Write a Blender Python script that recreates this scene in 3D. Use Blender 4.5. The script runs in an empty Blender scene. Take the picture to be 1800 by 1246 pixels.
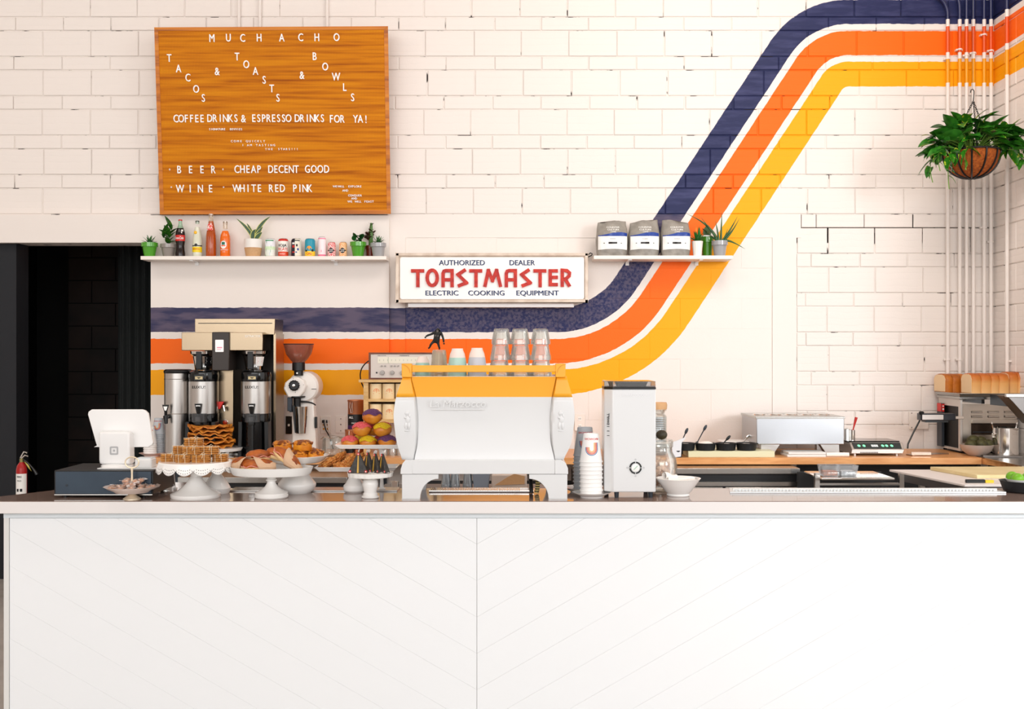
import bpy, bmesh, math, random
from mathutils import Vector, Matrix, noise as mnoise
random.seed(7)
R = random.Random(11)
PI = math.pi
sc = bpy.context.scene
COL = sc.collection
# ---------------------------------------------------------------- camera, light, exposure
F = 1860.0                      # focal length in pixels of the 1800x1246 frame
EYE = 1.55
cam = bpy.data.cameras.new('camera'); cam.sensor_width = 36; cam.lens = 36*F/1800; cam.clip_end = 60
co = bpy.data.objects.new('camera', cam); co.location = (0, 0, EYE); co.rotation_euler = (PI/2, 0, 0)
COL.objects.link(co); sc.camera = co
sc.view_settings.view_transform = 'Standard'; sc.view_settings.look = 'None'
sc.view_settings.gamma = 1; sc.view_settings.use_curve_mapping = False
sc.view_settings.exposure = 0.10
w = bpy.data.worlds.new('world'); sc.world = w; w.use_nodes = True
w.node_tree.nodes['Background'].inputs[0].default_value = (1.0, 0.98, 0.965, 1)
w.node_tree.nodes['Background'].inputs[1].default_value = 1.5
def area(name, loc, target, sx, sy, power, color):
    l = bpy.data.lights.new(name, 'AREA'); l.shape = 'RECTANGLE'; l.size = sx; l.size_y = sy
    l.energy = power; l.color = color
    o = bpy.data.objects.new(name, l); o.location = loc
    o.rotation_euler = (Vector(target)-Vector(loc)).to_track_quat('-Z', 'Y').to_euler(); COL.objects.link(o)
    return o
k_ = area('corner_window_light', (6.4, -2.2, 3.0), (1.9, 7.3, .9), 2.2, 1.8, 20, (0.93, 0.97, 1.0)); k_.data.spread = math.radians(42)
area('shopfront_window_light', (-1.2, -4.4, 3.25), (-0.2, 7, 1.0), 9.5, 2.2, 190, (0.97, 0.985, 1.0))
area('ceiling_lamp_light', (-2.6, 3.6, 4.7), (-2.2, 6.6, 1.6), 5.0, .8, 42, (1.0, 0.92, 0.85))
area('corner_fill_light', (1.6, 4.3, 4.9), (3.0, 7.2, 2.4), 1.6, .8, 52, (1.0, 0.91, 0.84))  # added warm fill that brightens the dark right corner, no actual lamp

# ---------------------------------------------------------------- helpers
def lin(c):
    return tuple((x/255/12.92 if x/255 <= .04045 else ((x/255+.055)/1.055)**2.4) for x in c)
MATS = {}
class E:                                   # tiny expression builder for math nodes
    def __init__(s, nt, sock): s.nt, s.k = nt, sock
    def op(s, o, b=None, c=None):
        n = s.nt.nodes.new('ShaderNodeMath'); n.operation = o
        s.nt.links.new(s.k, n.inputs[0])
        for i, v in ((1, b), (2, c)):
            if v is None: continue
            if isinstance(v, E): s.nt.links.new(v.k, n.inputs[i])
            else: n.inputs[i].default_value = v
        return E(s.nt, n.outputs[0])
    def __add__(s, b): return s.op('ADD', b)
    def __sub__(s, b): return s.op('SUBTRACT', b)
    def __mul__(s, b): return s.op('MULTIPLY', b)
    def lt(s, b): return s.op('LESS_THAN', b)
    def gt(s, b): return s.op('GREATER_THAN', b)
def pick(c, a, b): return b + (a-b)*c      # c ? a : b
def base(key):
    m = bpy.data.materials.new(key); m.use_nodes = True
    nt = m.node_tree; return m, nt, nt.nodes['Principled BSDF']
def setp(p, name, v):
    if name in p.inputs: p.inputs[name].default_value = v
def tcoord(nt, kind='Object', scale=(1, 1, 1)):
    t = nt.nodes.new('ShaderNodeTexCoord'); mp = nt.nodes.new('ShaderNodeMapping'); mp.inputs['Scale'].default_value = scale
    if kind == 'World':
        g = nt.nodes.new('ShaderNodeNewGeometry'); nt.links.new(g.outputs['Position'], mp.inputs[0])
    else: nt.links.new(t.outputs[kind], mp.inputs[0])
    return mp.outputs[0]
def noise_fac(nt, vec, scale, detail=3):
    n = nt.nodes.new('ShaderNodeTexNoise'); n.inputs['Scale'].default_value = scale; n.inputs['Detail'].default_value = detail
    nt.links.new(vec, n.inputs['Vector']); return n.outputs['Fac']
def ramp(nt, fac, els, mode='LINEAR'):
    r = nt.nodes.new('ShaderNodeValToRGB'); cr = r.color_ramp; cr.interpolation = mode
    while len(cr.elements) < len(els): cr.elements.new(1.0)
    for e, (p, c) in zip(cr.elements, els): e.position = p; e.color = (*lin(c), 1)
    nt.links.new(fac, r.inputs[0]); return r.outputs[0]
def add_bump(nt, p, hgt, strength, dist=.002):
    b = nt.nodes.new('ShaderNodeBump'); b.inputs['Strength'].default_value = strength; b.inputs['Distance'].default_value = dist
    nt.links.new(hgt, b.inputs['Height']); nt.links.new(b.outputs[0], p.inputs['Normal'])
def M(key, rgb=(200, 200, 200), rough=.5, metal=0., rgb2=None, ns=30, st=(1, 1, 1), lo=.35, hi=.65, bump=0, bs=60, bd=.002,
      trans=0., ior=1.45, coat=0., emis=0., space='Object', alpha=1., sss=0.):
    if key in MATS: return MATS[key]
    m, nt, p = base(key)
    p.inputs['Base Color'].default_value = (*lin(rgb), 1); p.inputs['Roughness'].default_value = rough
    p.inputs['Metallic'].default_value = metal; setp(p, 'Transmission Weight', trans); setp(p, 'IOR', ior); setp(p, 'Coat Weight', coat)
    setp(p, 'Alpha', alpha)
    if emis: setp(p, 'Emission Color', (*lin(rgb), 1)); setp(p, 'Emission Strength', emis)
    if rgb2 is not None:
        v = tcoord(nt, space, st)
        nt.links.new(ramp(nt, noise_fac(nt, v, ns), [(lo, rgb), (hi, rgb2)]), p.inputs['Base Color'])
    if bump:
        v = tcoord(nt, space, st); add_bump(nt, p, noise_fac(nt, v, bs), bump, bd)
    MATS[key] = m; return m
def bands(key, stops, axis=2, rough=.3, metal=0., mode='CONSTANT', space='Object', trans=0.):   # stops: (coordinate in metres, colour)
    if key in MATS: return MATS[key]
    m, nt, p = base(key)
    v = tcoord(nt, space); s = nt.nodes.new('ShaderNodeSeparateXYZ'); nt.links.new(v, s.inputs[0])
    lo, hi = stops[0][0], stops[-1][0]+1e-4; sp = max(hi-lo, 1e-4)*1.02
    e = (E(nt, s.outputs[axis]) - lo)*(1/sp)
    nt.links.new(ramp(nt, e.k, [((a-lo)/sp, c) for a, c in stops], mode), p.inputs['Base Color'])
    p.inputs['Roughness'].default_value = rough; p.inputs['Metallic'].default_value = metal; setp(p, 'Transmission Weight', trans)
    MATS[key] = m; return m

class MB:
    def __init__(s): s.v = []; s.f = []
    def add(s, vs, fs):
        n = len(s.v); s.v += [tuple(a) for a in vs]; s.f += [tuple(i+n for i in f) for f in fs]; return s
    def box(s, x0, x1, y0, y1, z0, z1):
        return s.add([(x0,y0,z0),(x1,y0,z0),(x1,y1,z0),(x0,y1,z0),(x0,y0,z1),(x1,y0,z1),(x1,y1,z1),(x0,y1,z1)],
                     [(0,3,2,1),(4,5,6,7),(0,1,5,4),(1,2,6,5),(2,3,7,6),(3,0,4,7)])
    def rot_box(s, c, size, rz=0, ry=0, rx=0):
        m = Matrix.Rotation(rz,3,'Z') @ Matrix.Rotation(ry,3,'Y') @ Matrix.Rotation(rx,3,'X'); a,b,d = [q/2 for q in size]
        vs = [Vector(c)+m@Vector(p) for p in ((-a,-b,-d),(a,-b,-d),(a,b,-d),(-a,b,-d),(-a,-b,d),(a,-b,d),(a,b,d),(-a,b,d))]
        return s.add(vs, [(0,3,2,1),(4,5,6,7),(0,1,5,4),(1,2,6,5),(2,3,7,6),(3,0,4,7)])
    def prism(s, poly, a0, a1, ax='y'):
        n = len(poly)
        def P(u, v, a): return {'y': (u, a, v), 'z': (u, v, a), 'x': (a, u, v)}[ax]
        return s.add([P(u,v,a0) for u,v in poly]+[P(u,v,a1) for u,v in poly],
                     [tuple(range(n)), tuple(range(2*n-1, n-1, -1))]+[(i,(i+1)%n,(i+1)%n+n,i+n) for i in range(n)])
    def lathe(s, prof, cx=0, cy=0, n=28, sx=1, sy=1, wob=None, cap=True):
        k = len(prof); vs = []; fs = []
        for (r, z) in prof:
            for i in range(n):
                a = 2*PI*i/n; q = 1 if wob is None else wob(a, z)
                vs.append((cx+r*q*sx*math.cos(a), cy+r*q*sy*math.sin(a), z))
        for j in range(k-1):
            for i in range(n): fs.append((j*n+i, j*n+(i+1)%n, (j+1)*n+(i+1)%n, (j+1)*n+i))
        if cap:
            if prof[0][0] > 1e-6: fs.append(tuple(range(n)))
            if prof[-1][0] > 1e-6: fs.append(tuple((k-1)*n+i for i in range(n)))
        return s.add(vs, fs)
    def tube(s, pts, r, n=8, closed=False, cap=True):
        pts = [Vector(p) for p in pts]; k = len(pts); rr = r if isinstance(r, (list, tuple)) else [r]*k
        vs = []; up = None
        for i, p in enumerate(pts):
            d = (pts[(i+1)%k]-pts[i-1]) if closed else (pts[min(i+1,k-1)]-pts[max(i-1,0)])
            d = d.normalized() if d.length > 1e-9 else Vector((0,0,1))
            if up is None: up = d.orthogonal().normalized()
            up = (up - d*up.dot(d)); up = up.normalized() if up.length > 1e-6 else d.orthogonal().normalized()
            sd = d.cross(up)
            for j in range(n):
                a = 2*PI*j/n; vs.append(p+(up*math.cos(a)+sd*math.sin(a))*rr[i])
        fs = []
        for i in range(k if closed else k-1):
            for j in range(n):
                a = i*n; b = ((i+1)%k)*n; fs.append((a+j, a+(j+1)%n, b+(j+1)%n, b+j))
        if cap and not closed: fs += [tuple(range(n)), tuple((k-1)*n+j for j in range(n))]
        return s.add(vs, fs)
    def ball(s, c, r, nu=14, nv=9, nz=0, nf=1., seed=0):
        rx, ry, rz = r if isinstance(r, (tuple, list)) else (r, r, r); vs = []; fs = []
        for j in range(nv+1):
            t = PI*j/nv
            for i in range(nu):
                a = 2*PI*i/nu; d = Vector((math.sin(t)*math.cos(a), math.sin(t)*math.sin(a), -math.cos(t)))
                q = 1+nz*mnoise.noise(d*nf+Vector((seed*3.1, seed, 0)))
                vs.append((c[0]+d.x*rx*q, c[1]+d.y*ry*q, c[2]+d.z*rz*q))
        for j in range(nv):
            for i in range(nu): fs.append((j*nu+i, j*nu+(i+1)%nu, (j+1)*nu+(i+1)%nu, (j+1)*nu+i))
        return s.add(vs, fs)
    def sheet(s, fn, nu, nv, th=None):         # fn(u,v)->xyz for u,v in 0..1; optional thickness vector
        g = [Vector(fn(i/nu, j/nv)) for j in range(nv+1) for i in range(nu+1)]
        q = [(j*(nu+1)+i, j*(nu+1)+i+1, (j+1)*(nu+1)+i+1, (j+1)*(nu+1)+i) for j in range(nv) for i in range(nu)]
        if th is None: return s.add(g, q)
        n = len(g); t = Vector(th); g2 = g+[p+t for p in g]; fs = q+[tuple(k+n for k in reversed(f)) for f in q]
        ring = [i for i in range(nu)]+[j*(nu+1)+nu for j in range(nv)]+[nv*(nu+1)+nu-i for i in range(nu)]+[(nv-j)*(nu+1) for j in range(nv)]
        for a, b in zip(ring, ring[1:]+ring[:1]): fs.append((b, a, a+n, b+n))
        return s.add(g2, fs)
    def text(s, body, cx, y, cz, h, ws=1., ex=.2, cyl=None, bold=0., shear=0., sp=1.):
        vs, fs = glyphs(body, 0, shear, sp)
        xs = [v[0] for v in vs]; zs = [v[1] for v in vs]
        if not xs: return s
        mx = (min(xs)+max(xs))/2; k = h/.73; out = []; nv = len(vs); bz_ = bold*1.1
        if bold: vs = [(a+dx, b+dz, c, dd) for dx, dz, dd in ((0, 0, .06), (-bz_, bz_*.5, .03), (bz_, -bz_*.5, 0)) for a, b, c in vs]; fs = [tuple(i+q*nv for i in f) for q in range(3) for f in fs]
        else: vs = [(a, b, c, 0) for a, b, c in vs]
        for (a, b, c, dd) in vs:
            x = (a-mx)*k*ws; z = b*k - h/2; d = (ex if c > 0 else 0)+dd*ex*2
            if cyl: an = x/cyl; out.append((cx+(cyl+d)*math.sin(an), y-(cyl+d)*math.cos(an), cz+z))
            else: out.append((cx+x, y-d, cz+z))
        return s.add(out, fs)
    def ring(s, cx, cz, r0, r1, y0, y1, a0=0, a1=2*PI, n=24):   # flat annulus sector facing -y
        full = abs(a1-a0) > 6.28; vs = []; k = n if full else n+1
        for i in range(k):
            a = a0+(a1-a0)*i/n; c, q = math.cos(a), math.sin(a)
            vs += [(cx+r0*c, y0, cz+r0*q), (cx+r1*c, y0, cz+r1*q), (cx+r1*c, y1, cz+r1*q), (cx+r0*c, y1, cz+r0*q)]
        fs = []
        for i in range(n):
            a = i*4; b = ((i+1)%k)*4
            for j in range(4): fs.append((a+j, a+(j+1)%4, b+(j+1)%4, b+j))
        if not full: fs += [(0,1,2,3), tuple((k-1)*4+j for j in (3,2,1,0))]
        return s.add(vs, fs)
GLY = {}
def glyphs(body, bold=0., shear=0., sp=1.):
    k = (body, bold, shear, sp)
    if k in GLY: return GLY[k]
    c = bpy.data.curves.new('t', 'FONT'); c.body = body; c.size = 1.; c.extrude = .01; c.resolution_u = 3; c.offset = bold; c.shear = shear; c.space_character = sp
    o = bpy.data.objects.new('t', c); me = bpy.data.meshes.new_from_object(o)
    vs = [tuple(v.co) for v in me.vertices]; fs = [tuple(p.vertices) for p in me.polygons]
    bpy.data.objects.remove(o); bpy.data.curves.remove(c); bpy.data.meshes.remove(me)
    GLY[k] = (vs, fs); return GLY[k]
SCL = {}
def mesh_of(name, mb, s=1., off=(0,0,0), smooth=35, recalc=True):
    me = bpy.data.meshes.new(name)
    me.from_pydata([((x-off[0])*s, (y-off[1])*s, (z-off[2])*s) for x, y, z in mb.v], [], mb.f)
    if recalc:
        bm = bmesh.new(); bm.from_mesh(me); bmesh.ops.remove_doubles(bm, verts=bm.verts, dist=1e-6*max(1,1)); bmesh.ops.recalc_face_normals(bm, faces=bm.faces); bm.to_mesh(me); bm.free()
    if smooth:
        for p in me.polygons: p.use_smooth = True
        me.set_sharp_from_angle(angle=math.radians(smooth))
    return me
def tag(o, label=None, cat=None, group=None, kind=None):
    for k, v in (('label', label), ('category', cat), ('group', group), ('kind', kind)):
        if v: o[k] = v
    return o
def loc_of(px, D, z): return Vector(((px-900)*D/F, D, z))
def zpx(py, D): return EYE-(py-623)*D/F
def thing(name, label, cat, px, D, z, group=None, rz=0, s=None, kind=None):
    o = bpy.data.objects.new(name, None); COL.objects.link(o); o.empty_display_size = .05
    o.location = loc_of(px, D, z); o.rotation_euler = (0, 0, rz); tag(o, label, cat, group, kind); SCL[o.name] = D/F if s is None else s
    return o
def part(parent, name, mb, mat, label=None, smooth=35, bevel=0, kind=None, sub=0, at=None, rot=None, solid=0):
    s = SCL.get(parent.name, 1.)
    o = bpy.data.objects.new(name, mesh_of(name, mb, s, smooth=smooth)); COL.objects.link(o); o.parent = parent
    o.data.materials.append(mat); SCL[o.name] = s
    if at: o.location = tuple(q*s for q in at)
    if rot: o.rotation_euler = rot
    if solid: md = o.modifiers.new('s', 'SOLIDIFY'); md.thickness = solid*s; md.offset = 0
    if bevel: md = o.modifiers.new('b', 'BEVEL'); md.width = bevel*s; md.segments = 2; md.limit_method = 'ANGLE'; md.angle_limit = math.radians(40)
    if sub: md = o.modifiers.new('u', 'SUBSURF'); md.levels = sub; md.render_levels = sub
    if label: o['label'] = label
    if kind: o['kind'] = kind
    return o
def solo(name, mb, mat, label, cat, px, D, z, group=None, rz=0, bevel=0, kind=None, smooth=35, s=None, sub=0):
    s = D/F if s is None else s
    o = bpy.data.objects.new(name, mesh_of(name, mb, s, smooth=smooth)); COL.objects.link(o); o.data.materials.append(mat)
    o.location = loc_of(px, D, z); o.rotation_euler = (0, 0, rz); tag(o, label, cat, group, kind); SCL[o.name] = s
    if bevel: md = o.modifiers.new('b', 'BEVEL'); md.width = bevel*s; md.segments = 2; md.limit_method = 'ANGLE'; md.angle_limit = math.radians(40)
    if sub: md = o.modifiers.new('u', 'SUBSURF'); md.levels = sub; md.render_levels = sub
    return o
def dup(root, px, D, z, label, rz=0, group=None, scale=None):
    def cp(o, par):
        c = o.copy(); COL.objects.link(c); c.parent = par; SCL[c.name] = SCL.get(o.name, 1.)
        for ch in list(o.children): cp(ch, c)
        return c
    r = cp(root, None); r.location = loc_of(px, D, z); r.rotation_euler = (0, 0, rz); r['label'] = label
    if group: r['group'] = group
    if scale: r.scale = (scale,)*3 if not isinstance(scale, tuple) else scale
    return r
def struct(name, mb, mat, parent=None, smooth=35, bevel=0, cat=None):
    o = bpy.data.objects.new(name, mesh_of(name, mb, smooth=smooth)); COL.objects.link(o); o.data.materials.append(mat)
    if parent: o.parent = parent
    else: o['kind'] = 'structure'
    if bevel: md = o.modifiers.new('b', 'BEVEL'); md.width = bevel; md.segments = 2; md.limit_method = 'ANGLE'
    return o
def bez(p0, p1, p2, n=8):
    p0, p1, p2 = Vector(p0), Vector(p1), Vector(p2)
    return [p0*(1-t)**2+p1*2*t*(1-t)+p2*t*t for t in [i/n for i in range(n+1)]]
def arc(cx, cy, r, a0, a1, n=12):
    return [(cx+r*math.cos(math.radians(a0+(a1-a0)*i/n)), cy+r*math.sin(math.radians(a0+(a1-a0)*i/n))) for i in range(n+1)]
def rrect(x0, x1, y0, y1, r, n=5):
    return arc(x1-r, y0+r, r, -90, 0, n)+arc(x1-r, y1-r, r, 0, 90, n)+arc(x0+r, y1-r, r, 90, 180, n)+arc(x0+r, y0+r, r, 180, 270, n)

# ---------------------------------------------------------------- shared materials
white = M('white_gloss', (242, 241, 240), .25, coat=.2)
matte_white = M('white_matte', (230, 229, 226), .55)
steel = M('brushed_steel', (196, 192, 188), .28, 1., bump=.05, bs=40, st=(60, 60, 1))
steel_h = M('brushed_steel_horizontal', (180, 178, 174), .25, 1., bump=.05, bs=30, st=(1, 1, 60))
chrome = M('chrome', (225, 222, 218), .08, 1.)
black = M('black_plastic', (14, 15, 17), .35)
black_gloss = M('black_gloss', (8, 9, 11), .12)
dark_steel = M('dark_grey_metal', (52, 58, 66), .4, .3)
def glass_mat(key, rgb=(235, 245, 242), rough=.02, ior=1.45):
    return M(key, rgb, rough, 0, trans=1., ior=ior)
def thin_glass(key, tint=(252, 253, 252), body=.04, gl=.28):      # thin-walled clear glass: see-through with bright edges
    if key in MATS: return MATS[key]
    m = bpy.data.materials.new(key); m.use_nodes = True; nt = m.node_tree; nt.nodes.clear(); L_ = nt.links.new
    out = nt.nodes.new('ShaderNodeOutputMaterial'); tr = nt.nodes.new('ShaderNodeBsdfTransparent'); gs = nt.nodes.new('ShaderNodeBsdfGlossy'); df = nt.nodes.new('ShaderNodeBsdfDiffuse')
    tr.inputs[0].default_value = (*lin(tint), 1); gs.inputs['Roughness'].default_value = .06; gs.inputs[0].default_value = (.95, .97, .96, 1); df.inputs[0].default_value = (*lin(tint), 1)
    lw = nt.nodes.new('ShaderNodeLayerWeight'); lw.inputs[0].default_value = .35; a = nt.nodes.new('ShaderNodeMixShader'); b = nt.nodes.new('ShaderNodeMixShader'); a.inputs[0].default_value = body
    L_(tr.outputs[0], a.inputs[1]); L_(df.outputs[0], a.inputs[2]); f = E(nt, lw.outputs['Fresnel'])*gl*2+.05; L_(f.op('MINIMUM', .8).k, b.inputs[0]); L_(a.outputs[0], b.inputs[1]); L_(gs.outputs[0], b.inputs[2]); L_(b.outputs[0], out.inputs[0])
    MATS[key] = m; return m
glass = thin_glass('clear_glass')
paper = M('kraft_paper', (214, 170, 124), .8, bump=.4, bs=60, bd=.004)
china = M('glazed_china', (248, 246, 243), .18, coat=.3)
# ---------------------------------------------------------------- the room
DW = 7.30                                   # distance of the back wall
K = F/DW                                    # pixels per metre on it
def WX(px): return (px-900)/K
def WZ(py): return EYE-(py-623)/K
NAVY, ORG, YEL, CRM = (30, 36, 80), (253, 108, 8), (254, 172, 2), (239, 231, 225)
def mural(key, navy, navy2, pit=0, groove=0, sp=(.4, .6), holes=False):
    m, nt, p = base(key)
    g = nt.nodes.new('ShaderNodeNewGeometry'); s = nt.nodes.new('ShaderNodeSeparateXYZ'); nt.links.new(g.outputs['Position'], s.inputs[0])
    wob = E(nt, noise_fac(nt, tcoord(nt, 'World'), 22))
    X = E(nt, s.outputs[0])*K + 900; Y = E(nt, s.outputs[2])*(-K) + (623+EYE*K) + (wob-.5)*3.0
    nx, ny, tx, ty, c0 = .8355, .5495, .5495, -.8355, 1170.8
    diag = X*nx + Y*ny - c0
    def along(cx, cy): return (X-cx)*tx + (Y-cy)*ty
    def dist(cx, cy): return ((X-cx)*(X-cx) + (Y-cy)*(Y-cy)).op('SQRT')
    r1 = 125.; c1y = 541-r1; c1x = (c0-r1-ny*c1y)/nx
    low = pick(X.lt(c1x), Y-541, pick(along(c1x, c1y).gt(0), diag, dist(c1x, c1y)-r1))
    R2 = 165.; c2x = (c0+R2-ny*R2)/nx
    up = pick(X.gt(c2x), Y, pick(along(c2x, R2).lt(0), diag, dist(c2x, R2)*(-1)+R2))
    d = pick(along(1255, 290).gt(0), up, low); d = pick(X.lt(240), X*0-5, d)
    col = ramp(nt, ((d+10)*(1/180)).k, [(0, CRM), (10/180, navy), (52.5/180, CRM), (64/180, ORG), (107/180, CRM), (118.5/180, YEL), (162/180, CRM)], 'CONSTANT')
    if navy2:
        v = tcoord(nt, 'World', (1, 1, 5) if not pit else (1, 1, 1)); f = noise_fac(nt, v, 5 if not pit else 60, 5)
        mk = ramp(nt, f, [(sp[0], (0, 0, 0)), (sp[1], (255, 255, 255))])
        isn = d.gt(0)*d.lt(42.5); ml = E(nt, mk)*isn
        mx = nt.nodes.new('ShaderNodeMix'); mx.data_type = 'RGBA'; nt.links.new(ml.k, mx.inputs[0]); nt.links.new(col, mx.inputs[6]); mx.inputs[7].default_value = (*lin(navy2), 1); col = mx.outputs[2]
    if holes:
        mx = nt.nodes.new('ShaderNodeMix'); mx.data_type = 'RGBA'; mx.inputs[7].default_value = (*lin((34, 24, 20)), 1)
        hf = ramp(nt, noise_fac(nt, tcoord(nt, 'World', (1, 1, 1)), 9, 4), [(.60, (0, 0, 0)), (.66, (255, 255, 255))])
        nt.links.new(hf, mx.inputs[0]); nt.links.new(col, mx.inputs[6]); col = mx.outputs[2]
    nt.links.new(col, p.inputs['Base Color']); p.inputs['Roughness'].default_value = .5; setp(p, 'Specular IOR Level', .25)
    v = tcoord(nt, 'World')
    if groove:
        wv = nt.nodes.new('ShaderNodeTexWave'); wv.bands_direction = 'Z'; wv.inputs['Scale'].default_value = 7.; wv.inputs['Distortion'].default_value = 2.5; wv.inputs['Detail'].default_value = 2
        nt.links.new(v, wv.inputs['Vector']); h = (E(nt, wv.outputs[1]).op('POWER', .12)*groove + E(nt, noise_fac(nt, v, 90))*.25).k
        add_bump(nt, p, h, .5, .004)
    elif pit:
        h = E(nt, noise_fac(nt, v, 150, 2)).op('POWER', .6).k; add_bump(nt, p, h, .35*pit, .004)
    else: add_bump(nt, p, noise_fac(nt, v, 25), .15, .004)
    return m
mural_tile = mural('painted_clay_tile', (34, 40, 82), (58, 62, 104), 0, .5, (.45, .7))
mural_block = mural('painted_concrete_block', (34, 40, 86), (84, 78, 104), 1)
mural_plaster = mural('painted_plaster', (50, 50, 84), (92, 82, 104), 0)
# joints: the same paint, broken by unfilled holes
mortar = mural('painted_mortar', (34, 40, 82), None, 0, 0, holes=True)
wallpaint = M('wall_paint', CRM, .6, bump=.15, bs=25)
def pbox(px0, px1, py0, py1, y0, y1): return MB().box(WX(px0), WX(px1), y0, y1, WZ(py1), WZ(py0))
XR = 3.328
FLZ, CEIL = 0., 5.4
# back wall backing with the opening on its left
b = MB()
b.box(WX(265), XR+.3, DW, DW+.2, FLZ, WZ(377)); b.box(-4.2, XR+.3, DW, DW+.2, WZ(427), CEIL)
b.box(-4.2, WX(-60), DW, DW+.2, FLZ, WZ(427))
wall_back = struct('wall_back', b, mortar)
BR = {}
def brick_mesh(h, kind, ln):
    k = (h, kind)
    if k in BR: return BR[k]
    m = MB(); c = .004 if kind == 'brick' else .0011; d = .008; L2, H2 = ln/2, h/2
    m.add([(-L2,0,-H2),(L2,0,-H2),(L2,0,H2),(-L2,0,H2), (-L2,-d+c,-H2),(L2,-d+c,-H2),(L2,-d+c,H2),(-L2,-d+c,H2),
           (-L2+c,-d,-H2+c),(L2-c,-d,-H2+c),(L2-c,-d,H2-c),(-L2+c,-d,H2-c)],
          [(0,1,5,4),(1,2,6,5),(2,3,7,6),(3,0,4,7),(4,5,9,8),(5,6,10,9),(6,7,11,10),(7,4,8,11),(8,9,10,11)])
    me = mesh_of(kind, m, 1, smooth=0, recalc=False); me.materials.append(mural_tile if kind == 'brick' else mural_block); BR[k] = (me, ln); return BR[k]
def lay(name, par, x0, x1, z0, z1, y, h, ln, right=False):
    me, L = brick_mesh(round(h, 4), name, ln)
    o = bpy.data.objects.new(name, me); COL.objects.link(o); o.parent = par
    j = R.uniform(-.0015, .0015)
    if right: o.location = (y+j, (x0+x1)/2, (z0+z1)/2); o.rotation_euler = (0, 0, -PI/2)
    else: o.location = ((x0+x1)/2, y+j, (z0+z1)/2)
    o.scale = ((x1-x0)/L, 1, 1)
# rows of clay tile: tall and short courses
rows = []; z = WZ(376.5); tall = True
while z < WZ(-12): h = (45.3 if tall else 23.9)/K; rows.append((z, z+h, tall)); z += h; tall = not tall
low = []; z = WZ(376.5); tall = False
while z > WZ(800): h = (45.3 if tall else 23.9)/K; low.append((z-h, z, tall)); z -= h; tall = not tall
G = 2.0/K
def run(z0, z1, tall, px0, px1, phase):
    x = px0 - (phase % 84)
    while x < px1:
        ln = 84+R.uniform(-2, 2); a, e = max(x, px0), min(x+ln, px1)
        if e-a > 6:
            gg = R.choice([1.0, 1.0, 1.0, 1.6, 2.6])/K
            lay('brick', wall_back, WX(a)+gg/2, WX(e)-gg/2, z0+G/3, z1-G/3, DW, z1-z0-G*.66, 82/K)
        x += ln
for i, (z0, z1, t) in enumerate(rows): run(z0, z1, t, -8, 1748, 0 if t else 48+R.uniform(-4, 4))
for i, (z0, z1, t) in enumerate(low): run(z0, z1, t, 1408 if i < 1 else 1400, 1748, 30 if t else 62+R.uniform(-8, 8))
# smooth plaster band, the block field and the flat pilaster on its right
struct('plaster_band', pbox(682, 1407, 377, 418, DW-.012, DW), mural_plaster, wall_back)
struct('pilaster', pbox(1357, 1399, 418, 820, DW-.016, DW), wallpaint, wall_back)
z = WZ(418); i = 0
while z > WZ(830):
    h = 53.3/K; x = 712 - (0 if i % 2 else 54)
    while x < 1357:
        a, e = max(x, 712), min(x+107.5, 1357)
        if e-a > 8: lay('block', wall_back, WX(a), WX(e), z-h, z, DW, h, 107.4/K)
        x += 107.5
    z -= h; i += 1
struct('wall_back_lower', pbox(700, 1748, 800, 1018, DW-.005, DW), M('lower_wall_shade', (66, 68, 70), .6), wall_back)  # shade under the worktop, put into the wall colour as dark grey
# plastered projecting wall on the left, and the lintel over the dark opening
DP = 7.24
trim1 = struct('wall_panel', MB().box(WX(265)*DP/DW, WX(684)*DP/DW, DP, DW, FLZ, WZ(380)), mural_plaster)
struct('plaster_lintel', MB().box(-4.2, WX(265)*DP/DW, DP, DW, WZ(428), WZ(380)), wallpaint, trim1)
struct('side_strip', MB().box(WX(684)*DP/DW, WX(713), DW-.02, DW, FLZ, WZ(418)), mural_plaster, trim1)
# right wall, with stripes running on
mr, nt, p = base('painted_right_wall')
g = nt.nodes.new('ShaderNodeNewGeometry'); s = nt.nodes.new('ShaderNodeSeparateXYZ'); nt.links.new(g.outputs['Position'], s.inputs[0])
Y = E(nt, s.outputs[2])*(-K) + (623+EYE*K)
nt.links.new(ramp(nt, ((Y+200)*(1/400)).k, [(0, NAVY), (235/400, CRM), (246/400, ORG), (291/400, CRM), (303/400, YEL), (347/400, CRM)], 'CONSTANT'), p.inputs['Base Color'])
p.inputs['Roughness'].default_value = .5; v = tcoord(nt, 'World', (1, 1, 1))
wv = nt.nodes.new('ShaderNodeTexWave'); wv.bands_direction = 'Z'; wv.inputs['Scale'].default_value = 7.; wv.inputs['Distortion'].default_value = 2.5
nt.links.new(v, wv.inputs['Vector']); add_bump(nt, p, E(nt, wv.outputs[1]).op('POWER', .12).k, .4, .004)
wall_right = struct('wall_right', MB().box(XR, XR+.2, 5.6, DW+.2, FLZ, CEIL), mortar)
mrk = {}
for (z0, z1, t) in rows+low:
    y = DW-(0 if t else .16)
    if not t: y = DW
    first = .33 if t else .17
    while y > 5.6:
        a = max(y-first, 5.6); first = .33
        if y-a > .05:
            h = round(z1-z0-G*.66, 4)
            if h not in mrk:
                me, L = brick_mesh(h, 'brick', 82/K); m2 = me.copy(); m2.materials.clear(); m2.materials.append(mr); mrk[h] = m2
            o = bpy.data.objects.new('brick', mrk[h]); COL.objects.link(o); o.parent = wall_right
            o.location = (XR+R.uniform(-.0015, .0015), (y+a)/2, (z0+z1)/2); o.rotation_euler = (0, 0, -PI/2); o.scale = ((y-a-.006)/(82/K), 1, 1)
        y = a
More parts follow.
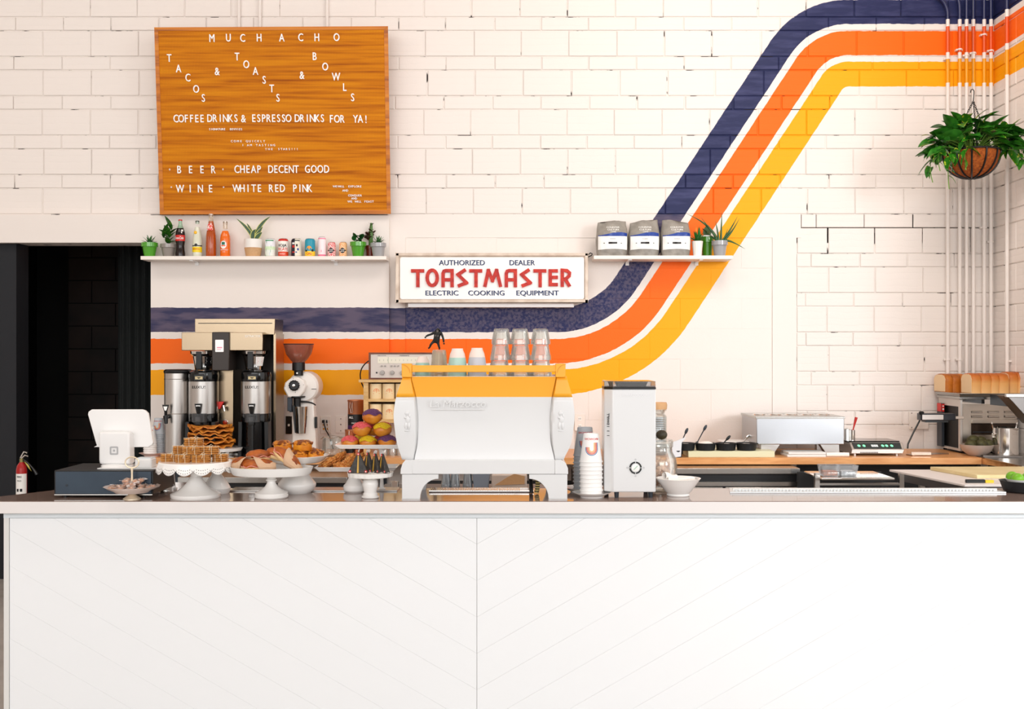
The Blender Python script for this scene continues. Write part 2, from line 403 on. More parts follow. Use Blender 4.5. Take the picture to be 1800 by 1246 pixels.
# floor, ceiling, left wall
conc = M('concrete_floor', (178, 172, 166), .5, rgb2=(160, 154, 148), ns=4)
struct('plaster_left', pbox(-420, -8, -180, 427, DW-.012, DW), wallpaint, wall_back); struct('plaster_pier', pbox(-420, -61, 427, 1018, DW-.012, DW), wallpaint, wall_back)
struct('floor', MB().box(-6, 7, -5, 9.9, -.1, 0), conc)
struct('ceiling', MB().box(-6, 7, -5, 9.9, CEIL, CEIL+.1), M('ceiling_paint', (200, 192, 184), .8))
struct('wall_left', MB().box(-6.1, -6, -5, DW+.2, 0, CEIL), wallpaint)
# dark room behind the opening
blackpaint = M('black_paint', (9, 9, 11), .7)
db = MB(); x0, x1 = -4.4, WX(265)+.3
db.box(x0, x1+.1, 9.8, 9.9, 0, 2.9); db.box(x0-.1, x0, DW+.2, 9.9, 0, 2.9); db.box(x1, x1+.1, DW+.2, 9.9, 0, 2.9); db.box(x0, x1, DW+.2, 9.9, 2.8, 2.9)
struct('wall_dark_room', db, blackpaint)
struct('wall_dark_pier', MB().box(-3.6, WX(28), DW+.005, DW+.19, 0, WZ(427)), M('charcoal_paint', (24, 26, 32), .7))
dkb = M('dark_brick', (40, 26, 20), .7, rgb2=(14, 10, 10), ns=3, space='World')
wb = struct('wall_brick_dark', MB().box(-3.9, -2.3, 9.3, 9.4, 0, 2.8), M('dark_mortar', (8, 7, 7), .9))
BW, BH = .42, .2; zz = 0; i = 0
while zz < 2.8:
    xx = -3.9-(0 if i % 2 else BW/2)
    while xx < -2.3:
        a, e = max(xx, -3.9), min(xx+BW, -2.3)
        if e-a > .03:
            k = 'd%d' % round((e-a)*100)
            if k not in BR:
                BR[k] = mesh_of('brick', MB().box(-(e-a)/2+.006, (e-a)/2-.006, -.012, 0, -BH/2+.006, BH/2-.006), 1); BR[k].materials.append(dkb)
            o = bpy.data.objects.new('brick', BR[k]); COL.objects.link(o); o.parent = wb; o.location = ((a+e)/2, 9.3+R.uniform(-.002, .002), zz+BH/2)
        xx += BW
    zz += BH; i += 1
dl = bpy.data.lights.new('dim_orange_lamp', 'POINT'); dl.energy = 1.6; dl.color = (1, .35, .1); dl.shadow_soft_size = .05
dlo = bpy.data.objects.new('dim_orange_lamp', dl); dlo.location = (-3.0, 9.15, 2.72); COL.objects.link(dlo)

# pale metal brackets / conduits painted in with the wall
def pipe_mat():
    m, nt, p = base('painted_pipe')
    g = nt.nodes.new('ShaderNodeNewGeometry'); s = nt.nodes.new('ShaderNodeSeparateXYZ'); nt.links.new(g.outputs['Position'], s.inputs[0])
    Y = E(nt, s.outputs[2])*(-K) + (623+EYE*K)
    nt.links.new(ramp(nt, ((Y+200)*(1/400)).k, [(0, NAVY), (236/400, CRM), (249/400, (226, 84, 20)), (294/400, CRM), (306/400, (240, 160, 14)), (347/400, CRM)], 'CONSTANT'), p.inputs['Base Color'])
    p.inputs['Roughness'].default_value = .35; return m
pm = pipe_mat()
places = ['leftmost of the six in the corner', 'second from the left of the six', 'third from the left of the six', 'third from the corner of the six', 'second from the corner of the six', 'nearest the corner of the six']
for i, px in enumerate((1666, 1687, 1699, 1711, 1730, 1742)):
    D = 7.26; x = (px-900)*D/F; pts = [(0, 0, .02)]
    if i == 0: pts += [(0, 0, WZ(30)-.9)]+[(-.12+.12*math.cos(a/10*PI/2), 0, WZ(30)-.9+.14*math.sin(a/10*PI/2)) for a in range(1, 11)]+[(-.3, 0, WZ(30)-.9+.14)]
    elif i == 1: pts += [(0, 0, WZ(20)-.9)]+[(-.1+.1*math.cos(a/10*PI/2), 0, WZ(20)-.9+.16*math.sin(a/10*PI/2)) for a in range(1, 11)]+[(-.3, 0, WZ(20)-.9+.16)]
    else: pts += [(0, 0, CEIL-.9)]
    t = thing('conduit_pipe', 'thin white conduit with painted stripe bands, '+places[i], 'pipe', px, D, .9, 'striped conduits in the corner', s=1)
    part(t, 'pipe', MB().tube(pts, .0125, 12), pm)
    for py in ((632, 632, 300, 300, 401, 426)[i], (106, 90, 100, 96, 64, 92)[i]):
        m = MB(); z = WZ(py)-.9; m.box(-.022, .022, .004, .034, z-.006, z+.006); m.tube([(0, 0, z-.005), (0, 0, z+.005)], .016, 12); part(t, 'clamp', m, wallpaint)
t = thing('conduit_pipe', 'thin white conduit with painted stripe bands on the right-hand wall', 'pipe', 900+XR/6.98*0+ (XR-.03)*F/7.05, 7.05, .9, 'striped conduits in the corner', s=1)
part(t, 'pipe', MB().tube([(0, 0, .02), (0, 0, CEIL-.9)], .0125, 12), pm)
m = MB(); m.box(.0, .03, -.02, .02, .6, .612); part(t, 'clamp', m, wallpaint)
for px, lb in ((420, 'left one of two close together'), (457, 'right one of two close together'), (575, 'standing alone above its right half')):
    solo('conduit_pipe', MB().tube([(0, 0, WZ(60)), (0, 0, CEIL)], .011, 10), wallpaint, 'thin white conduit rising behind the menu board, '+lb, 'pipe', px, 7.275, 0, 'conduits above the menu board', s=1)

# ---------------------------------------------------------------- front counter
DC = 4.33; CT = .95
top = M('counter_stone', (150, 128, 118), .12, rgb2=(132, 110, 100), ns=120, coat=.3)
counter_front_white = M('counter_edge_white', (236, 231, 229), .3)
t = thing('service_counter', 'long white service counter with chevron-boarded front and glossy stone top', 'counter', 900, 4.34, 0, s=1)
poly = [(-2.257, 0), (XR-.003, 0), (XR-.003, .42), (-1.40, .42), (-1.40, .64), (-1.84, .64)]
oy = DC-4.34
part(t, 'countertop', MB().prism([(x, y+oy) for x, y in poly], CT-.0025, CT, 'z'), top)
part(t, 'countertop_edge', MB().prism([(x, y+oy) for x, y in poly], CT-.051, CT-.0025, 'z'), counter_front_white, label='white front edge of the stone top', bevel=.0015)
part(t, 'carcass', MB().prism([(-2.10, .05), (XR-.01, .05), (XR-.01, .38), (-2.0, .38)], 0, CT-.051, 'z'), matte_white)
part(t, 'trim_rail', MB().box(-2.10, XR-.01, .03, .05, CT-.075, CT-.051), M('cool_white', (225, 232, 236), .4))
xl = (15-900)/F*4.37
part(t, 'end_stile', MB().box(-2.10, xl, .032, .05, 0, CT-.075), matte_white)
# chevron boards: clipped parallelograms, each board a part
def clip(poly, a, b, c):                    # keep a*x+b*z <= c
    out = []
    for (x0, z0), (x1, z1) in zip(poly, poly[1:]+poly[:1]):
        d0, d1 = a*x0+b*z0-c, a*x1+b*z1-c
        if d0 <= 0: out.append((x0, z0))
        if d0*d1 < 0: q = d0/(d0-d1); out.append((x0+(x1-x0)*q, z0+(z1-z0)*q))
    return out
xv = (838-900)/F*4.37; ztop = CT-.077; step = 64/F*4.37; sl = .577
zv0 = EYE-(957-623)/F*4.37
for side, xa, xb in ((-1, xl+.002, xv-.0008), (1, xv+.0008, XR-.012)):
    for k in range(-50, 14):
        z0 = zv0-(k+1)*step; g = .0002     # board between z0+sl*|x-xv| and z0+step+sl*|x-xv|
        poly = [(xa, -.5), (xb, -.5), (xb, 4), (xa, 4)]
        a = -sl*side
        poly = clip(poly, sl*side, -1, sl*side*xv-z0-g); 
        if len(poly) > 2: poly = clip(poly, -sl*side, 1, -sl*side*xv+z0+step-g)
        if len(poly) > 2: poly = clip(poly, 0, 1, ztop)
        if len(poly) > 2: poly = clip(poly, 0, -1, -.02)
        if len(poly) < 3: continue
        if max(p[0] for p in poly)-min(p[0] for p in poly) < .01: continue
        part(t, 'front_board', MB().prism(poly, .036, .05, 'y'), M('counter_board_white', (246, 248, 250), .4), smooth=0, bevel=.0006)

# ---------------------------------------------------------------- back worktop
WT = .906
maple = M('maple_worktop', (232, 170, 110), .35, rgb2=(214, 146, 86), ns=6, st=(1, 6, 6))
t = thing('worktop', 'long maple butcher-block worktop along the back wall', 'worktop', 900, 6.6, 0, s=1)
part(t, 'board', MB().box(-2.243, 2.93, 0, .635, WT-.042, WT), maple, bevel=.002)
for x in (-2.3, -.9, .5, 1.72):
    part(t, 'leg', MB().box(x, x+.05, .56, .61, 0, WT-.042), dark_steel)
t = thing('steel_counter', 'steel counter section in the right corner beside the maple worktop', 'counter', 1748, 6.6, 0, s=1)
X0 = loc_of(1748, 6.6, 0).x
part(t, 'steel_top', MB().box(2.94-X0, XR-.015-X0, -.5, .62, WT-.004, WT+.002), steel_h)
part(t, 'wood_side', MB().prism([(2.935-X0, -.0), (3.05-X0, -.5), (XR-.015-X0, -.5), (XR-.015-X0, .62), (2.935-X0, .62)], WT-.04, WT-.005, 'z'), maple)
part(t, 'leg', MB().box(3.1-X0, 3.15-X0, -.4, -.35, 0, WT-.04), steel)
part(t, 'leg', MB().box(3.1-X0, 3.15-X0, .4, .45, 0, WT-.04), steel)
# under and in front of the worktop
dark_void = M('dark_panel', (34, 36, 38), .6)
t = thing('undercounter_fridge', 'low steel undercounter fridge standing behind the cake stands', 'fridge', 508, 6.2, 0, s=1)
def fridge(t, x0, x1, ztop, dep, doors, dark_h=.05):
    part(t, 'top', MB().box(x0-.01, x1+.01, -.02, dep, ztop-.035, ztop), steel_h, bevel=.003)
    part(t, 'body', MB().box(x0, x1, .02, dep, .08, ztop-.035), M('dark_fridge', (22, 24, 27), .4))
    part(t, 'rail', MB().box(x0, x1, .0, .02, ztop-.11, ztop-.085), steel_h)
    n = doors; wd = (x1-x0)/n
    for i in range(n):
        d = part(t, 'door', MB().box(x0+i*wd+.008, x0+(i+1)*wd-.008, -.015, .02, .1, ztop-.115), steel_h, bevel=.003)
        part(d, 'handle', MB().box(x0+i*wd+.05, x0+(i+1)*wd-.05, -.035, -.015, ztop-.16, ztop-.14), steel)
    for x in (x0+.05, x1-.09): part(t, 'foot', MB().box(x, x+.04, .05, .09, 0, .08), black)
Xc = loc_of(508, 6.2, 0).x
fridge(t, loc_of(317, 6.2, 0).x-Xc, loc_of(608, 6.2, 0).x-Xc, zpx(838, 6.2), .42, 2)
t = thing('undercounter_fridge', 'low steel undercounter fridge behind the white grinder and towel bowl', 'fridge', 1200, 6.45, 0, s=1); Xc = loc_of(1200, 6.45, 0).x
fridge(t, loc_of(1012, 6.45, 0).x-Xc, loc_of(1402, 6.45, 0).x-Xc, zpx(822.5, 6.45), .5, 3)
t = thing('steel_shelf_unit', 'open steel shelf unit holding two clear food tubs', 'shelf', 1500, 6.0, 0, s=6/F)
part(t, 'post', MB().box(-68, -60, -4, 4, 0, 272), steel); part(t, 'post', MB().box(80, 88, -4, 4, 0, 272), steel)
part(t, 'tray', MB().box(-62, 66, -20, 90, 262, 266), chrome, bevel=1.5); part(t, 'rail', MB().box(-60, 80, -4, 0, 251, 255), steel_h)
part(t, 'back_panel', MB().box(-68, 88, 110, 114, 60, 262), dark_void)
t = thing('prep_table', 'pale steel prep table under the wooden cutting boards, far right', 'table', 1700, 5.55, 0, s=5.55/F)
ZP = .921; X0 = loc_of(1700, 5.55, 0).x; kk = F/5.55
def pt(x, y): return ((x-X0)*kk, (y-5.55)*kk)
part(t, 'table_top', MB().prism([pt(2.064, 5.79), pt(2.19, 5.12), (pt(3.25, 5.12)), pt(3.25, 5.79)], ZP*kk-4, ZP*kk, 'z'), M('pale_laminate', (222, 214, 210), .4), bevel=1)
part(t, 'apron', MB().prism([pt(2.12, 5.72), pt(2.23, 5.18), pt(3.22, 5.18), pt(3.22, 5.72)], ZP*kk-20, ZP*kk-4, 'z'), M('apron_steel', (120, 122, 126), .3, .9))
for x, y in ((2.16, 5.6), (2.28, 5.24), (3.1, 5.5)): q = pt(x, y); part(t, 'leg', MB().box(q[0], q[0]+9, q[1], q[1]+9, 0, ZP*kk-4), steel)
# long steel ledge lying on the back edge of the counter
solo('steel_ledge', MB().box(0, 296, 0, 46, 0, 2.5), steel_h, 'long low steel ledge on the counter behind the cake stands', 'ledge', 402, 4.63, CT, bevel=.6)
t = thing('notched_rail', 'long pale metal rail with a notched edge lying on the counter, right', 'rail', 1283, 4.57, CT)
part(t, 'base_plate', MB().prism([(0, 0), (486, 0), (474, 55), (10, 55)], 0, 3, 'z'), M('pale_aluminium', (222, 226, 228), .3, .3), bevel=.5)
m = MB().box(8, 476, 14, 18, 3, 7)
part(t, 'fin', m, matte_white)
m = MB()
for i in range(77): m.box(12+i*6, 15+i*6, 10, 13, 3, 5)
part(t, 'notches', m, M('notch_grey', (214, 218, 220), .4), kind='stuff')
# ---------------------------------------------------------------- menu letter board
BLp = loc_of(281, 7.19, zpx(377, 7.19)); BRp = loc_of(687, 7.19, zpx(376, 7.19)); TLp = loc_of(271, 7.10, zpx(48, 7.10)); TRp = loc_of(682, 7.10, zpx(46, 7.10))
nrm = (BRp-BLp).cross(TLp-BLp).normalized()     # faces away from or towards the camera
if nrm.y > 0: nrm = -nrm
def on_board(px, py, off=0.):
    d = Vector(((px-900)/F, 1, -(py-623)/F)); o = Vector((0, 0, EYE)); P0 = BLp+nrm*off
    return o+d*((P0-o).dot(nrm)/d.dot(nrm))
T = thing('menu_board', 'wood-veneer menu letter board with white plastic letters hung on the wall', 'menu board', 281, 7.19, BLp.z, s=1)
T.location = BLp
wood, nt, p = base('board_teak')
v = tcoord(nt, 'World', (1.1, 1, 26)); f1 = noise_fac(nt, v, 2.0, 9)
col = ramp(nt, f1, [(.28, (160, 80, 4)), (.42, (196, 112, 8)), (.56, (214, 130, 10)), (.74, (224, 144, 16))])
sp = nt.nodes.new('ShaderNodeSeparateXYZ'); nt.links.new(tcoord(nt, 'World'), sp.inputs[0])
dots = (E(nt, sp.outputs[0])*(2*PI/.0095)).op('SINE')*(E(nt, sp.outputs[2])*(2*PI/.0095)).op('SINE')
mx = nt.nodes.new('ShaderNodeMix'); mx.data_type = 'RGBA'; nt.links.new((dots.gt(.45)*.55).k, mx.inputs[0]); nt.links.new(col, mx.inputs[6]); mx.inputs[7].default_value = (*lin((96, 44, 6)), 1)
nt.links.new(mx.outputs[2], p.inputs['Base Color']); p.inputs['Roughness'].default_value = .6; setp(p, 'Specular IOR Level', .15)
wood2, nt, p = base('board_teak_edge'); v = tcoord(nt, 'World', (.9, 1, 16)); nt.links.new(ramp(nt, noise_fac(nt, v, 2.2, 6), [(.28, (150, 76, 4)), (.5, (200, 114, 8)), (.74, (216, 136, 14))]), p.inputs['Base Color'])
def slab(a, b, c, d, o0, o1):
    P = [on_board(x, y, o) - T.location for o in (o0, o1) for x, y in (a, b, c, d)]
    return MB().add(P, [(0,1,2,3),(7,6,5,4),(0,1,5,4),(1,2,6,5),(2,3,7,6),(3,0,4,7)])
part(T, 'panel', slab((281, 377), (687, 376), (682, 46), (271, 48), -.03, 0), wood)
m = MB()
for q in (((281,377),(687,376),(681,369),(287,370)), ((271,48),(682,46),(677,52),(277,54)), ((281,377),(288,370),(278,54),(271,48)), ((687,376),(680,369),(675,52),(682,46))):
    s_ = slab(*q, -.045, .003); m.add(s_.v, s_.f)
part(T, 'frame', m, wood2)
BX = (on_board(687, 376)-on_board(281, 377)).normalized(); BZ = BX.cross(-nrm)
if BZ.z < 0: BZ = -BZ
lett = M('letter_white', (250, 248, 244), .35, emis=0)
def letter(ch, cx, cy, h=48, ws=.72, name='letter', mbuf=None):
    px, py = 260+cx/3.4614, 30+cy/3.4614; P = on_board(px, py, .0035)-T.location; hm = h/3.4614/F*7.14
    m = MB().text(ch, 0, 0, 0, hm, ws, .003, bold=.018 if h > 20 else .02)
    mt = Matrix((BX, -nrm, BZ)).transposed(); vs = [P+mt@Vector(v) for v in m.v]
    if mbuf is not None: mbuf.add(vs, m.f)
    else: part(T, name, MB().add(vs, m.f), lett, smooth=0)
def word(w, x0, x1, cy, h=48, hw=13, **k):
    n = len(w)
    for i, c in enumerate(w):
        x = (x0+x1)/2 if n == 1 else x0+hw+(x1-x0-2*hw)*i/(n-1)
        if c != ' ': letter(c, x, cy, h, **k)
for c, x, y in (('M',390,127),('U',490,124),('C',577,126),('H',677,124),('A',815,124),('C',930,122),('H',1028,122),('O',1148,121),
                ('T',130,248),('A',187,312),('C',244,367),('O',294,436),('S',338,491),('&',422,329),('T',543,239),('O',599,286),('A',655,327),('S',708,381),('T',754,433),('S',792,490),
                ('&',938,352),('B',1015,237),('O',1079,300),('W',1145,361),('L',1198,425),('S',1246,487)): letter(c, x, y)
word('COFFEE', 158, 343, 616); word('DRINKS', 364, 549, 614); word('&', 567, 597, 616); word('ESPRESSO', 632, 869, 614); word('DRINKS', 896, 1075, 614); word('FOR', 1104, 1197, 618); word('YA', 1250, 1306, 618); word('!', 1322, 1332, 620)
word('BEER', 178, 412, 926); word('CHEAP', 529, 690, 924); word('DECENT', 735, 917, 924); word('GOOD', 958, 1101, 923)
word('WINE', 180, 398, 1042, hw=16); word('WHITE', 527, 692, 1040); word('RED', 737, 832, 1040); word('PINK', 882, 999, 1040)
letter('+', 133, 927, 20); letter('+', 457, 926, 20); letter('*', 143, 1038, 16, 1); letter('*', 461, 1038, 16, 1)
sm = MB()
for wd, x0, x1, y in (('SIGNATURE', 372, 472, 682), ('BEVVIES', 499, 575, 682), ('COME', 506, 572, 755), ('QUICKLY', 598, 712, 755), ('I', 572, 584, 779), ('AM', 604, 632, 779), ('TASTING', 658, 774, 779),
                      ('THE', 714, 760, 803), ('STARS!!!', 792, 914, 803), ('WE', 1129, 1152, 1030), ('WILL', 1158, 1196, 1030), ('EXPLORE', 1219, 1300, 1030), ('AND', 1184, 1218, 1055),
                      ('CONQUER', 1219, 1302, 1085), ('AND', 1238, 1272, 1103), ('WE', 1219, 1244, 1122), ('WILL', 1262, 1300, 1122), ('FEAST', 1317, 1374, 1122)):
    word(wd, x0, x1, y, h=13, hw=5, ws=1.0, mbuf=sm)
part(T, 'small_letters', sm, lett, smooth=0, kind='stuff')

# ---------------------------------------------------------------- shelves
sh_white = M('shelf_white', (244, 236, 228), .4)
SZ = EYE+(623-450)/F*7.08                     # top of the left shelf
def shelf(x0, x1, D0, D1, z, name, lab, brk):
    t = thing(name, lab, 'shelf', 0, D0, z, s=1); t.location = (0, D0, z)
    part(t, 'board', MB().box((x0-900)*D0/F, (x1-900)*D0/F, 0, D1-D0, -.024, 0), sh_white, bevel=.001)
    for x in brk:
        X = (x-900)*(D1-.02)/F; part(t, 'bracket', MB().box(X-.012, X+.012, .02, D1-D0, -.030, -.024).box(X-.012, X+.012, D1-D0-.006, D1-D0, -.05, -.024), white)
    return t
shelf(247, 679, 7.08, 7.238, SZ, 'wall_shelf', 'white wall shelf under the menu board holding bottles, cans and pots', (345, 590))
SZ2 = EYE+(623-449)/F*7.08
shelf(1044, 1288, 7.08, 7.288, SZ2, 'wall_shelf', 'white wall shelf right of the red-lettered sign holding coffee bags and plants', (1103, 1225))
DS = 7.155
# cans
tin = M('can_aluminium', (210, 208, 204), .25, 1.)
def can(px, hpx, wpx, lab, body, extras):
    t = thing('drink_can', lab, 'can', px, DS, SZ, 'drink cans on the left shelf'); r = wpx/2; h = hpx
    part(t, 'body', MB().lathe([(r*.80, 0), (r*.86, .6), (r, 2.2), (r, h-3.2), (r*.82, h-.6)], n=32, cap=True), body)
    part(t, 'lid', MB().lathe([(r*.82, h-.7), (r*.86, h-.2), (r*.84, h), (r*.74, h-.4), (0, h-.4)], n=24), tin)
    for nm, mb, mt in extras(r, h): part(t, nm, mb, mt, smooth=0)
    return t
def flat(key, c): return M('print_'+key, c, .35)
inkblack, inkwhite, inkred, inkblue = flat('black', (18, 17, 20)), flat('white', (246, 244, 240)), flat('red', (214, 38, 30)), flat('blue', (30, 66, 150))
def curved(mb, r): # wrap a flat mesh (x, y offset, z) round a cylinder of radius r
    mb.v = [((r-y)*math.sin(x/r), -(r-y)*math.cos(x/r), z) for x, y, z in mb.v]; return mb
def grid_patch(x0, x1, z0, z1, y=-.12, n=8):
    return MB().sheet(lambda u, v: (x0+(x1-x0)*u, y, z0+(z1-z0)*v), n, 1)
s1 = DS/F
def ex1(r, h):
    out = []
    for i, (c, x, z) in enumerate((((38, 150, 96), -6, 3), ((38, 150, 96), 5, 10), ((40, 160, 110), -6, 19), ((180, 170, 226), 4, 5), ((176, 172, 228), -3, 12), ((38, 150, 96), -2, 26), ((180, 170, 226), 6, 18))):
        out.append(('print_triangle', curved(MB().add([(x-3, -.12, z-2.6), (x+3, -.12, z), (x-3, -.12, z+2.6)], [(0, 1, 2)]), r), flat('tri%d' % (i % 4), c)))
    out.append(('print_band', curved(grid_patch(-8, 8, h-4.5, h-2.6), r), flat('green', (50, 150, 92))))
    return out
can(475, 32, 18, 'white soda can with green and lavender triangles beside the snake plant', bands('can1', [(0, (232, 240, 232)), (12*s1, (214, 236, 200)), (18*s1, (236, 238, 244)), (40*s1, (236, 238, 244))]), ex1)
can(498, 32, 18, 'beer can with white middle, red lettering and red base and shoulder', bands('can2', [(0, (226, 70, 30)), (9*s1, (246, 240, 232)), (27.5*s1, (206, 44, 34)), (40*s1, (206, 44, 34))]),
    lambda r, h: [('lettering', MB().text('ROJA', 0, 0, 20, 5, 1.0, .1, r+.05, bold=.03), inkblack), ('lettering', MB().text('TECATE', 0, 0, 13.5, 5, .85, .1, r+.05, bold=.03), inkred), ('lettering', MB().text('CERVEZA', 0, 0, 5, 2, .9, .1, r+.05), inkwhite)])
can(521, 32, 18, 'craft beer can, left half navy with red blocks and right half white', bands('can3', [(-9*s1, (26, 24, 44)), (-1*s1, (238, 230, 214)), (9*s1, (238, 230, 214))], axis=0),
    lambda r, h: [('print_block', curved(grid_patch(-6, -1.5, 16, 20), r), inkred), ('print_block', curved(grid_patch(-6, -1.5, 7, 9), r), inkred), ('print_block', curved(grid_patch(-6.5, -1.5, 22, 25), r), inkwhite), ('print_block', curved(grid_patch(1, 4, 18, 22), r), inkblack), ('print_block', curved(grid_patch(3, 6, 11, 15), r), inkblue), ('print_block', curved(grid_patch(0, 3, 7, 9), r), inkblue), ('print_band', curved(grid_patch(-8, 8, h-4.5, h-2.8), r), inkblack)])
def ex4(r, h):
    sun = MB(); sun.add([(0, -.12, 12)]+[(5.2*math.cos(a*PI/12), -.12, 12+7*math.sin(a*PI/12)) for a in range(13)], [(0, i+1, i+2) for i in range(12)])
    return [('print_sun', curved(sun, r), flat('sun', (250, 160, 40))), ('print_skyline', curved(grid_patch(-8, -3.5, 9, 12), r), inkblack), ('print_skyline', curved(grid_patch(4, 8, 9, 13), r), inkblack), ('lettering', MB().text('CALI', 0, 0, 5.5, 4, .9, .1, r+.05, bold=.03), inkred)]
can(545, 32, 18, 'teal soda can with an orange sun above a yellow base', bands('can4', [(0, (250, 206, 40)), (10*s1, (22, 150, 176)), (40*s1, (22, 150, 176))]), ex4)
can(566, 35, 14, 'tall slim white can with pink bands, tallest of the cans', bands('can5', [(0, (240, 130, 160)), (4*s1, (250, 236, 240)), (31*s1, (240, 130, 160)), (33*s1, (250, 236, 240)), (40*s1, (250, 236, 240))]),
    lambda r, h: [('print_mark', curved(grid_patch(-.6, .6, 8, 12), r), flat('pink', (240, 150, 176)))])
def ex6(r, h):
    rd = MB(); rd.add([(0, -.18, 11)]+[(4.2*math.cos(a*PI/8), -.18, 11+4.8*math.sin(a*PI/8)) for a in range(16)], [(0, i+1, (i+1) % 16+1) for i in range(16)])
    return [('print_roundel', curved(rd, r), inkblack), ('print_band', curved(grid_patch(-6.4, 6.4, 10, 12.2, -.15), r), inkblack), ('lettering', MB().text('COLD', 0, 0, 12.4, 2, .9, .1, r+.2), inkwhite), ('lettering', MB().text('BREW', 0, 0, 9.6, 2, .9, .1, r+.2), inkwhite)]
for px, c, c2, lab in ((583, (226, 70, 82), (246, 226, 220), 'tiny can with red speckled body and black roundel'), (603, (246, 168, 100), (250, 214, 176), 'tiny can with peach body and black roundel')):
    can(px, 26, 14, lab, M('speckle%d' % px, c, .35, rgb2=c2, ns=160, lo=.45, hi=.55), ex6)
    # dark cap band
for px in (583, 603):
    pass
# bottles
def bottle(px, h, w, lab, prof, liq, gl, fill, extras, cap, dz=0):
    t = thing('soda_bottle', lab, 'bottle', px, DS+.01, SZ, 'soda bottles on the left shelf'); r = w/2
    P = [(a*r, b*h) for a, b in prof]
    part(t, 'liquid', MB().lathe([(a*.97, b) for a, b in P if b <= fill*h], n=28), liq)
    part(t, 'glass_neck', MB().lathe([(a, b) for a, b in P if b >= fill*h-.6], n=28), gl)
    part(t, 'cap', MB().lathe([(r*.33, h-1.2), (r*.40, h-1), (r*.40, h+.6), (r*.33, h+1.1), (0, h+1.1)], n=20), cap)
    for nm, mb, mt in extras(r, h): part(t, nm, mb, mt, smooth=40)
    return t
def wrapz(r, z0, z1, mt, nm='label_band', a0=-1.45, a1=1.45, r1=None):
    r1 = r1 or r
    return (nm, MB().sheet(lambda u, v: ((r+(r1-r)*v+.12)*math.sin(a0+(a1-a0)*u), -(r+(r1-r)*v+.12)*math.cos(a0+(a1-a0)*u), z0+(z1-z0)*v), 16, 1), mt)
cola = M('cola', (26, 8, 6), .08); 
bottle(317, 65, 17.5, 'contour glass cola bottle with red label and red cap', [(.72,0),(.95,.02),(.98,.1),(.86,.2),(.80,.3),(.92,.40),(.98,.46),(.98,.58),(.9,.68),(.66,.78),(.42,.86),(.34,.93),(.36,1)], cola, thin_glass('pale_green_glass', (200, 228, 206), .3), .78,
    lambda r, h: [wrapz(r*.97, h*.43, h*.59, inkred, r1=r*.97), ('lettering', MB().text('Coca-Cola', 0, 0, h*.515, 4.6, .62, .12, r*1.0, bold=.02, shear=.25), inkwhite), ('label_patch', MB().sheet(lambda u, v: ((r*.84)*math.sin(.5+.5*u), -(r*(.93-.2*v))*math.cos(.5+.5*u)-.2, h*(.64+.1*v)), 4, 2), inkwhite)], inkred)
bottle(347, 63, 17, 'clear mineral water bottle with yellow label', [(.9,0),(.98,.02),(1,.1),(1,.42),(.92,.56),(.70,.70),(.48,.84),(.40,.93),(.42,1)], M('pale_water', (222, 224, 204), .1), thin_glass('clear_bottle', (225, 235, 225)), .86,
    lambda r, h: [wrapz(r, h*.13, h*.28, flat('yellow', (246, 214, 20))), wrapz(r*1.01, h*.30, h*.325, inkblack), ('print_roundel', curved(MB().ring(0, h*.33, .1, 2.6, -.3, -.2, n=12), r), inkblack), ('lettering', MB().text('MINERAL', 0, 0, h*.22, 3, .8, .12, r+.2, shear=.2), inkred),
                  ('print_sun', MB().ball((-1.5, -r*.80, h*.68), (2.8, .8, 2.8)), flat('sunyellow', (248, 190, 30)))], flat('olive', (70, 84, 60)))
bottle(371, 75, 18.5, 'tall amber soda bottle with pale cap, tallest of the bottles', [(.94,0),(1,.02),(1,.30),(.94,.50),(.80,.64),(.58,.76),(.46,.84),(.40,.93),(.42,1)], M('amber_soda', (176, 74, 8), .1, coat=.3), thin_glass('clear_neck', (236, 226, 214)), .84,
    lambda r, h: [('label_patch', MB().sheet(lambda u, v: ((r*(.92-.33*v))*math.sin(-.9+1.6*u), -(r*(.92-.33*v)+.3)*math.cos(-.9+1.6*u), h*(.62+.13*u*0+.16*v)), 8, 4), M('red_white_label', (226, 60, 50), .4, rgb2=(250, 236, 230), ns=90, lo=.45, hi=.55)),
                  ('embossed_ridge', MB().box(-2.2, -1.6, -r-.3, -r+1, h*.12, h*.48).box(1.2, 1.8, -r-.3, -r+1, h*.12, h*.48), M('amber_soda', (176, 74, 8)))], M('pale_cap', (226, 216, 208), .4))
bottle(396, 62, 18, 'bright orange soda bottle with a white round label', [(.94,0),(1,.02),(1,.52),(.94,.6),(.60,.74),(.44,.80),(.42,.92),(.46,1)], M('orange_soda', (240, 110, 8), .12, coat=.3), thin_glass('clear_neck', (236, 226, 214)), .77,
    lambda r, h: [('label_patch', curved(MB().add([(-1.2, -.2, h*.34)]+[(-1.2+5.6*math.cos(a*PI/10), -.2, h*.34+7*math.sin(a*PI/10)) for a in range(20)], [(0, i+1, (i+1) % 20+1) for i in range(20)]), r), inkwhite),
                  ('print_patch', curved(grid_patch(-4, 1.6, h*.34, h*.42, -.3), r), flat('teal', (16, 110, 84))), ('print_patch', curved(grid_patch(-5, 2.4, h*.30, h*.33, -.3), r), flat('orange_ink', (240, 90, 30))),
                  ('lettering', MB().text('TAMARINDO', 0, 0, h*.2, 2.2, .85, .12, r+.2), inkwhite), ('lettering', MB().text('SODA', 0, 0, h*.14, 1.6, .85, .12, r+.2), inkwhite)], M('clear_cap', (206, 200, 190), .2, .6))

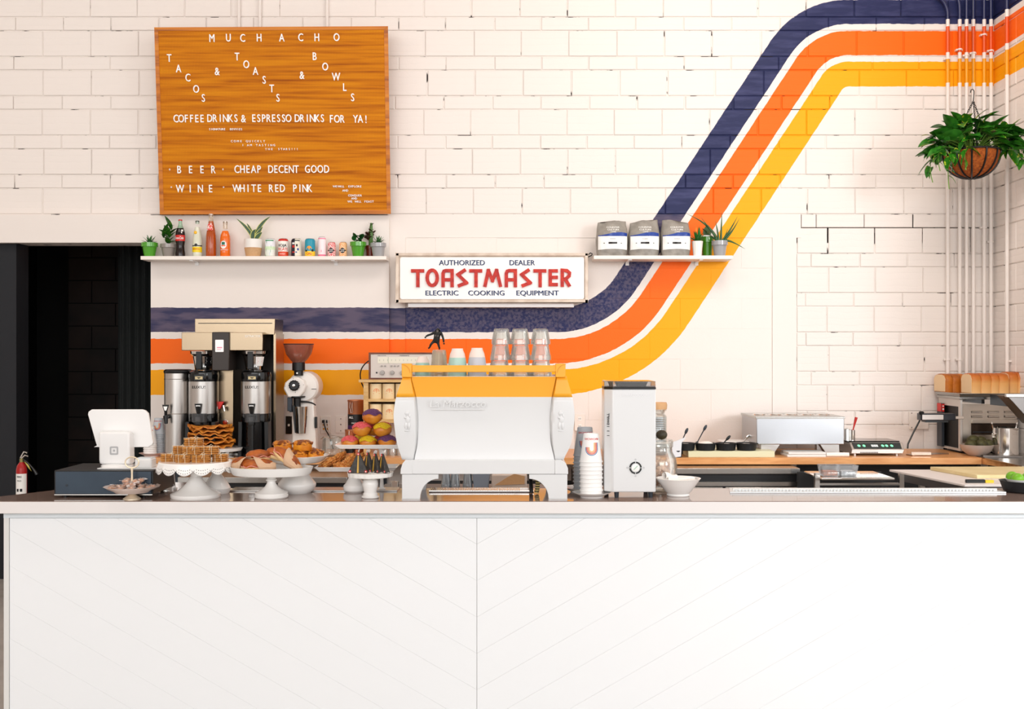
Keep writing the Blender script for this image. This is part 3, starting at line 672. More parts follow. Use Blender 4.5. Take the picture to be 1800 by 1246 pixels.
# ---------------------------------------------------------------- pots and plants
def pot(t, rt, rb, h, mt, rim=None, soil=True):
    rim = rim or h*.3
    part(t, 'pot', MB().lathe([(rb, 0), (rt*.86, h-rim), (rt, h-rim+.4), (rt, h), (rt*.88, h), (rt*.84, h-2.2), (0, h-2.2)], n=32), mt)
    if soil: part(t, 'soil', MB().lathe([(rt*.84, h-2.6), (rt*.4, h-1.6), (0, h-1.5)], n=16), M('soil', (44, 30, 20), .9))
LEAFM = {}
def leaf_mb(L, W, bend=.3, n=7, fold=.15, tip=.0, base_w=.12, thick=0):
    def fn(u, v):
        x = (u-.5)*2; wv = W/2*(math.sin(PI*min(1, v**.8))**.75*(1-base_w)+base_w*(1-v)); z = L*v; y = -bend*L*v*v
        return (x*wv, y-abs(x)*fold*wv*-1, z*(1-.25*bend*v))
    return MB().sheet(fn, 4, n)
def blade_mb(L, W, bend=.3, n=8, thick=.25):     # tapering succulent or sword leaf
    def fn(u, v):
        a = 2*PI*u; wv = W/2*(1-v)**.55*(.75+.6*v*(1-v)*2); return (wv*math.cos(a), wv*thick*math.sin(a)-bend*L*v*v, L*v*(1-.2*abs(bend)*v))
    return MB().sheet(fn, 8, n)
def aim(o, loc, az, tilt, roll=0., sc_=1.):      # leaf along +z: tilt from vertical, heading az
    o.location = loc; o.rotation_mode = 'QUATERNION'
    o.rotation_quaternion = (Matrix.Rotation(az, 3, 'Z') @ Matrix.Rotation(tilt, 3, 'X') @ Matrix.Rotation(roll, 3, 'Z')).to_quaternion(); o.scale = (sc_,)*3
def leaves(t, name, mb, mt, specs, kind=None):
    s = SCL[t.name]; me = mesh_of(name, mb, s, smooth=60); me.materials.append(mt)
    for (x, y, z, az, tilt, roll, k) in specs:
        o = bpy.data.objects.new(name, me); COL.objects.link(o); o.parent = t; aim(o, (x*s, y*s, z*s), az, tilt, roll, k)
        if kind: o['kind'] = kind
def joined_leaves(t, name, mb, mt, specs):
    out = MB()
    for (x, y, z, az, tilt, roll, k) in specs:
        mt_ = Matrix.Rotation(az, 3, 'Z') @ Matrix.Rotation(tilt, 3, 'X') @ Matrix.Rotation(roll, 3, 'Z')
        out.add([Vector((x, y, z))+mt_@(Vector(v)*k) for v in mb.v], mb.f)
    part(t, name, out, mt, smooth=60, kind='stuff')
green_pot = M('green_glaze', (76, 156, 34), .12, coat=.5); grey_pot = M('grey_glaze', (142, 134, 128), .2, coat=.4); white_pot = M('white_ceramic', (242, 238, 232), .3)
lgrey_pot = M('light_grey_glaze', (158, 158, 160), .2, coat=.4)
succ = M('succulent_green', (72, 120, 66), .45, rgb2=(44, 88, 48), ns=30); aloe_m = M('aloe_green', (52, 104, 44), .4, rgb2=(30, 70, 34), ns=25)
deep = M('deep_green_leaf', (28, 84, 26), .35, rgb2=(96, 150, 36), ns=70, lo=.5, hi=.72)
snake, nt, p = base('snake_leaf'); v = tcoord(nt, 'Object'); sp = nt.nodes.new('ShaderNodeSeparateXYZ'); nt.links.new(v, sp.inputs[0])
nz = noise_fac(nt, tcoord(nt, 'Object', (30, 30, 120)), 3); nt.links.new(ramp(nt, nz, [(.42, (22, 52, 30)), (.6, (60, 100, 56))]), p.inputs['Base Color']); p.inputs['Roughness'].default_value = .35
yedge = M('leaf_yellow_edge', (206, 206, 110), .4)
def rosette(n0, h0, spread, k0=1., rise=0, seed=1):
    r = random.Random(seed); sp_ = []
    for ring, (cnt, tl) in enumerate(n0):
        for i in range(cnt): sp_.append((0, 0, h0+rise*ring, 2*PI*i/cnt+ring*.6+r.uniform(-.2, .2), tl+r.uniform(-.1, .1), 0, k0*r.uniform(.85, 1.1)))
    return sp_
t = thing('potted_succulent', 'small spiky succulent in a green pot at the left end of the shelf', 'plant', 263, DS, SZ, 'pot plants on the left shelf'); pot(t, 14.3, 9, 25, green_pot)
leaves(t, 'leaf', blade_mb(18, 5, .1), succ, rosette([(7, 1.15), (6, .7), (4, .25)], 24, 1, .9, seed=3))
t = thing('potted_shrub', 'bushy dark green houseplant in a taupe pot beside the cola bottle', 'plant', 295.5, DS+.01, SZ, 'pot plants on the left shelf'); pot(t, 13.3, 8.5, 23, grey_pot)
sp_ = []; r_ = random.Random(5)
for i in range(15): a = i*2.4; z = 23+i*1.5; sp_.append((2*math.cos(a), 2*math.sin(a), z, a, r_.uniform(.45, .95)*(1.25-(z-22)/45), r_.uniform(-.5, .5), r_.uniform(.8, 1.1)))
sp_.append((6, 0, 48, -.6, .35, 0, 1.3)); sp_.append((-8, 0, 34, .9, .25, .3, 1.35))
leaves(t, 'leaf', leaf_mb(22, 9.5, .2), deep, sp_); part(t, 'stem', MB().tube([(0, 0, 20), (1, 0, 40), (5, 0, 52)], .7, 6).tube([(0, 0, 20), (-4, 0, 32), (-8, 0, 40)], .6, 6), succ)
t = thing('snake_plant', 'variegated snake plant with arching leaves in a white and wood pot', 'plant', 445, DS, SZ, 'pot plants on the left shelf')
part(t, 'pot', MB().lathe([(12.5, 0), (15.2, 16), (15.2, 16.2)], n=32), M('pale_wood_pot', (214, 174, 130), .6, rgb2=(196, 150, 104), ns=60, st=(1, 1, 12)))
part(t, 'pot_rim', MB().lathe([(15.4, 16), (15.9, 31), (14.4, 31), (14, 28.5), (0, 28.5)], n=32), white_pot, label='white upper half of the pot')
for pts, wd in (([(1, 0, 30), (-6, 2, 50), (-30, 0, 68)], 6.5), ([(3, 0, 30), (8, 0, 58), (31, -2, 71)], 7.5), ([(-1, 1, 30), (-3, 3, 48), (-12, 2, 60)], 6), ([(4, -2, 30), (8, -3, 42), (18, -4, 53)], 8), ([(5, -3, 30), (9, -4, 38), (17, -5, 43)], 9), ([(0, -2, 29), (-2, -3, 44), (6, -4, 48)], 9)):
    c = bez(*pts, 12)
    def strip(w0, off): return MB().sheet(lambda u, v, w0=w0, off=off: (lambda i: (c[i].x+(u-.5)*2*w0*math.sin(PI*min(.999, .22+.78*v))**.8*(abs(c[min(i+1, 12)].z-c[max(i-1, 0)].z)/((c[min(i+1, 12)]-c[max(i-1, 0)]).length+.01)), c[i].y+off, c[i].z+(u-.5)*-2*w0*math.sin(PI*min(.999, .22+.78*v))**.8*((c[min(i+1, 12)].x-c[max(i-1, 0)].x)/((c[min(i+1, 12)]-c[max(i-1, 0)]).length+.01))))(round(v*12)), 4, 12)
    lf = part(t, 'leaf', strip(wd/2, 0), yedge); part(lf, 'leaf_centre', strip(wd/2*.7, -.25), snake)
t = thing('potted_jade', 'round-leaved plant in a green pot near the right end of the shelf', 'plant', 629.5, DS-.01, SZ, 'pot plants on the left shelf'); pot(t, 14.3, 9, 26, green_pot)
sp_ = [(r_.uniform(-6, 6), r_.uniform(-4, 4), 26+r_.uniform(0, 10), r_.uniform(0, 6.28), r_.uniform(.3, 1.2), r_.uniform(-.5, .5), r_.uniform(.7, 1.1)) for _ in range(18)]+[(-6, -2, 26, 1.4, 1.1, 0, 1.2), (7, -2, 27, -1.5, 1.1, 0, 1.2)]
leaves(t, 'leaf', leaf_mb(11, 8, .3), M('jade_leaf', (30, 84, 34), .3), sp_)
t = thing('tall_cactus', 'tall dark cactus with purplish lobes in a brown pot, behind two other pots', 'plant', 651, DS+.045, SZ, 'pot plants on the left shelf'); pot(t, 9, 7, 21, M('brown_pot', (104, 32, 16), .3))
part(t, 'stem', MB().tube([(1, 0, 20), (1, 0, 40), (2, 0, 61)], [4, 4.2, 2.2], 5), M('cactus_green', (70, 110, 40), .4))
sp_ = [(r_.choice([-3, 3]), r_.uniform(-2, 2), 28+r_.uniform(0, 18), r_.choice([PI/2, -PI/2])+r_.uniform(-.9, .9), r_.uniform(.6, 1.3), r_.uniform(-1, 1), r_.uniform(1.1, 1.6)) for _ in range(30)]+[(0, 0, 54, PI/2-.3, .6, 0, 1.3), (3, 0, 54, -PI/2, .5, 0, 1.4), (3, 0, 50, -PI/2, .8, 0, 1.1)]
leaves(t, 'lobe', leaf_mb(8, 4.5, .2), M('purple_leaf', (72, 28, 24), .4, rgb2=(40, 44, 22), ns=60), sp_)
t = thing('potted_aloe', 'small aloe in a light grey pot at the right end of the left shelf', 'plant', 665, DS-.02, SZ, 'pot plants on the left shelf'); pot(t, 14, 9.5, 24, lgrey_pot)
leaves(t, 'leaf', blade_mb(17, 4.5, .12), succ, rosette([(7, 1.05), (6, .6), (4, .2)], 23, 1, .95, seed=9))
# right shelf
DS2 = 7.16
t = thing('potted_succulent', 'upright succulent in a slim white pot beside the third coffee bag', 'plant', 1226, DS2-.035, SZ2, 'pot plants on the right shelf')
part(t, 'pot', MB().lathe([(7.2, 0), (9.9, 26), (8.8, 26), (8.4, 23.5), (0, 23.5)], n=12), white_pot, smooth=10)
leaves(t, 'leaf', blade_mb(22, 6, .15), M('lily_green', (34, 104, 36), .4), rosette([(6, 1.0), (5, .55), (3, .15)], 24, 1, 1, seed=4)+[(3, 0, 24, -.2, .1, 0, 1.3)])
leaves(t, 'flower_bud', blade_mb(8, 2.5, 0), flat('bud', (250, 150, 20)), [(-2, 0, 43, 0, .05, 0, 1)])
t = thing('potted_paddle_plant', 'broad-leaved succulent in a tall green pot, behind the white and grey pots', 'plant', 1243, DS2+.062, SZ2, 'pot plants on the right shelf')
pot(t, 11.5, 8, 37, M('dark_green_glaze', (60, 128, 22), .12, coat=.5), 11)
leaves(t, 'leaf', leaf_mb(22, 15, .1), M('paddle_leaf', (74, 104, 66), .45), [(0, 0, 35, 0, .1, 0, 1.05), (2, 1, 35, -1.3, .5, 0, .9), (-2, 1, 35, 1.3, .55, 0, .8), (0, -2, 35, .2, .5, .5, .7)])
part(t, 'pot_lip', MB().lathe([(11.8, 36), (11.8, 38), (9.5, 38), (9.5, 36)], n=24, cap=False), white_pot, label='white glazed lip')
t = thing('potted_aloe', 'long-leaved aloe in a light grey pot at the end of the right shelf', 'plant', 1265, DS2-.02, SZ2, 'pot plants on the right shelf'); pot(t, 14.2, 9.5, 27, lgrey_pot)
for pts, wd in (([(-4, 0, 26), (-12, 0, 55), (-58, -4, 74)], 2.6), ([(0, 0, 26), (-14, -2, 42), (-34, -4, 69)], 2), ([(-2, -2, 26), (-4, -3, 45), (-8, -3, 62)], 1.8), ([(2, 0, 26), (3, 0, 50), (4, 0, 80)], 1.9), ([(5, 0, 26), (18, 0, 44), (31, -2, 70)], 2.2), ([(6, -2, 26), (22, -2, 42), (34, -4, 66)], 2), ([(8, -2, 27), (16, -4, 30), (43, -8, 12)], 2.2), ([(-3, -3, 26), (-12, -4, 32), (-22, -5, 40)], 2), ([(3, -3, 26), (10, -4, 34), (13, -5, 48)], 1.6)):
    c = bez(*pts, 10); part(t, 'leaf', MB().tube(c, [wd*(1-(i/10)**1.6)+.12 for i in range(11)], 7), aloe_m)
# coffee bags
grey_foil = M('grey_foil_bag', (160, 154, 145), .4, .05, rgb2=(138, 133, 125), ns=14, bump=.7, bs=22, bd=.01)
def bag(px, w, h, seed, lab, top):
    t = thing('coffee_bag', lab, 'bag', px, DS2-.01, SZ2, 'coffee bags on the right shelf')
    dpt = 34; nu, nv = 40, 26
    def fn(u, v):
        a = 2*PI*u; k = 3.2; c, s_ = math.cos(a), math.sin(a); q = (abs(c)**k+abs(s_)**k)**(-1/k)
        pinch = 1 if v < .62 else 1-.80*((v-.62)/.38)**1.5
        bul = .93+.09*math.sin(PI*min(1, v*1.15)); n = mnoise.noise(Vector((c*2.2+seed*5, s_*2.2, v*4)))
        n2 = mnoise.noise(Vector((c*6+seed, s_*6, v*11)))
        x = w/2*q*c*bul*(1-.05*max(0, v-.8)*5)+n*1.2; y = dpt/2*q*s_*bul*pinch+n*2+n2*.9
        return (x, y, h*v+(top[0]*(x/w)+top[1]*math.sin(x*.17+seed)+n2*1.2)*max(0, (v-.6)/.4))
    m = MB().sheet(fn, nu, nv); g = len(m.v); m.f.append(tuple(range(nu, -1, -1))); m.f.append(tuple(nv*(nu+1)+i for i in range(nu+1)))
    part(t, 'pouch', m, grey_foil, smooth=50)
    def front(x, z, off):        # a point just in front of the pouch face
        v = min(.97, max(.02, z/h)); best = None
        c = max(-.999, min(.999, x/(w/2*.97))); bul = .93+.09*math.sin(PI*min(1, v*1.15)); pinch = 1 if v < .62 else 1-.80*((v-.62)/.38)**1.5
        s_ = (1-abs(x/(w/2*bul*1.02))**3.2 if abs(x) < w/2*bul*1.02 else 0.)**(1/3.2); a = math.atan2(-max(s_, .2), c); cc, ss = math.cos(a), math.sin(a)
        n = mnoise.noise(Vector((cc*2.2+seed*5, ss*2.2, v*4))); n2 = mnoise.noise(Vector((cc*6+seed, ss*6, v*11)))
        return (x, -dpt/2*s_*bul*pinch+n*2+n2*.9-off, z)
    L = w*.46
    part(t, 'label', MB().sheet(lambda u, v: front(-L+2*L*u, 10+(24*v)*(1-0)+1.5*math.sin(u*3)*(1-v), 1.0), 24, 8), inkwhite, label='white paper label')
    part(t, 'blue_wave', MB().sheet(lambda u, v: front(-L+2*L*u, 33.8+(1.5+5.5*(.5-.5*math.cos(PI*u*1.35)))*v+1.2*math.sin(u*3)*0, 1.1), 20, 2), M('bag_blue', (24, 62, 150), .35))
    tx = MB()
    for s_, z, hh, ws in (('COUNTER', 50, 3.2, 1.1), ('CULTURE', 45.5, 3.2, 1.1), ('COFFEE', 41.5, 2, 1)):
        q = MB().text(s_, 1, 0, z, hh, ws, .1, bold=.02); tx.add([Vector(front(x, z_, 1.2-y*0)) for x, y, z_ in q.v], q.f)
    part(t, 'lettering', tx, inkwhite, smooth=0)
    tx = MB()
    for s_, z, hh, ws, xx in (('HOLOGRAM', 29, 1.3, 1, 0),):
        q = MB().text(s_, xx, 0, z, hh, ws, .1); tx.add([Vector(front(x, z_, 1.5)) for x, y, z_ in q.v], q.f)
    q = MB().sheet(lambda u, v: front(-7.5+15*u, 20.5+3*v, 1.5), 6, 1); tx.add(q.v, q.f)
    for xx in (-16, 14): q = MB().sheet(lambda u, v: front(xx+2*u, 21+1.2*v, 1.5), 1, 1); tx.add(q.v, q.f)
    part(t, 'print', tx, inkblack, smooth=0)
bag(1075.5, 55, 61, 1, 'grey coffee bag with white label, nearest the sign', (4, 1.6))
bag(1131.5, 54, 62, 2, 'grey coffee bag with white label, middle of three', (6, 1.6))
bag(1187, 52, 61, 3, 'grey coffee bag with white label, beside the white plant pot', (-8, 1.6))

# ---------------------------------------------------------------- the enamel sign
t = thing('wall_sign', 'old white light-box sign with red and navy lettering', 'sign', 864, 7.16, zpx(532, 7.16))
sf = M('sign_face', (240, 236, 232), .12, coat=.3); fr = M('sign_frame', (232, 216, 200), .45, rgb2=(206, 186, 168), ns=12)
part(t, 'box', MB().box(-166, 168, 1, 30, 2, 84), fr)
part(t, 'face', MB().prism(rrect(-161, 163, 6, 80, 4), -.8, 2, 'y'), sf, bevel=.4)
part(t, 'frame', MB().box(-168, 169.5, -3, 2, 82, 87).box(-168, 169.5, -3, 2, 0, 5.5).box(-168, -162.5, -3, 2, 0, 87).box(164, 169.5, -3, 2, 0, 87), fr, bevel=.6)
navyink = M('sign_navy', (26, 46, 92), .3)
part(t, 'lettering', MB().text('AUTHORIZED', -52, -.8, 70.5, 9.4, 1.0, .3, bold=.03).text('DEALER', 54, -.8, 70.5, 9.4, 1.0, .3, bold=.03).text('ELECTRIC', -87, -.8, 17.3, 9.0, 1.1, .3, bold=.03).text('COOKING', -9, -.8, 17.3, 9.0, 1.1, .3, bold=.03).text('EQUIPMENT', 81, -.8, 17.3, 9.0, 1.12, .3, bold=.03), navyink, smooth=0)
redm = M('sign_red', (176, 16, 8), .45, rgb2=(206, 44, 16), ns=40)
NS = [0]
def stroke(m, pts, w, closed=False, y0=-4.2, y1=-.8):
    NS[0] += 1; y0 -= .12*(NS[0] % 5)
    if not closed and len(pts) > 2:
        for i in range(1, len(pts)-1):
            a, b, c = [Vector(q) for q in pts[i-1:i+2]]; u, v = (b-a).normalized(), (c-b).normalized()
            if u.dot(v) < -.15:
                stroke(m, list(pts[:i])+[tuple(b+u*w*.42)], w, False); stroke(m, [tuple(b-v*w*.42)]+list(pts[i+1:]), w, False); return m
    P = [Vector((x, z)) for x, z in pts]; n = len(P); A = []; B = []
    for i in range(n):
        if closed: d0, d1 = P[i]-P[i-1], P[(i+1)%n]-P[i]
        else: d0 = P[i]-P[i-1] if i else P[1]-P[0]; d1 = P[i+1]-P[i] if i < n-1 else P[i]-P[i-1]
        d0.normalize(); d1.normalize(); n0, n1 = Vector((-d0.y, d0.x)), Vector((-d1.y, d1.x)); q = n0+n1; q = q/(q.length_squared)*2 if q.length_squared > .4 else n1
        A.append(P[i]+q*w/2); B.append(P[i]-q*w/2)
    for i in range(n if closed else n-1):
        j = (i+1) % n; m.add([(A[i].x, y1, A[i].y), (B[i].x, y1, B[i].y), (B[j].x, y1, B[j].y), (A[j].x, y1, A[j].y), (A[i].x, y0, A[i].y), (B[i].x, y0, B[i].y), (B[j].x, y0, B[j].y), (A[j].x, y0, A[j].y)],
             [(0,1,2,3),(4,5,6,7),(0,3,7,4),(1,2,6,5)]+([] if closed else ([(0,1,5,4)] if i == 0 else [])+([(2,3,7,6)] if i == n-2 else [])))
    return m
def sx(cx): return (680+cx/4.737)-864
def sz(cy): return 532-(430+cy/4.737)
W_ = 6.0
def SG(*lines, cl=()):
    m = MB()
    for i, l in enumerate(lines): stroke(m, [(sx(a), sz(b)) for a, b in l], W_, i in cl)
    return m
def Tt(x0, x1): c = (x0+x1)/2+2; return SG([(x0, 219), (x1, 219)], [(c, 205), (c, 355)])
def Aa(x0, x1): return SG([(x0+14, 355), (x0+14, 240), (x0+22, 222), (x0+38, 217), (x1-14, 217), (x1-14, 355)], [(x0+14, 293), (x1-14, 293)])
def Ss(d): return SG([(657+d, 208), (593+d, 250), (664+d, 318), (592+d, 346)])
big = [('T', Tt(203, 312)), ('O', SG([(379+42*math.cos(a*PI/9), 277+64*math.sin(a*PI/9)) for a in range(18)], cl=(0,))), ('A', Aa(455, 558)), ('S', Ss(0)), ('T', Tt(686, 795)),
       ('M', SG([(816, 352), (846, 215), (880, 300), (914, 215), (948, 352)])), ('A', Aa(981, 1084)), ('S', Ss(530)), ('T', Tt(1220, 1328)),
       ('E', SG([(1424, 219), (1360, 219), (1360, 333), (1424, 333)], [(1360, 273), (1424, 273)])),
       ('R', SG([(1460, 352), (1460, 214), (1498, 217), (1520, 236), (1517, 262), (1490, 286), (1474, 288)], [(1484, 284), (1522, 350)]))]
for nm, m in big: part(t, 'letter', m, redm, smooth=0)
solo('sign_ledge', MB().box(-147, 145, 0, 20, 0, 7.5), white, 'slim white metal channel fixed under the sign', 'ledge', 864, 7.2, zpx(540, 7.2), bevel=.5)
solo('black_hook', MB().tube([(0, 4, 0), (4, 0, 2), (7, 0, 3), (8, 0, 6), (5, 0, 7.5), (1, 0, 5), (0, 4, 0)], 1, 6), black, 'small black wire hook between sign and right shelf', 'hook', 1033, 7.26, zpx(452, 7.26))
# ================================================================ on the front counter
# ---- cash drawer and tablet till
D = 4.43
t = thing('cash_drawer', 'flat dark blue-grey cash drawer on the counter under the tablet till', 'cash drawer', 181.5, D, CT)
slate = M('slate_metal', (58, 72, 86), .35, .3, rgb2=(50, 62, 76), ns=6)
part(t, 'body', MB().box(-87, 87, 2, 126, 6, 48), M('drawer_black', (22, 24, 28), .4), bevel=1)
part(t, 'front', MB().box(-84, 84, -.5, 2, 7, 46), slate, bevel=.6); part(t, 'rail', MB().box(-86, 86, -.3, 3, 4.5, 6.5), steel_h)
part(t, 'lock', MB().tube([(-64, 0, 22), (-64, -1.2, 22)], 2.2, 14), dark_steel)
for x in (-70, 68): part(t, 'foot', MB().lathe([(3.4, 0), (4, 6)], x, 10, 12), black)
for x in (-70, 68): part(t, 'foot', MB().lathe([(3.4, 0), (4, 6)], x, 110, 12), black)
ZD = CT+48*D/F
t = thing('base_tray', 'thin white tray lying on top of the cash drawer', 'tray', 225, 4.5, ZD)
part(t, 'tray', MB().box(-52, 52, -6, 70, 0, 1.6), white, bevel=.5)
ZT = ZD+1.6*4.5/F
D = 4.56
t = thing('tablet_till', 'white tablet point-of-sale stand seen from behind with a square emblem', 'till', 202, D, ZT)
part(t, 'base_disc', MB().lathe([(27, 0), (27, 1.2), (24, 3), (10, 4.5), (0, 4.5)], 0, 10, 32), white)
part(t, 'stand', MB().prism([(-2, 4), (12, 2.5), (24, 4), (22, 56), (6, 62), (-4, 60), (-4, 12)], -27, 27, 'x'), white, bevel=3)
m = MB(); P = [(-46, 32), (51, 32), (58, 36), (60, 40), (51, 92), (46, 97), (40, 99), (-49, 99), (-55, 95), (-56, 90), (-42, 40), (-40, 35)]
m.prism([(x+1, z) for x, z in P], 18, 25, 'y')
tb = part(t, 'tablet', m, white, bevel=2.2); part(tb, 'screen', MB().box(-44, 44, 25, 25.4, 40, 92), black_gloss)
lg = M('emblem_grey', (176, 176, 178), .4); m = MB()
for r0, r1 in ((4.6, 7.4),):
    o_, i_ = rrect(-r1, r1, -r1, r1, 2.2, 3), rrect(-r0, r0, -r0, r0, 1, 3); n = len(o_)
    m.add([(x, -4.5, 28+z) for x, z in o_]+[(x, -4.5, 28+z) for x, z in i_], [(k, (k+1) % n, (k+1) % n+n, k+n) for k in range(n)])
m.prism([(-1.8, 26.2), (1.8, 26.2), (1.8, 29.8), (-1.8, 29.8)], -4.6, -4.2, 'y')
part(t, 'emblem', m, lg, label='square outline emblem with a dot', smooth=0)
t = thing('card_reader', 'small white square card reader beside the tablet till', 'card reader', 256, 4.52, ZT)
part(t, 'body', MB().prism(rrect(-15, 15, -14, 14, 4), 0, 16, 'z'), white, bevel=1.5); part(t, 'dock', MB().prism(rrect(-13, 13, -12, 12, 3), 16, 17.5, 'z'), M('cool_white', (225, 232, 236)), bevel=.4)
# ---- gold handled sweet stand
D = 4.40
gold = M('pale_gold', (246, 230, 202), .25, .35); pinkchina = M('pink_rim_china', (242, 222, 212), .25, coat=.3)
t = thing('sweet_stand', 'small footed plate with pale gold loop handle in front of the cash drawer', 'cake stand', 232, D, CT)
part(t, 'foot', MB().lathe([(15, 0), (15, 1.2), (12, 3), (7, 7), (5.5, 12), (0, 12)], n=32), gold)
part(t, 'plate', MB().lathe([(0, 11), (28, 11.5), (31, 14), (46, 21.5), (47.5, 22.6), (45.5, 22.8), (30, 16.5), (0, 15)], n=48, wob=lambda a, z: 1+(.02*math.cos(16*a) if z > 19 else 0)), pinkchina)
m = MB().tube([(0, 0, 15), (0, 0, 30), (0, 0, 44), (0, 0, 54)], [1.6, 2.2, 1.5, 2.4], 10)
part(t, 'stem', m, gold); part(t, 'loop_handle', MB().tube([(12*math.cos(a*PI/12), 0, 64+9.5*math.sin(a*PI/12)) for a in range(24)], 1.3, 8, closed=True), gold)
caramel = M('caramel', (230, 158, 80), .35, rgb2=(204, 122, 48), ns=200); wrapm = M('clear_wrapper', (250, 244, 242), .15, trans=.15, bump=.8, bs=220, bd=.003)
def wrap_mb(seed):
    m = MB()
    for sg in (-1, 1): m.sheet(lambda u, v: (sg*(3+8*u), (v-.5)*(5+8*u)+mnoise.noise(Vector((u*5, v*7, seed)))*2, 4+mnoise.noise(Vector((u*4+9, v*6, seed)))*3.4), 4, 6)
    return m
sweets = []
for k in range(3):
    t = thing('wrapped_caramel', 'x', 'sweet', 232, D, CT, 'wrapped caramels on the gold handled stand')
    part(t, 'film', MB().ball((0, 0, 3.4), (7.4, 5.8, 3.9), 12, 7, .5, 3, k+5), thin_glass('wrapper_film', (252, 248, 246), .2, .3), smooth=20); part(t, 'caramel', MB().ball((0, 0, 3), (6, 4.6, 3), 14, 8, .25, 2, k), caramel); part(t, 'wrapper', wrap_mb(k), wrapm, smooth=20, kind='stuff'); sweets.append(t)
    t.location.z = -9 if False else CT
pos = []
for n, rr, z in ((13, 33, 17.5), (8, 20, 19), (5, 9, 23)):
    for i in range(n): a = 2*PI*i/n+rr; pos.append((rr*math.cos(a)*1.05, rr*math.sin(a), z+R.uniform(-.6, .8), R.uniform(0, 3), ))
pos += [(-9, -7, 28, .4), (8, -5, 28, 2.2), (14, 4, 29, 1), (-10, 8, 29, 0)]
s_ = D/F
for i, (x, y, z, a) in enumerate(pos):
    if i < 3: o = sweets[i]
    else: o = dup(sweets[i % 3], 232, D, CT, 'x')
    o.location = (loc_of(232, D, CT).x+x*s_, D+y*s_, CT+z*s_); o.rotation_euler = (R.uniform(-.3, .3), R.uniform(-.3, .3), a)
    o['label'] = 'clear-wrapped caramel ' + ('around the rim of the gold handled sweet stand' if i < 13 else 'in the second ring of the sweet stand heap' if i < 21 else 'near the stem of the sweet stand heap' if i < 26 else 'on top of the sweet stand heap'); o['group'] = 'wrapped caramels, ' + ('rim' if i < 13 else 'second ring' if i < 21 else 'near the stem' if i < 26 else 'top')

# ---- cake stands
def stand(name, lab, px, D, prof_foot, plate_prof, fmat=china, wobp=None, n=56, squash=1., group='white cake stands', deco=None):
    t = thing(name, lab, 'cake stand', px, D, CT, group)
    part(t, 'foot', MB().lathe(prof_foot, n=40), fmat)
    part(t, 'plate', MB().lathe(plate_prof, n=n, wob=wobp, sy=squash), fmat)
    if deco: deco(t)
    return t
# lace-edged stand
D = 4.45
t = thing('lace_cake_stand', 'white cake stand with scalloped pierced rim holding tied biscuit bundles', 'cake stand', 344, D, CT, 'white cake stands')
part(t, 'foot', MB().lathe([(42, 0), (43, 2), (43, 6.5), (41, 7.5), (38, 9), (30, 13), (22.5, 18.5), (16.5, 25), (12, 31.5), (10, 36), (9, 37), (9.2, 39), (8.6, 41), (8.6, 58), (12, 61), (0, 61)], n=40), china)
PZ = 61
part(t, 'plate', MB().lathe([(0, PZ-1), (60, PZ), (62, PZ+2), (0, PZ+2)], n=64), china)
NL = 14
def lace(u, v):
    a = 2*PI*u; sc_ = abs(math.sin(a*NL/2)); drop = 11+9*sc_**.7; r = 62+(4.5*v**1.2)
    return (r*math.cos(a), r*math.sin(a), PZ+3-(drop)*v)
part(t, 'lace_rim', MB().sheet(lace, NL*10, 6), china, solid=.8, smooth=50)
m = MB()
for i in range(NL*8):
    a = 2*PI*(i+.5)/(NL*8); sc_ = abs(math.sin(a*NL/2))
    for fz in (.55, .8):
        if fz == .55 and sc_ < .25: continue
        dz = PZ+3-(11+9*sc_**.7)*fz; r = 62+4.5*fz**1.2+.9
        m.add([(r*math.cos(a+q*.013), r*math.sin(a+q*.013), dz+w*.85) for q, w in ((-1, 0), (0, -1), (1, 0), (0, 1))], [(0, 1, 2, 3)])
part(t, 'piercing', m, M('pierced_hole', (70, 62, 58), .8), smooth=0, kind='stuff')
# the stand hidden behind it
stand('cake_stand', 'plain white cake stand half hidden behind the lace-edged one', 381, 4.585, [(21, 0), (22, 2), (24, 9), (22, 13), (14, 26), (9, 32), (8, 40), (0, 40)], [(0, 38), (34, 40), (36, 44), (34, 44), (0, 42)])
# ribbed oval stand
D = 4.44
t = thing('ribbed_cake_stand', 'white oval cake stand with ribbed rim holding wrapped sandwiches', 'cake stand', 477, D, CT, 'white cake stands')
part(t, 'foot', MB().lathe([(28, 0), (29.5, 2), (29.5, 5), (28.5, 6), (28.5, 9), (24, 11), (17, 15), (11, 20), (7.5, 26), (7.3, 28.5), (9.6, 30), (9.6, 31.5), (7.5, 33), (9, 36), (15, 40), (0, 40)], n=40), china)
part(t, 'plate', MB().lathe([(0, 38), (56, 38.5), (66, 40), (68.5, 43), (72, 53), (73, 54.5), (71, 54.5), (64, 44), (0, 42)], n=160, sy=.62, wob=lambda a, z: 1+(.009*math.cos(80*a) if 40 < z < 54 else 0)), china)
# big stand behind it with pastries
t = thing('wide_cake_stand', 'large white cake stand with broad foot behind the ribbed one', 'cake stand', 522, 4.60, CT, 'white cake stands')
part(t, 'foot', MB().lathe([(24, 0), (31, 7), (33.5, 14), (33, 17), (27, 24), (19, 36), (15.5, 46), (15, 54), (0, 54)], n=40), china)
part(t, 'plate', MB().lathe([(0, 52), (40, 53.5), (46, 56), (56, 66), (54, 66.5), (44, 58), (0, 57)], n=96, wob=lambda a, z: 1+(.008*math.cos(48*a) if z > 56 else 0)), china)
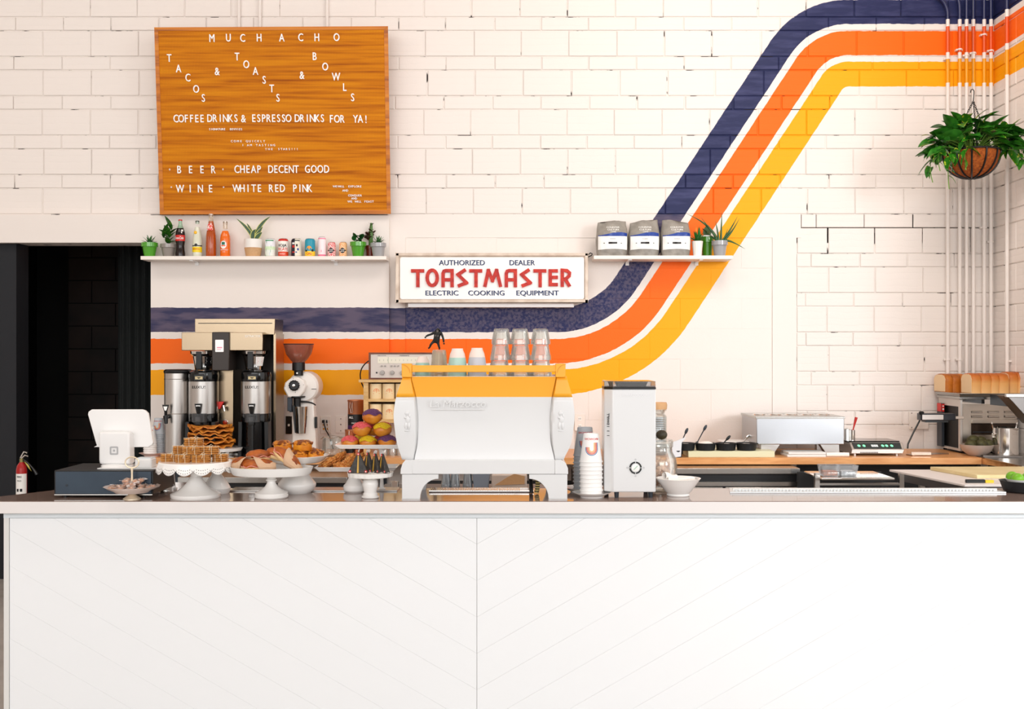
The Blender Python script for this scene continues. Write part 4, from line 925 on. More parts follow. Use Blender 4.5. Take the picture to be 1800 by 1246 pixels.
# scalloped small stand in front, square platters behind
t = thing('small_cake_stand', 'small white scalloped cake stand with round bulb stem', 'cake stand', 651, 4.43, CT, 'white cake stands')
part(t, 'foot', MB().lathe([(14, 0), (15.5, 1.5), (15.5, 3), (12.5, 5), (13, 7), (11, 10), (12.5, 17), (14, 24), (12.5, 31), (9.5, 34), (9.5, 37), (0, 37)], n=36), china)
part(t, 'plate', MB().lathe([(0, 35), (30, 36), (38, 38), (40, 45), (38.5, 45.5), (36, 41), (0, 39)], n=120, wob=lambda a, z: 1+(.03*abs(math.cos(10*a)) if z < 40 else .01*abs(math.cos(10*a)))), china)
t = thing('square_cake_stand', 'white rectangular platter on round foot holding almond pastries', 'cake stand', 623, 4.62, CT, 'white cake stands')
part(t, 'foot', MB().lathe([(15, 0), (18.5, 3), (19.5, 9), (19, 12), (15, 16), (10, 26), (8.5, 38), (0, 38)], n=36), china)
part(t, 'platter', MB().add([(x, y, z) for x, y, z in ((-58, -22, 38), (70, -22, 38), (70, 26, 38), (-58, 26, 38), (-66, -28, 46), (78, -28, 46), (78, 32, 46), (-66, 32, 46), (-62, -25, 46), (74, -25, 46), (74, 29, 46), (-62, 29, 46), (-55, -19, 40.5), (67, -19, 40.5), (67, 23, 40.5), (-55, 23, 40.5))],
     [(0,3,2,1),(0,1,5,4),(1,2,6,5),(2,3,7,6),(3,0,4,7),(4,5,9,8),(5,6,10,9),(6,7,11,10),(7,4,8,11),(8,9,13,12),(9,10,14,13),(10,11,15,14),(11,8,12,15),(12,13,14,15)]), china, bevel=.5)
t = thing('square_cake_stand', 'white square platter raised high behind, holding sprinkled buns', 'cake stand', 652, 4.66, CT)
part(t, 'post', MB().lathe([(9, 0), (9, 1.5), (4, 5), (3, 20), (3, 60), (7, 76.5), (0, 76.5)], 18, 8, n=28), china)
part(t, 'platter', MB().add([(x, y, z) for x, y, z in ((-50, -26, 76), (50, -26, 76), (50, 36, 76), (-50, 36, 76), (-60, -30, 83), (61, -30, 83), (61, 40, 83), (-60, 40, 83), (-56, -27, 83), (57, -27, 83), (57, 37, 83), (-56, 37, 83), (-48, -22, 78.5), (48, -22, 78.5), (48, 32, 78.5), (-48, 32, 78.5))],
     [(0,3,2,1),(0,1,5,4),(1,2,6,5),(2,3,7,6),(3,0,4,7),(4,5,9,8),(5,6,10,9),(6,7,11,10),(7,4,8,11),(8,9,13,12),(9,10,14,13),(10,11,15,14),(11,8,12,15),(12,13,14,15)]), china, bevel=.5)

# ---- food
def at_px(o, cx, cy, D, h_off=0):     # put a thing so that its origin projects to (cx, cy) at depth D
    o.location = (loc_of(cx, D, 0).x, D, zpx(cy, D)); return o
bisc = M('biscuit', (206, 144, 70), .7, rgb2=(170, 104, 40), ns=90, bump=.5, bs=220, bd=.002); twine = M('pale_twine', (236, 220, 190), .7)
D = 4.45; bz = CT+63*D/F
def biscuit_bundle(lab, w=32):
    t = thing('biscuit_bundle', lab, 'biscuits', 340, D, CT, 'tied bundles of biscuits on the lace cake stand')
    n = 4
    for i in range(n): part(t, 'biscuit', MB().prism(rrect(-w/2+R.uniform(-.5, .5), w/2+R.uniform(-.5, .5), -9, 9, 5.5, 4), i*3.3+.15, i*3.3+2.75, 'z'), bisc, bevel=.9)
    H = n*3.3+.3; a = 10.2; s_ = MB()
    for x in (-w*.2, w*.22): s_.tube([(x, -a, .2), (x, -a, H), (x, a, H), (x, a, .2)], .45, 5, closed=True)
    s_.tube([(-w/2-1, -2, .2), (-w/2-1, -2, H), (w/2+1, -2, H+.2), (w/2+1, -2, .2)], .45, 5, closed=True)
    s_.tube(bez((0, -9, H), (8, -13, H+5), (3, -11, H-6), 8), .45, 5).tube([(0, -8, H), (5, -6, H+4), (9, -8, H+2), (4, -9, H)], .4, 5)
    part(t, 'twine', s_, twine)
    return t
b0 = biscuit_bundle('x'); b1 = biscuit_bundle('x', 27)
L = D/F
for i, (px, dy, lv, rz, b_, lab) in enumerate(((300, 0, 0, .1, b0, 'leftmost of the bottom row'), (328, -16, 0, -.08, b1, 'second of the bottom row'), (358, -14, 0, .06, b0, 'third of the bottom row'), (388, -2, 0, -.15, b1, 'rightmost of the bottom row'),
     (317, 3, 1, .3, b1, 'left of the middle row'), (342, -13, 1, .0, b0, 'centre of the middle row'), (371, -8, 1, -.1, b0, 'right of the middle row'), (340, 2, 2, .12, b0, 'alone on top of the pile'))):
    o = b_ if i in (0, 1) else dup(b_, 300, D, CT, 'x')
    o.location = (loc_of(px, D, 0).x, D+dy*L, bz+lv*13.7*L); o.rotation_euler[2] = rz; o['label'] = 'biscuit bundle tied with twine, '+lab
# fried chips on a little stand at the back
crisp = M('fried_crisp', (230, 150, 50), .6, rgb2=(184, 100, 28), ns=40, bump=.5, bs=120, bd=.004)
D = 6.62; s_ = D/F; Zw = WT
t = thing('crisp_stand', 'low white pedestal plate on the worktop carrying wavy fried crisps', 'cake stand', 380, D, WT)
part(t, 'foot', MB().lathe([(11, 0), (10, 1), (3.5, 3), (2.6, 9), (5, 12), (0, 12)], 20, 0, 24), china); part(t, 'plate', MB().lathe([(0, 12), (44, 12.5), (46, 18), (0, 18)], n=48), china)
for i in range(6):
    def crin(u, v, i=i):
        a = 2*PI*u; r = v*(38+2*math.sin(a*5+i)); w_ = v**3*(1.8*math.sin(a*9+i*2)+1.2*math.sin(a*17+i)); return (r*math.cos(a)+(3*math.sin(i*2)), r*.75*math.sin(a), 3+w_+1.2*math.sin(u*13+i*1.7)*v+2.4*mnoise.noise(Vector((r*math.cos(a)*.06, r*math.sin(a)*.06, i))))
    o = solo('fried_crisp', MB().sheet(crin, 60, 8, (0, 0, 2.4)), crisp, 'wavy golden fried crisp, '+['bottom', 'second from the bottom', 'third from the bottom', 'third from the top', 'second from the top', 'topmost'][i]+' of the stack', 'crisp', 371, D, WT+(17.6+i*6.6)*s_, 'stack of fried crisps', smooth=60)
# sandwiches on the ribbed stand
crust = M('bread_crust', (188, 98, 26), .45, rgb2=(120, 50, 12), ns=25, bump=.2, bs=60); crumb = M('bread_crumb', (240, 206, 150), .7); ham = M('ham', (206, 110, 96), .4, rgb2=(232, 160, 140), ns=50); 
D = 4.44; L = D/F; pz = CT+43*L
def sandwich(lab, px, dy, z, rz, ry, papered=True, ln=20):
    t = thing('wrapped_sandwich', lab, 'sandwich', px, D, CT, 'sandwiches on the ribbed stand')
    t.location = (loc_of(px, D, 0).x, D+dy*L, pz+z*L); t.rotation_euler = (0, ry, rz); t.scale = (1.3, 1.2, 1.45)
    part(t, 'top_bun', MB().ball((0, 0, 9), (ln, 9.5, 6.5), 18, 8, .12, 2, px), crust); part(t, 'bottom_bun', MB().ball((0, 0, 4), (ln*.97, 9, 3.8), 16, 6, .08, 2, px+1), crumb)
    part(t, 'ham', MB().sheet(lambda u, v: (ln*1.0*math.cos(2*PI*u)*v, 9.9*math.sin(2*PI*u)*v, 6.6+1.1*v*math.sin(u*40)), 40, 2, (0, 0, 1)), ham)
    if papered:
        def cone(u, v):
            a = 2*PI*u*.96-PI/2; r = 10.5*(1.15-.75*v); return (-ln*.05+ln*1.2*v-5*(1-v)*math.sin(a)*1.0, r*1.12*math.cos(a), 8.5*(1-.35*v)+r*.86*math.sin(a))
        part(t, 'paper_wrap', MB().sheet(cone, 11, 3), M('sandwich_paper', (214, 178, 146), .85, bump=.5, bs=90, bd=.004), smooth=12, solid=.3)
    return t
sandwich('sandwich roll in brown paper, front centre of the ribbed stand', 458, -14, 4, .22, -.05)
sandwich('sandwich roll in brown paper propped steeply with ham showing', 498, 2, 18, -.12, .62, ln=22)
sandwich('sandwich roll in brown paper at the left front of the stand', 432, -6, 4, 2.8, 0, ln=17)
sandwich('unwrapped browned roll at the far left edge of the stand', 421, 14, 5, .9, -.3, False, 13)
sandwich('unwrapped browned roll at the back beside the propped one', 452, 12, 18, .1, 0, False, 17)
sandwich('browned roll lying across the others at the back right', 482, 20, 20, .1, .25, False, 17)
# popovers on the wide stand
popm = M('popover_side', (242, 170, 44), .5, rgb2=(214, 124, 26), ns=20); popt = M('popover_top', (120, 56, 10), .35, rgb2=(222, 140, 40), ns=60, lo=.45, hi=.6, bump=.4, bs=80, bd=.004)
D = 4.60; L = D/F; pz = CT+58*L
for i, (px, z, dy, k, lab) in enumerate(((492, 0, -4, 1, 'left of the bottom row'), (526, 0, -10, 1.05, 'centre of the bottom row'), (555, 0, -2, .9, 'right of the bottom row'), (498, 16, -2, 1, 'upper left of the pile'), (533, 16.5, -3, 1.05, 'upper right of the pile'), (510, 0, 26, 1, 'behind the bottom row, left'), (540, 0, 26, 1, 'behind the bottom row, right'))):
    t = thing('popover', 'glossy browned popover bun, '+lab, 'bun', px, D, CT, 'popovers on the wide cake stand'); t.location = (loc_of(px, D, 0).x, D+dy*L, pz+z*L); r = 15.5*k
    part(t, 'base', MB().lathe([(r*.88, 0), (r, 3), (r*1.0, 10), (r*.9, 12), (0, 12)], n=26, wob=lambda a, z: 1+.03*math.sin(3*a+i)), popm)
    part(t, 'crown', MB().ball((R.uniform(-1.5, 1.5), 0, 12.5), (r*1.06, r*1.02, 6.2), 22, 10, .30, 3.2, i), popt)
# sprinkled buns
bunm = M('brioche', (176, 84, 18), .35, rgb2=(228, 150, 48), ns=9, coat=.2)
SPR = {'purple': ((84, 48, 96), (120, 70, 120)), 'pink': ((226, 66, 84), (244, 120, 120)), 'yellow': ((214, 178, 8), (246, 214, 30)), 'red': ((200, 40, 40), (226, 80, 70))}
def bun_at(px, py, dy, r, col, lab, D=4.66):
    L = D/F; t = thing('sprinkled_bun', lab, 'bun', px, D, CT, 'sprinkled brioche buns'); t.location = (loc_of(px, D, 0).x, D+dy*L, zpx(py, D))
    part(t, 'bun', MB().ball((0, 0, r*.74), (r, r, r*.76), 22, 12, .08, 2, px), bunm)
    c1, c2 = SPR[col]; sm_ = M('sprinkles_'+col, c1, .6, rgb2=c2, ns=260, bump=1., bs=500, bd=.004)
    m = MB()
    def cap(u, v): a = 2*PI*u; th = v*1.28*(1+.10*math.sin(5*a+px)); q = 1.035+.03*mnoise.noise(Vector((u*60, v*20, px))); return (r*q*math.sin(th)*math.cos(a), r*q*math.sin(th)*math.sin(a), r*.74+r*.76*q*math.cos(th))
    part(t, 'sprinkle_cap', MB().sheet(cap, 48, 12), sm_, smooth=15)
    r2 = random.Random(px); pts = MB()
    for _ in range(150):
        u, v = r2.random(), r2.random()**.5; p_ = Vector(cap(u, v)); a = r2.uniform(0, 6.28); pts.rot_box(p_*1.0, (1.4, .5, .5), a, r2.uniform(-.6, .6))
    part(t, 'sprinkles', pts, sm_, smooth=0, kind='stuff')
y0 = 788
bun_at(617, y0, -12, 15.5, 'pink', 'pink-sprinkled bun, front left of the bottom row'); bun_at(648.5, y0, -14, 15.5, 'yellow', 'yellow-sprinkled bun, middle of the bottom row'); bun_at(682, y0, -12, 16.5, 'purple', 'purple-sprinkled bun, right of the bottom row')
bun_at(630, y0, 20, 15, 'yellow', 'yellow-sprinkled bun hidden behind the bottom row, left'); bun_at(668, y0, 20, 15, 'pink', 'pink-sprinkled bun hidden behind the bottom row, right')
bun_at(637, y0-21.5, -8, 17, 'pink', 'pink-sprinkled bun, left of the middle row'); bun_at(673, y0-21, -8, 16.5, 'yellow', 'yellow-sprinkled bun, right of the middle row'); bun_at(655, y0-21, 16, 15, 'red', 'red-sprinkled bun at the back of the middle row'); bun_at(672, y0-24, 20, 14, 'red', 'red-sprinkled bun peeping out behind the middle row')
bun_at(654.5, y0-43, -2, 17.5, 'purple', 'purple-sprinkled bun crowning the pyramid')
# almond pastries
alm = M('almond_pastry', (232, 166, 88), .65, rgb2=(190, 108, 42), ns=60, bump=1., bs=110, bd=.008); ic = M('almond_flake', (236, 206, 168), .6)
D = 4.62; L = D/F
for i, (px, dy, z, rz, ry, w, lab) in enumerate(((580, -8, 1, .1, -.55, 19, 'leaning at the left end'), (596, 4, 5, -.3, -.75, 20, 'second from the left, stacked higher'), (618, -6, 2, .1, -1.0, 18, 'standing on edge in the middle'), (631, 6, 3, -.1, -.85, 18, 'standing on edge behind the dark triangles'), (602, -10, 0, .3, 0, 14, 'lying flat in front'))):
    t = thing('almond_pastry', 'rough golden almond pastry, '+lab, 'pastry', px, D, CT, 'almond pastries on the rectangular platter')
    t.location = (loc_of(px, D, 0).x, D+dy*L, CT+(41+z+w*.42*abs(math.sin(ry)))*L); t.rotation_euler = (0, ry, rz)
    part(t, 'pastry', MB().ball((0, 0, 6), (w, 12, 7), 30, 16, .42, 4.5, i), alm)
    fl = MB(); r2 = random.Random(i)
    for _ in range(22): a = r2.uniform(0, 6.28); q = r2.uniform(0, .8); fl.rot_box((w*q*math.cos(a), 10*q*math.sin(a), 6+6.3*math.sqrt(1-q*q)), (2.6, 1.6, .3), a, r2.uniform(-.4, .4))
    part(t, 'almond_flakes', fl, ic, smooth=0, kind='stuff')
# wrapped dark triangles
nori = M('nori', (40, 38, 36), .5, rgb2=(62, 58, 54), ns=60, bump=.3, bs=90); film = M('clear_film', (236, 234, 232), .1, trans=.5, bump=.8, bs=90, bd=.004)
D = 4.43; L = D/F; pz = CT+45.6*L
def onigiri(px, dy, rz, lab, sc_=1.):
    t = thing('wrapped_triangle', lab, 'rice triangle', px, D, CT, 'wrapped rice triangles on the small stand'); t.location = (loc_of(px, D, 0).x, D+dy*L, pz); t.rotation_euler = (0, 0, rz); t.scale = (sc_,)*3
    tri = [(-18, 0), (18, 0), (1.5, 36), (-1.5, 36)]
    part(t, 'triangle', MB().add([(-18,-6,0),(18,-6,0),(1.5,-2,36),(-1.5,-2,36),(-18,6,0),(18,6,0),(1.5,2,36),(-1.5,2,36)],[(0,1,2,3),(4,5,6,7),(0,1,5,4),(1,2,6,5),(2,3,7,6),(3,0,4,7)]), nori, bevel=1.2)
    part(t, 'pull_strip', MB().add([(-1.6,-6.4,1),(1.6,-6.4,1),(.8,-2.7,34),(-.8,-2.7,34),(-1.6,-5.5,1),(1.6,-5.5,1),(.8,-2,34),(-.8,-2,34)],[(0,1,2,3),(4,5,6,7),(0,1,5,4),(1,2,6,5),(2,3,7,6),(3,0,4,7)]), M('strip_yellow', (206, 160, 60), .4))
    c = MB()
    for x, z in ((-14, 3), (14, 3), (0, 33)): c.ball((x, -5.6+z*.09, z), (2.6, .8, 2.6), 10, 6)
    part(t, 'seal_sticker', c, inkred)
    c = MB()
    for x, z in ((-14, 3), (14, 3), (0, 33)): c.ball((x, -6.4+z*.09, z), (1.1, .4, 1.1), 8, 5)
    part(t, 'seal_dot', c, inkwhite)
    f = MB()
    for x, z, dx, dz in ((19, 1, 5, 1.5), (0, 37, 2, 6)):
        f.sheet(lambda u, v, x=x, z=z, dx=dx, dz=dz: (x+dx*(u-.3)+mnoise.noise(Vector((u*4, v*4, x+px)))*2, -4+8*v, z+dz*(u-.2)+mnoise.noise(Vector((u*5, v*5, z+px)))*2.5), 6, 6)
    part(t, 'film_fold', f, film, smooth=20, kind='stuff')
onigiri(633, -18, -.10, 'dark wrapped rice triangle facing front with yellow strip, leftmost'); onigiri(647, 1, -.85, 'dark wrapped rice triangle turned sideways, second from the left', .95); onigiri(661, -8, -.85, 'dark wrapped rice triangle turned sideways, third from the left', .92); onigiri(674, -12, -.85, 'dark wrapped rice triangle turned sideways, rightmost of four', .92)

# ---------------------------------------------------------------- espresso machine
D = 4.40; L = D/F
ow = M('machine_white', (226, 227, 228), .25, coat=.2); oy_ = M('machine_yellow', (252, 176, 44), .35)
MX = 851
t = thing('espresso_machine', 'large white espresso machine with yellow top and cup rail, seen from behind', 'espresso machine', MX, D, CT)
def zz(py): return (CT*0+ (EYE-(py-623)*D/F-CT))/L
def xx(px): return px-MX
zs = [(662, 722, 978, 709, 995), (698, 731.5, 970, 696.5, 1006), (730, 734.5, 966.5, 692, 1010), (765, 734.5, 967, 696, 1006), (785, 733, 969, 699.5, 1002), (808, 727.5, 975.5, 708, 989)]
def interp(py, k):
    for a, b in zip(zs, zs[1:]):
        if py <= b[0]+1e-6: q = (py-a[0])/(b[0]-a[0]); return a[k]+(b[k]-a[k])*q
    return zs[-1][k]
def smoothcurve(py, k):    # gentle quadratic blend
    return (interp(max(662, py-8), k)+interp(py, k)+interp(min(808, py+8), k))/3
def panel(ya, yb, n):
    m = MB()
    def fn(u, v):
        py = ya+(yb-ya)*v; a, b = smoothcurve(py, 1), smoothcurve(py, 2); return (xx(a+(b-a)*u), 4+5*math.sin(PI*(py-662)/146), zz(py))
    return m.sheet(fn, 12, n, (0, 6, 0))
part(t, 'back_panel', panel(698, 808, 14), ow, smooth=40); part(t, 'upper_panel', panel(662, 698, 5), oy_, label='yellow upper back panel', smooth=40)
def side(sgn, ya, yb, n):
    def fn(u, v):
        py = ya+(yb-ya)*v; inn = smoothcurve(py, 1 if sgn < 0 else 2); out = smoothcurve(py, 3 if sgn < 0 else 4); x = inn+(out-inn)*min(1, u*2)
        y = 3-6*math.sin(PI*(py-650)/170)*math.sin(min(1, u*2)*PI*.5)**.5 if u <= .5 else 3-6*math.sin(PI*(py-650)/170)+(u-.5)*2*185
        if u == 0: y = 10
        return (xx(x), y, zz(py))
    m = MB().sheet(fn, 16, n); return m
for sg in (-1, 1):
    part(t, 'side_panel', side(sg, 698, 808, 14), ow, smooth=50, solid=1.5)
    part(t, 'side_panel_top', side(sg, 662, 698, 5), oy_, smooth=50, solid=1.5, label='yellow top of the side panel')
part(t, 'body', MB().box(xx(724), xx(976), 14, 190, zz(808), zz(663)), M('machine_inner', (210, 208, 204), .4))
part(t, 'cup_tray', MB().box(xx(712), xx(990), 6, 190, zz(663), zz(661.5)), steel_h)
part(t, 'base_beam', MB().prism([(xx(x), zz(y)) for x, y in ((725, 808), (975, 808), (975, 832.5), (725, 832.5))], -6, 170, 'y'), ow, bevel=.8)
for pts in ([(726, 808), (726, 832.5), (704.5, 832.5), (705, 824), (708, 814), (713, 808)], [(975, 808), (986, 808), (994, 813), (998, 822), (998.5, 832.5), (975, 832.5)]):
    part(t, 'beam_end', MB().prism([(xx(x), zz(y)) for x, y in pts], -7, 171, 'y'), ow, bevel=.8)
for sg, x0, x1, xi in ((1, 707, 771, 739), (-1, 997, 930, 964)):
    P = [(x0, 833), (x1, 833), (x1, 841)]+[(x1+(xi-x1)*math.sin(a*PI/16), 841+34.5*(1-math.cos(a*PI/16))) for a in range(1, 9)]+[(x0, 875.5)]
    for yy in (-5, 120):
        part(t, 'leg', MB().prism([(xx(x), zz(y)) for x, y in P], yy, yy+12, 'y'), ow, bevel=.8)
        part(t, 'foot_plate', MB().box(xx(min(x0, xi)), xx(max(x0, xi)), yy-1.5, yy+13.5, 0, zz(875.5)), ow)
part(t, 'cup_rail', MB().box(xx(724), xx(978), -3, 5, zz(654), zz(642)), oy_, bevel=1.2)
for x0, x1 in ((706.5, 724), (976.5, 994)):
    c = part(t, 'rail_cap', MB().box(xx(x0), xx(x1), -5, 14, zz(663), zz(639)), oy_, bevel=1)
    sg = 1 if x0 < 800 else -1; xc = x0 if sg > 0 else x1
    part(c, 'cap_ridge', MB().add([(xx(xc+sg*(15*math.sin(a*PI/20))), -5.8, zz(640+15*(1-math.cos(a*PI/20)))) for a in range(11)]+[(xx(xc+sg*(15*math.sin(a*PI/20)-.8)), -5.8, zz(641+15*(1-math.cos(a*PI/20)))) for a in range(11)], [(i, i+1, i+12, i+11) for i in range(10)]), M('machine_yellow_edge', (226, 150, 30)), smooth=0)
    part(t, 'side_rail', MB().box(xx(x0+3), xx(x1-3), 14, 185, zz(652), zz(643)), oy_)
badge = MB().text('La Marzocco', xx(805), 3.0, zz(709), 13, 1.08, 1.6, shear=.12).box(xx(759), xx(851), 2, 3.4, zz(720.5), zz(719.2))
part(t, 'badge', badge, ow, label='raised white script badge', smooth=0)
# lion-like crest relief on the sides
for sg, cx in ((-1, 716), (1, 986)):
    c = MB(); y = -2.5
    for dx, py, rx, rz_ in ((0, 726, 4.5, 5), (1, 737, 4.6, 8), (-2, 748, 3, 7), (3, 748, 2.6, 8), (-3, 734, 3, 2.5), (4, 731, 2, 4), (0, 757, 5, 1.2)): c.ball((xx(cx+dx), y, zz(py)), (rx, 2.2, rz_), 10, 6, .3, 4, dx)
    part(t, 'crest', c, ow, label='raised white crest')
# drip tray seen between the legs
dt = thing('drip_tray', 'steel slotted drip grille seen under the espresso machine', 'tray', 850, 4.60, CT)
m = MB().box(-96, 88, 0, 2, 2, 4).box(-96, 88, 36, 38, 2, 4)
for i in range(54): m.box(-94+i*2.95, -92.9+i*2.95, 0, 38, 3, 4)
part(dt, 'grille', m, chrome, smooth=0, kind='stuff'); part(dt, 'pan', MB().box(-96, 88, 1, 37, 0, 1.6), M('drip_pan', (90, 80, 76), .25, .5))
hs = thing('braided_hose', 'yellow and black braided hose under the right end of the espresso machine', 'hose', 943, 4.55, CT)
part(hs, 'hose', MB().tube(bez((0, 0, 2), (6, 4, 25), (-4, 20, 44), 12), 4, 10), bands('hose', [(i*.005, (230, 206, 130) if i % 2 else (60, 50, 40)) for i in range(22)]))
part(hs, 'black_hose', MB().tube(bez((-9, 2, 2), (-9, 6, 25), (-14, 24, 44), 12), 3.5, 10), black)
# cups and glasses on the tray
ZC = 0; zc_world = CT+zz(661.5)*L
def stripecup(c1, c2, zsplit, s):
    return bands('cup_%d_%d' % (c1[0], int(zsplit)), [(0, c1), (zsplit*s, (244, 228, 220)), (90*s, (244, 228, 220))])
def cup(px, D, h, w, c1, lab):
    s = D/F; t = thing('upturned_cup', lab, 'cup', px, D, zc_world, 'upturned cups on the espresso machine'); r = w/2
    part(t, 'cup', MB().lathe([(r, 0), (r*.99, h*.3), (r*.93, h*.55), (r*.78, h*.8), (r*.62, h*.93), (r*.58, h), (r*.5, h), (r*.5, h-1.2), (0, h-1.2)], n=36), stripecup(c1, None, h*.66, s))
    return t
cup(743, 4.66, 33, 27, (168, 208, 196), 'mint and cream cup upturned left of the gorilla glass, lowest')
cup(804, 4.52, 48, 33, (176, 212, 200), 'tall mint and cream cup upturned, right of the gorilla glass'); cup(838.5, 4.52, 49, 33, (196, 198, 206), 'tall grey and cream cup upturned beside the tumbler stacks')
def tumbler(name, lab, px, D, z, h, w, facets, group, gm=thin_glass('tumbler_glass', (250, 250, 248), .13, .4), th=2):
    t = thing(name, lab, 'glass', px, D, z, group); r = w/2
    def wb(a, z_): return 1+.035*abs(math.cos(facets*a/2))
    part(t, 'glass', MB().lathe([(r, 0), (r*.98, h*.28), (r*.93, h*.32), (r*.76, h*.94), (r*.66, h), (0, h), (0, h-4), (r*.62, h-5), (r*.84, h*.3), (r-1.6, 0), (r, 0)], n=facets*4, wob=wb, cap=False), gm, smooth=25)
    return t
tumbler('patterned_tumbler', 'cut glass tumbler upturned with the gorilla figurine on it', 772, 4.60, zc_world, 45, 31, 12, None, thin_glass('smoky_glass', (236, 226, 206), .3, .5))
s_ = 4.56/F; g0 = None
cols = ['left', 'middle', 'right']; lv = ['bottom', 'middle', 'top']
for ci, px in enumerate((878, 915, 951)):
    for k in range(3):
        lab = 'faceted clear tumbler, %s of the %s stack' % (lv[k], cols[ci]); z = zc_world+k*27.5*s_
        if g0 is None: g0 = tumbler('faceted_tumbler', lab, px, 4.56, z, 30, 37, 10, 'faceted tumblers stacked on the espresso machine'); o = g0
        else: o = dup(g0, px, 4.56, z, lab)
        o.rotation_euler[2] = ci*.3+k*.2; o.scale = (1-.04*k,)*3
        if k: o.location.x += (.004 if ci == 0 else -.001)*k
# gorilla figurine
D2 = 4.60; s_ = D2/F
gz = zc_world+45*s_
fur = M('gorilla_black', (16, 15, 15), .5, bump=.6, bs=260, bd=.004); face = M('gorilla_face', (92, 84, 80), .5)
def skin(parent, name, joints, edges, mt, sub=2, root=0):
    s = SCL[parent.name]; me = bpy.data.meshes.new(name); me.from_pydata([tuple(q*s for q in j[:3]) for j in joints], edges, []); me.materials.append(mt)
    o = bpy.data.objects.new(name, me); COL.objects.link(o); o.parent = parent; SCL[o.name] = s
    md = o.modifiers.new('skin', 'SKIN'); md.use_smooth_shade = True
    for i, j in enumerate(joints): me.skin_vertices[0].data[i].radius = (j[3]*s, j[3]*s)
    me.skin_vertices[0].data[root].use_root = True
    u = o.modifiers.new('sub', 'SUBSURF'); u.levels = sub; u.render_levels = sub
    return o
t = thing('gorilla_figurine', 'black toy gorilla striding with arms out, standing on a cut glass tumbler', 'figurine', 770, D2, gz)
def gp(cx, cy, y=0): return (720+cx/12.457-770, y, (616.3-(565+cy/12.457)))
J = [(*gp(590, 430), 3.6), (*gp(600, 350, -.5), 4.6), (*gp(612, 285, 0), 4.8), (*gp(618, 235, -.5), 3.2), (*gp(625, 195, -1), 3.1), (*gp(628, 165, -.5), 2.2),
     (*gp(540, 262), 2.9), (*gp(470, 300, -1), 2.0), (*gp(400, 322, -2), 2.0), (*gp(352, 352, -3), 1.5),
     (*gp(690, 275), 2.9), (*gp(725, 350, -1), 2.0), (*gp(745, 425, -2), 2.0), (*gp(750, 480, -3), 1.6),
     (*gp(520, 462, 0), 2.6), (*gp(468, 520, -2), 2.2), (*gp(440, 585, 0), 1.7), (*gp(408, 612, -2), 1.5),
     (*gp(625, 490, 0), 2.6), (*gp(640, 550, -1), 2.1), (*gp(656, 608, 0), 1.7), (*gp(650, 626, -3), 1.4)]
Eg = [(0,1),(1,2),(2,3),(3,4),(4,5),(2,6),(6,7),(7,8),(8,9),(2,10),(10,11),(11,12),(12,13),(0,14),(14,15),(15,16),(16,17),(0,18),(18,19),(19,20),(20,21)]
J = [(a, b, max(c, 1.3), d) for a, b, c, d in J]
skin(t, 'body', J, Eg, fur)
part(t, 'face', MB().ball((gp(612, 228)[0], -3.2, gp(612, 228)[2]), (2.2, 1.6, 2.8), 12, 8, .15, 2).ball((gp(608, 245)[0], -4.4, gp(608, 248)[2]), (1.6, 1.1, 1.2), 10, 6), face, label='grey bare face')
part(t, 'eyes', MB().ball((gp(600, 215)[0], -4.7, gp(600, 215)[2]), .35, 6, 4).ball((gp(622, 215)[0], -4.7, gp(622, 215)[2]), .35, 6, 4), black_gloss)
part(t, 'chest', MB().ball((gp(575, 330)[0], -4.2, gp(575, 330)[2]), (1.8, .9, 2), 10, 6).ball((gp(620, 335)[0], -4.4, gp(620, 335)[2]), (2, .9, 2), 10, 6), face)
for cx, cy, sg, yy in ((348, 360, -1, -3), (752, 495, 1, -3)):
    for q in range(4):
        x, _, z = gp(cx+q*9-12, cy); skin(t, 'finger', [(x, yy-.4*q+.6, z+.8, .6), (x+sg*.2, yy-.4*q, z-1, .5), (x+.3, yy-.4*q-.3, z-2.2, .35)], [(0, 1), (1, 2)], fur, 1)

# ---------------------------------------------------------------- paper cups
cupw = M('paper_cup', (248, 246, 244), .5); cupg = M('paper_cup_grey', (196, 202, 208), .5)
def paper_cup(cupm, lab, group, logo=True):
    t = thing('paper_cup', lab, 'cup', 900, 4.4, CT, group)
    part(t, 'cup', MB().lathe([(20.5, 0), (21, 1.4), (19.5, 2), (13.2, 49), (12.6, 50), (12, 48), (0, 48)], n=40), cupm)
    return t
def logo_on(t, rb, rt, h, flip=True):      # rainbow arches on the lowest visible cup
    cols_ = ((74, 126, 176), (246, 236, 226), (226, 84, 66), (246, 236, 226), (240, 140, 100), (246, 220, 130))
    def rad(z): return rb+(rt-rb)*z/h
    z0 = 24
    for i, (r0, r1, c) in enumerate(((10.2, 11.4, cols_[0]), (8.0, 9.4, cols_[2]), (5.9, 7.3, cols_[4]), (3.8, 5.2, (240, 190, 100)))):
        m = MB().ring(0, z0, r0, r1, -.25, -.15, PI, 2*PI, 16)
        for sg in (-1, 1): m.box(min(sg*r0, sg*r1), max(sg*r0, sg*r1), -.25, -.15, z0, z0+(11 if sg > 0 else 3))
        m.v = [((rad(z)+.2-y)*math.sin(x/rad(z)), -(rad(z)+.2-y)*math.cos(x/rad(z)), z) for x, y, z in m.v]
        part(t, 'print_arch', m, M('arch%d' % i, c, .5), smooth=0)
    m = MB().text('OHCAHCUM', 0, 0, z0+15, 3.2, 1.0, .1, bold=.02); m.v = [((rad(z)+.2-y)*math.sin(x/rad(z)), -(rad(z)+.2-y)*math.cos(x/rad(z)), z) for x, y, z in m.v]
    return m, rad
def upside(m, zc, rad):
    pass
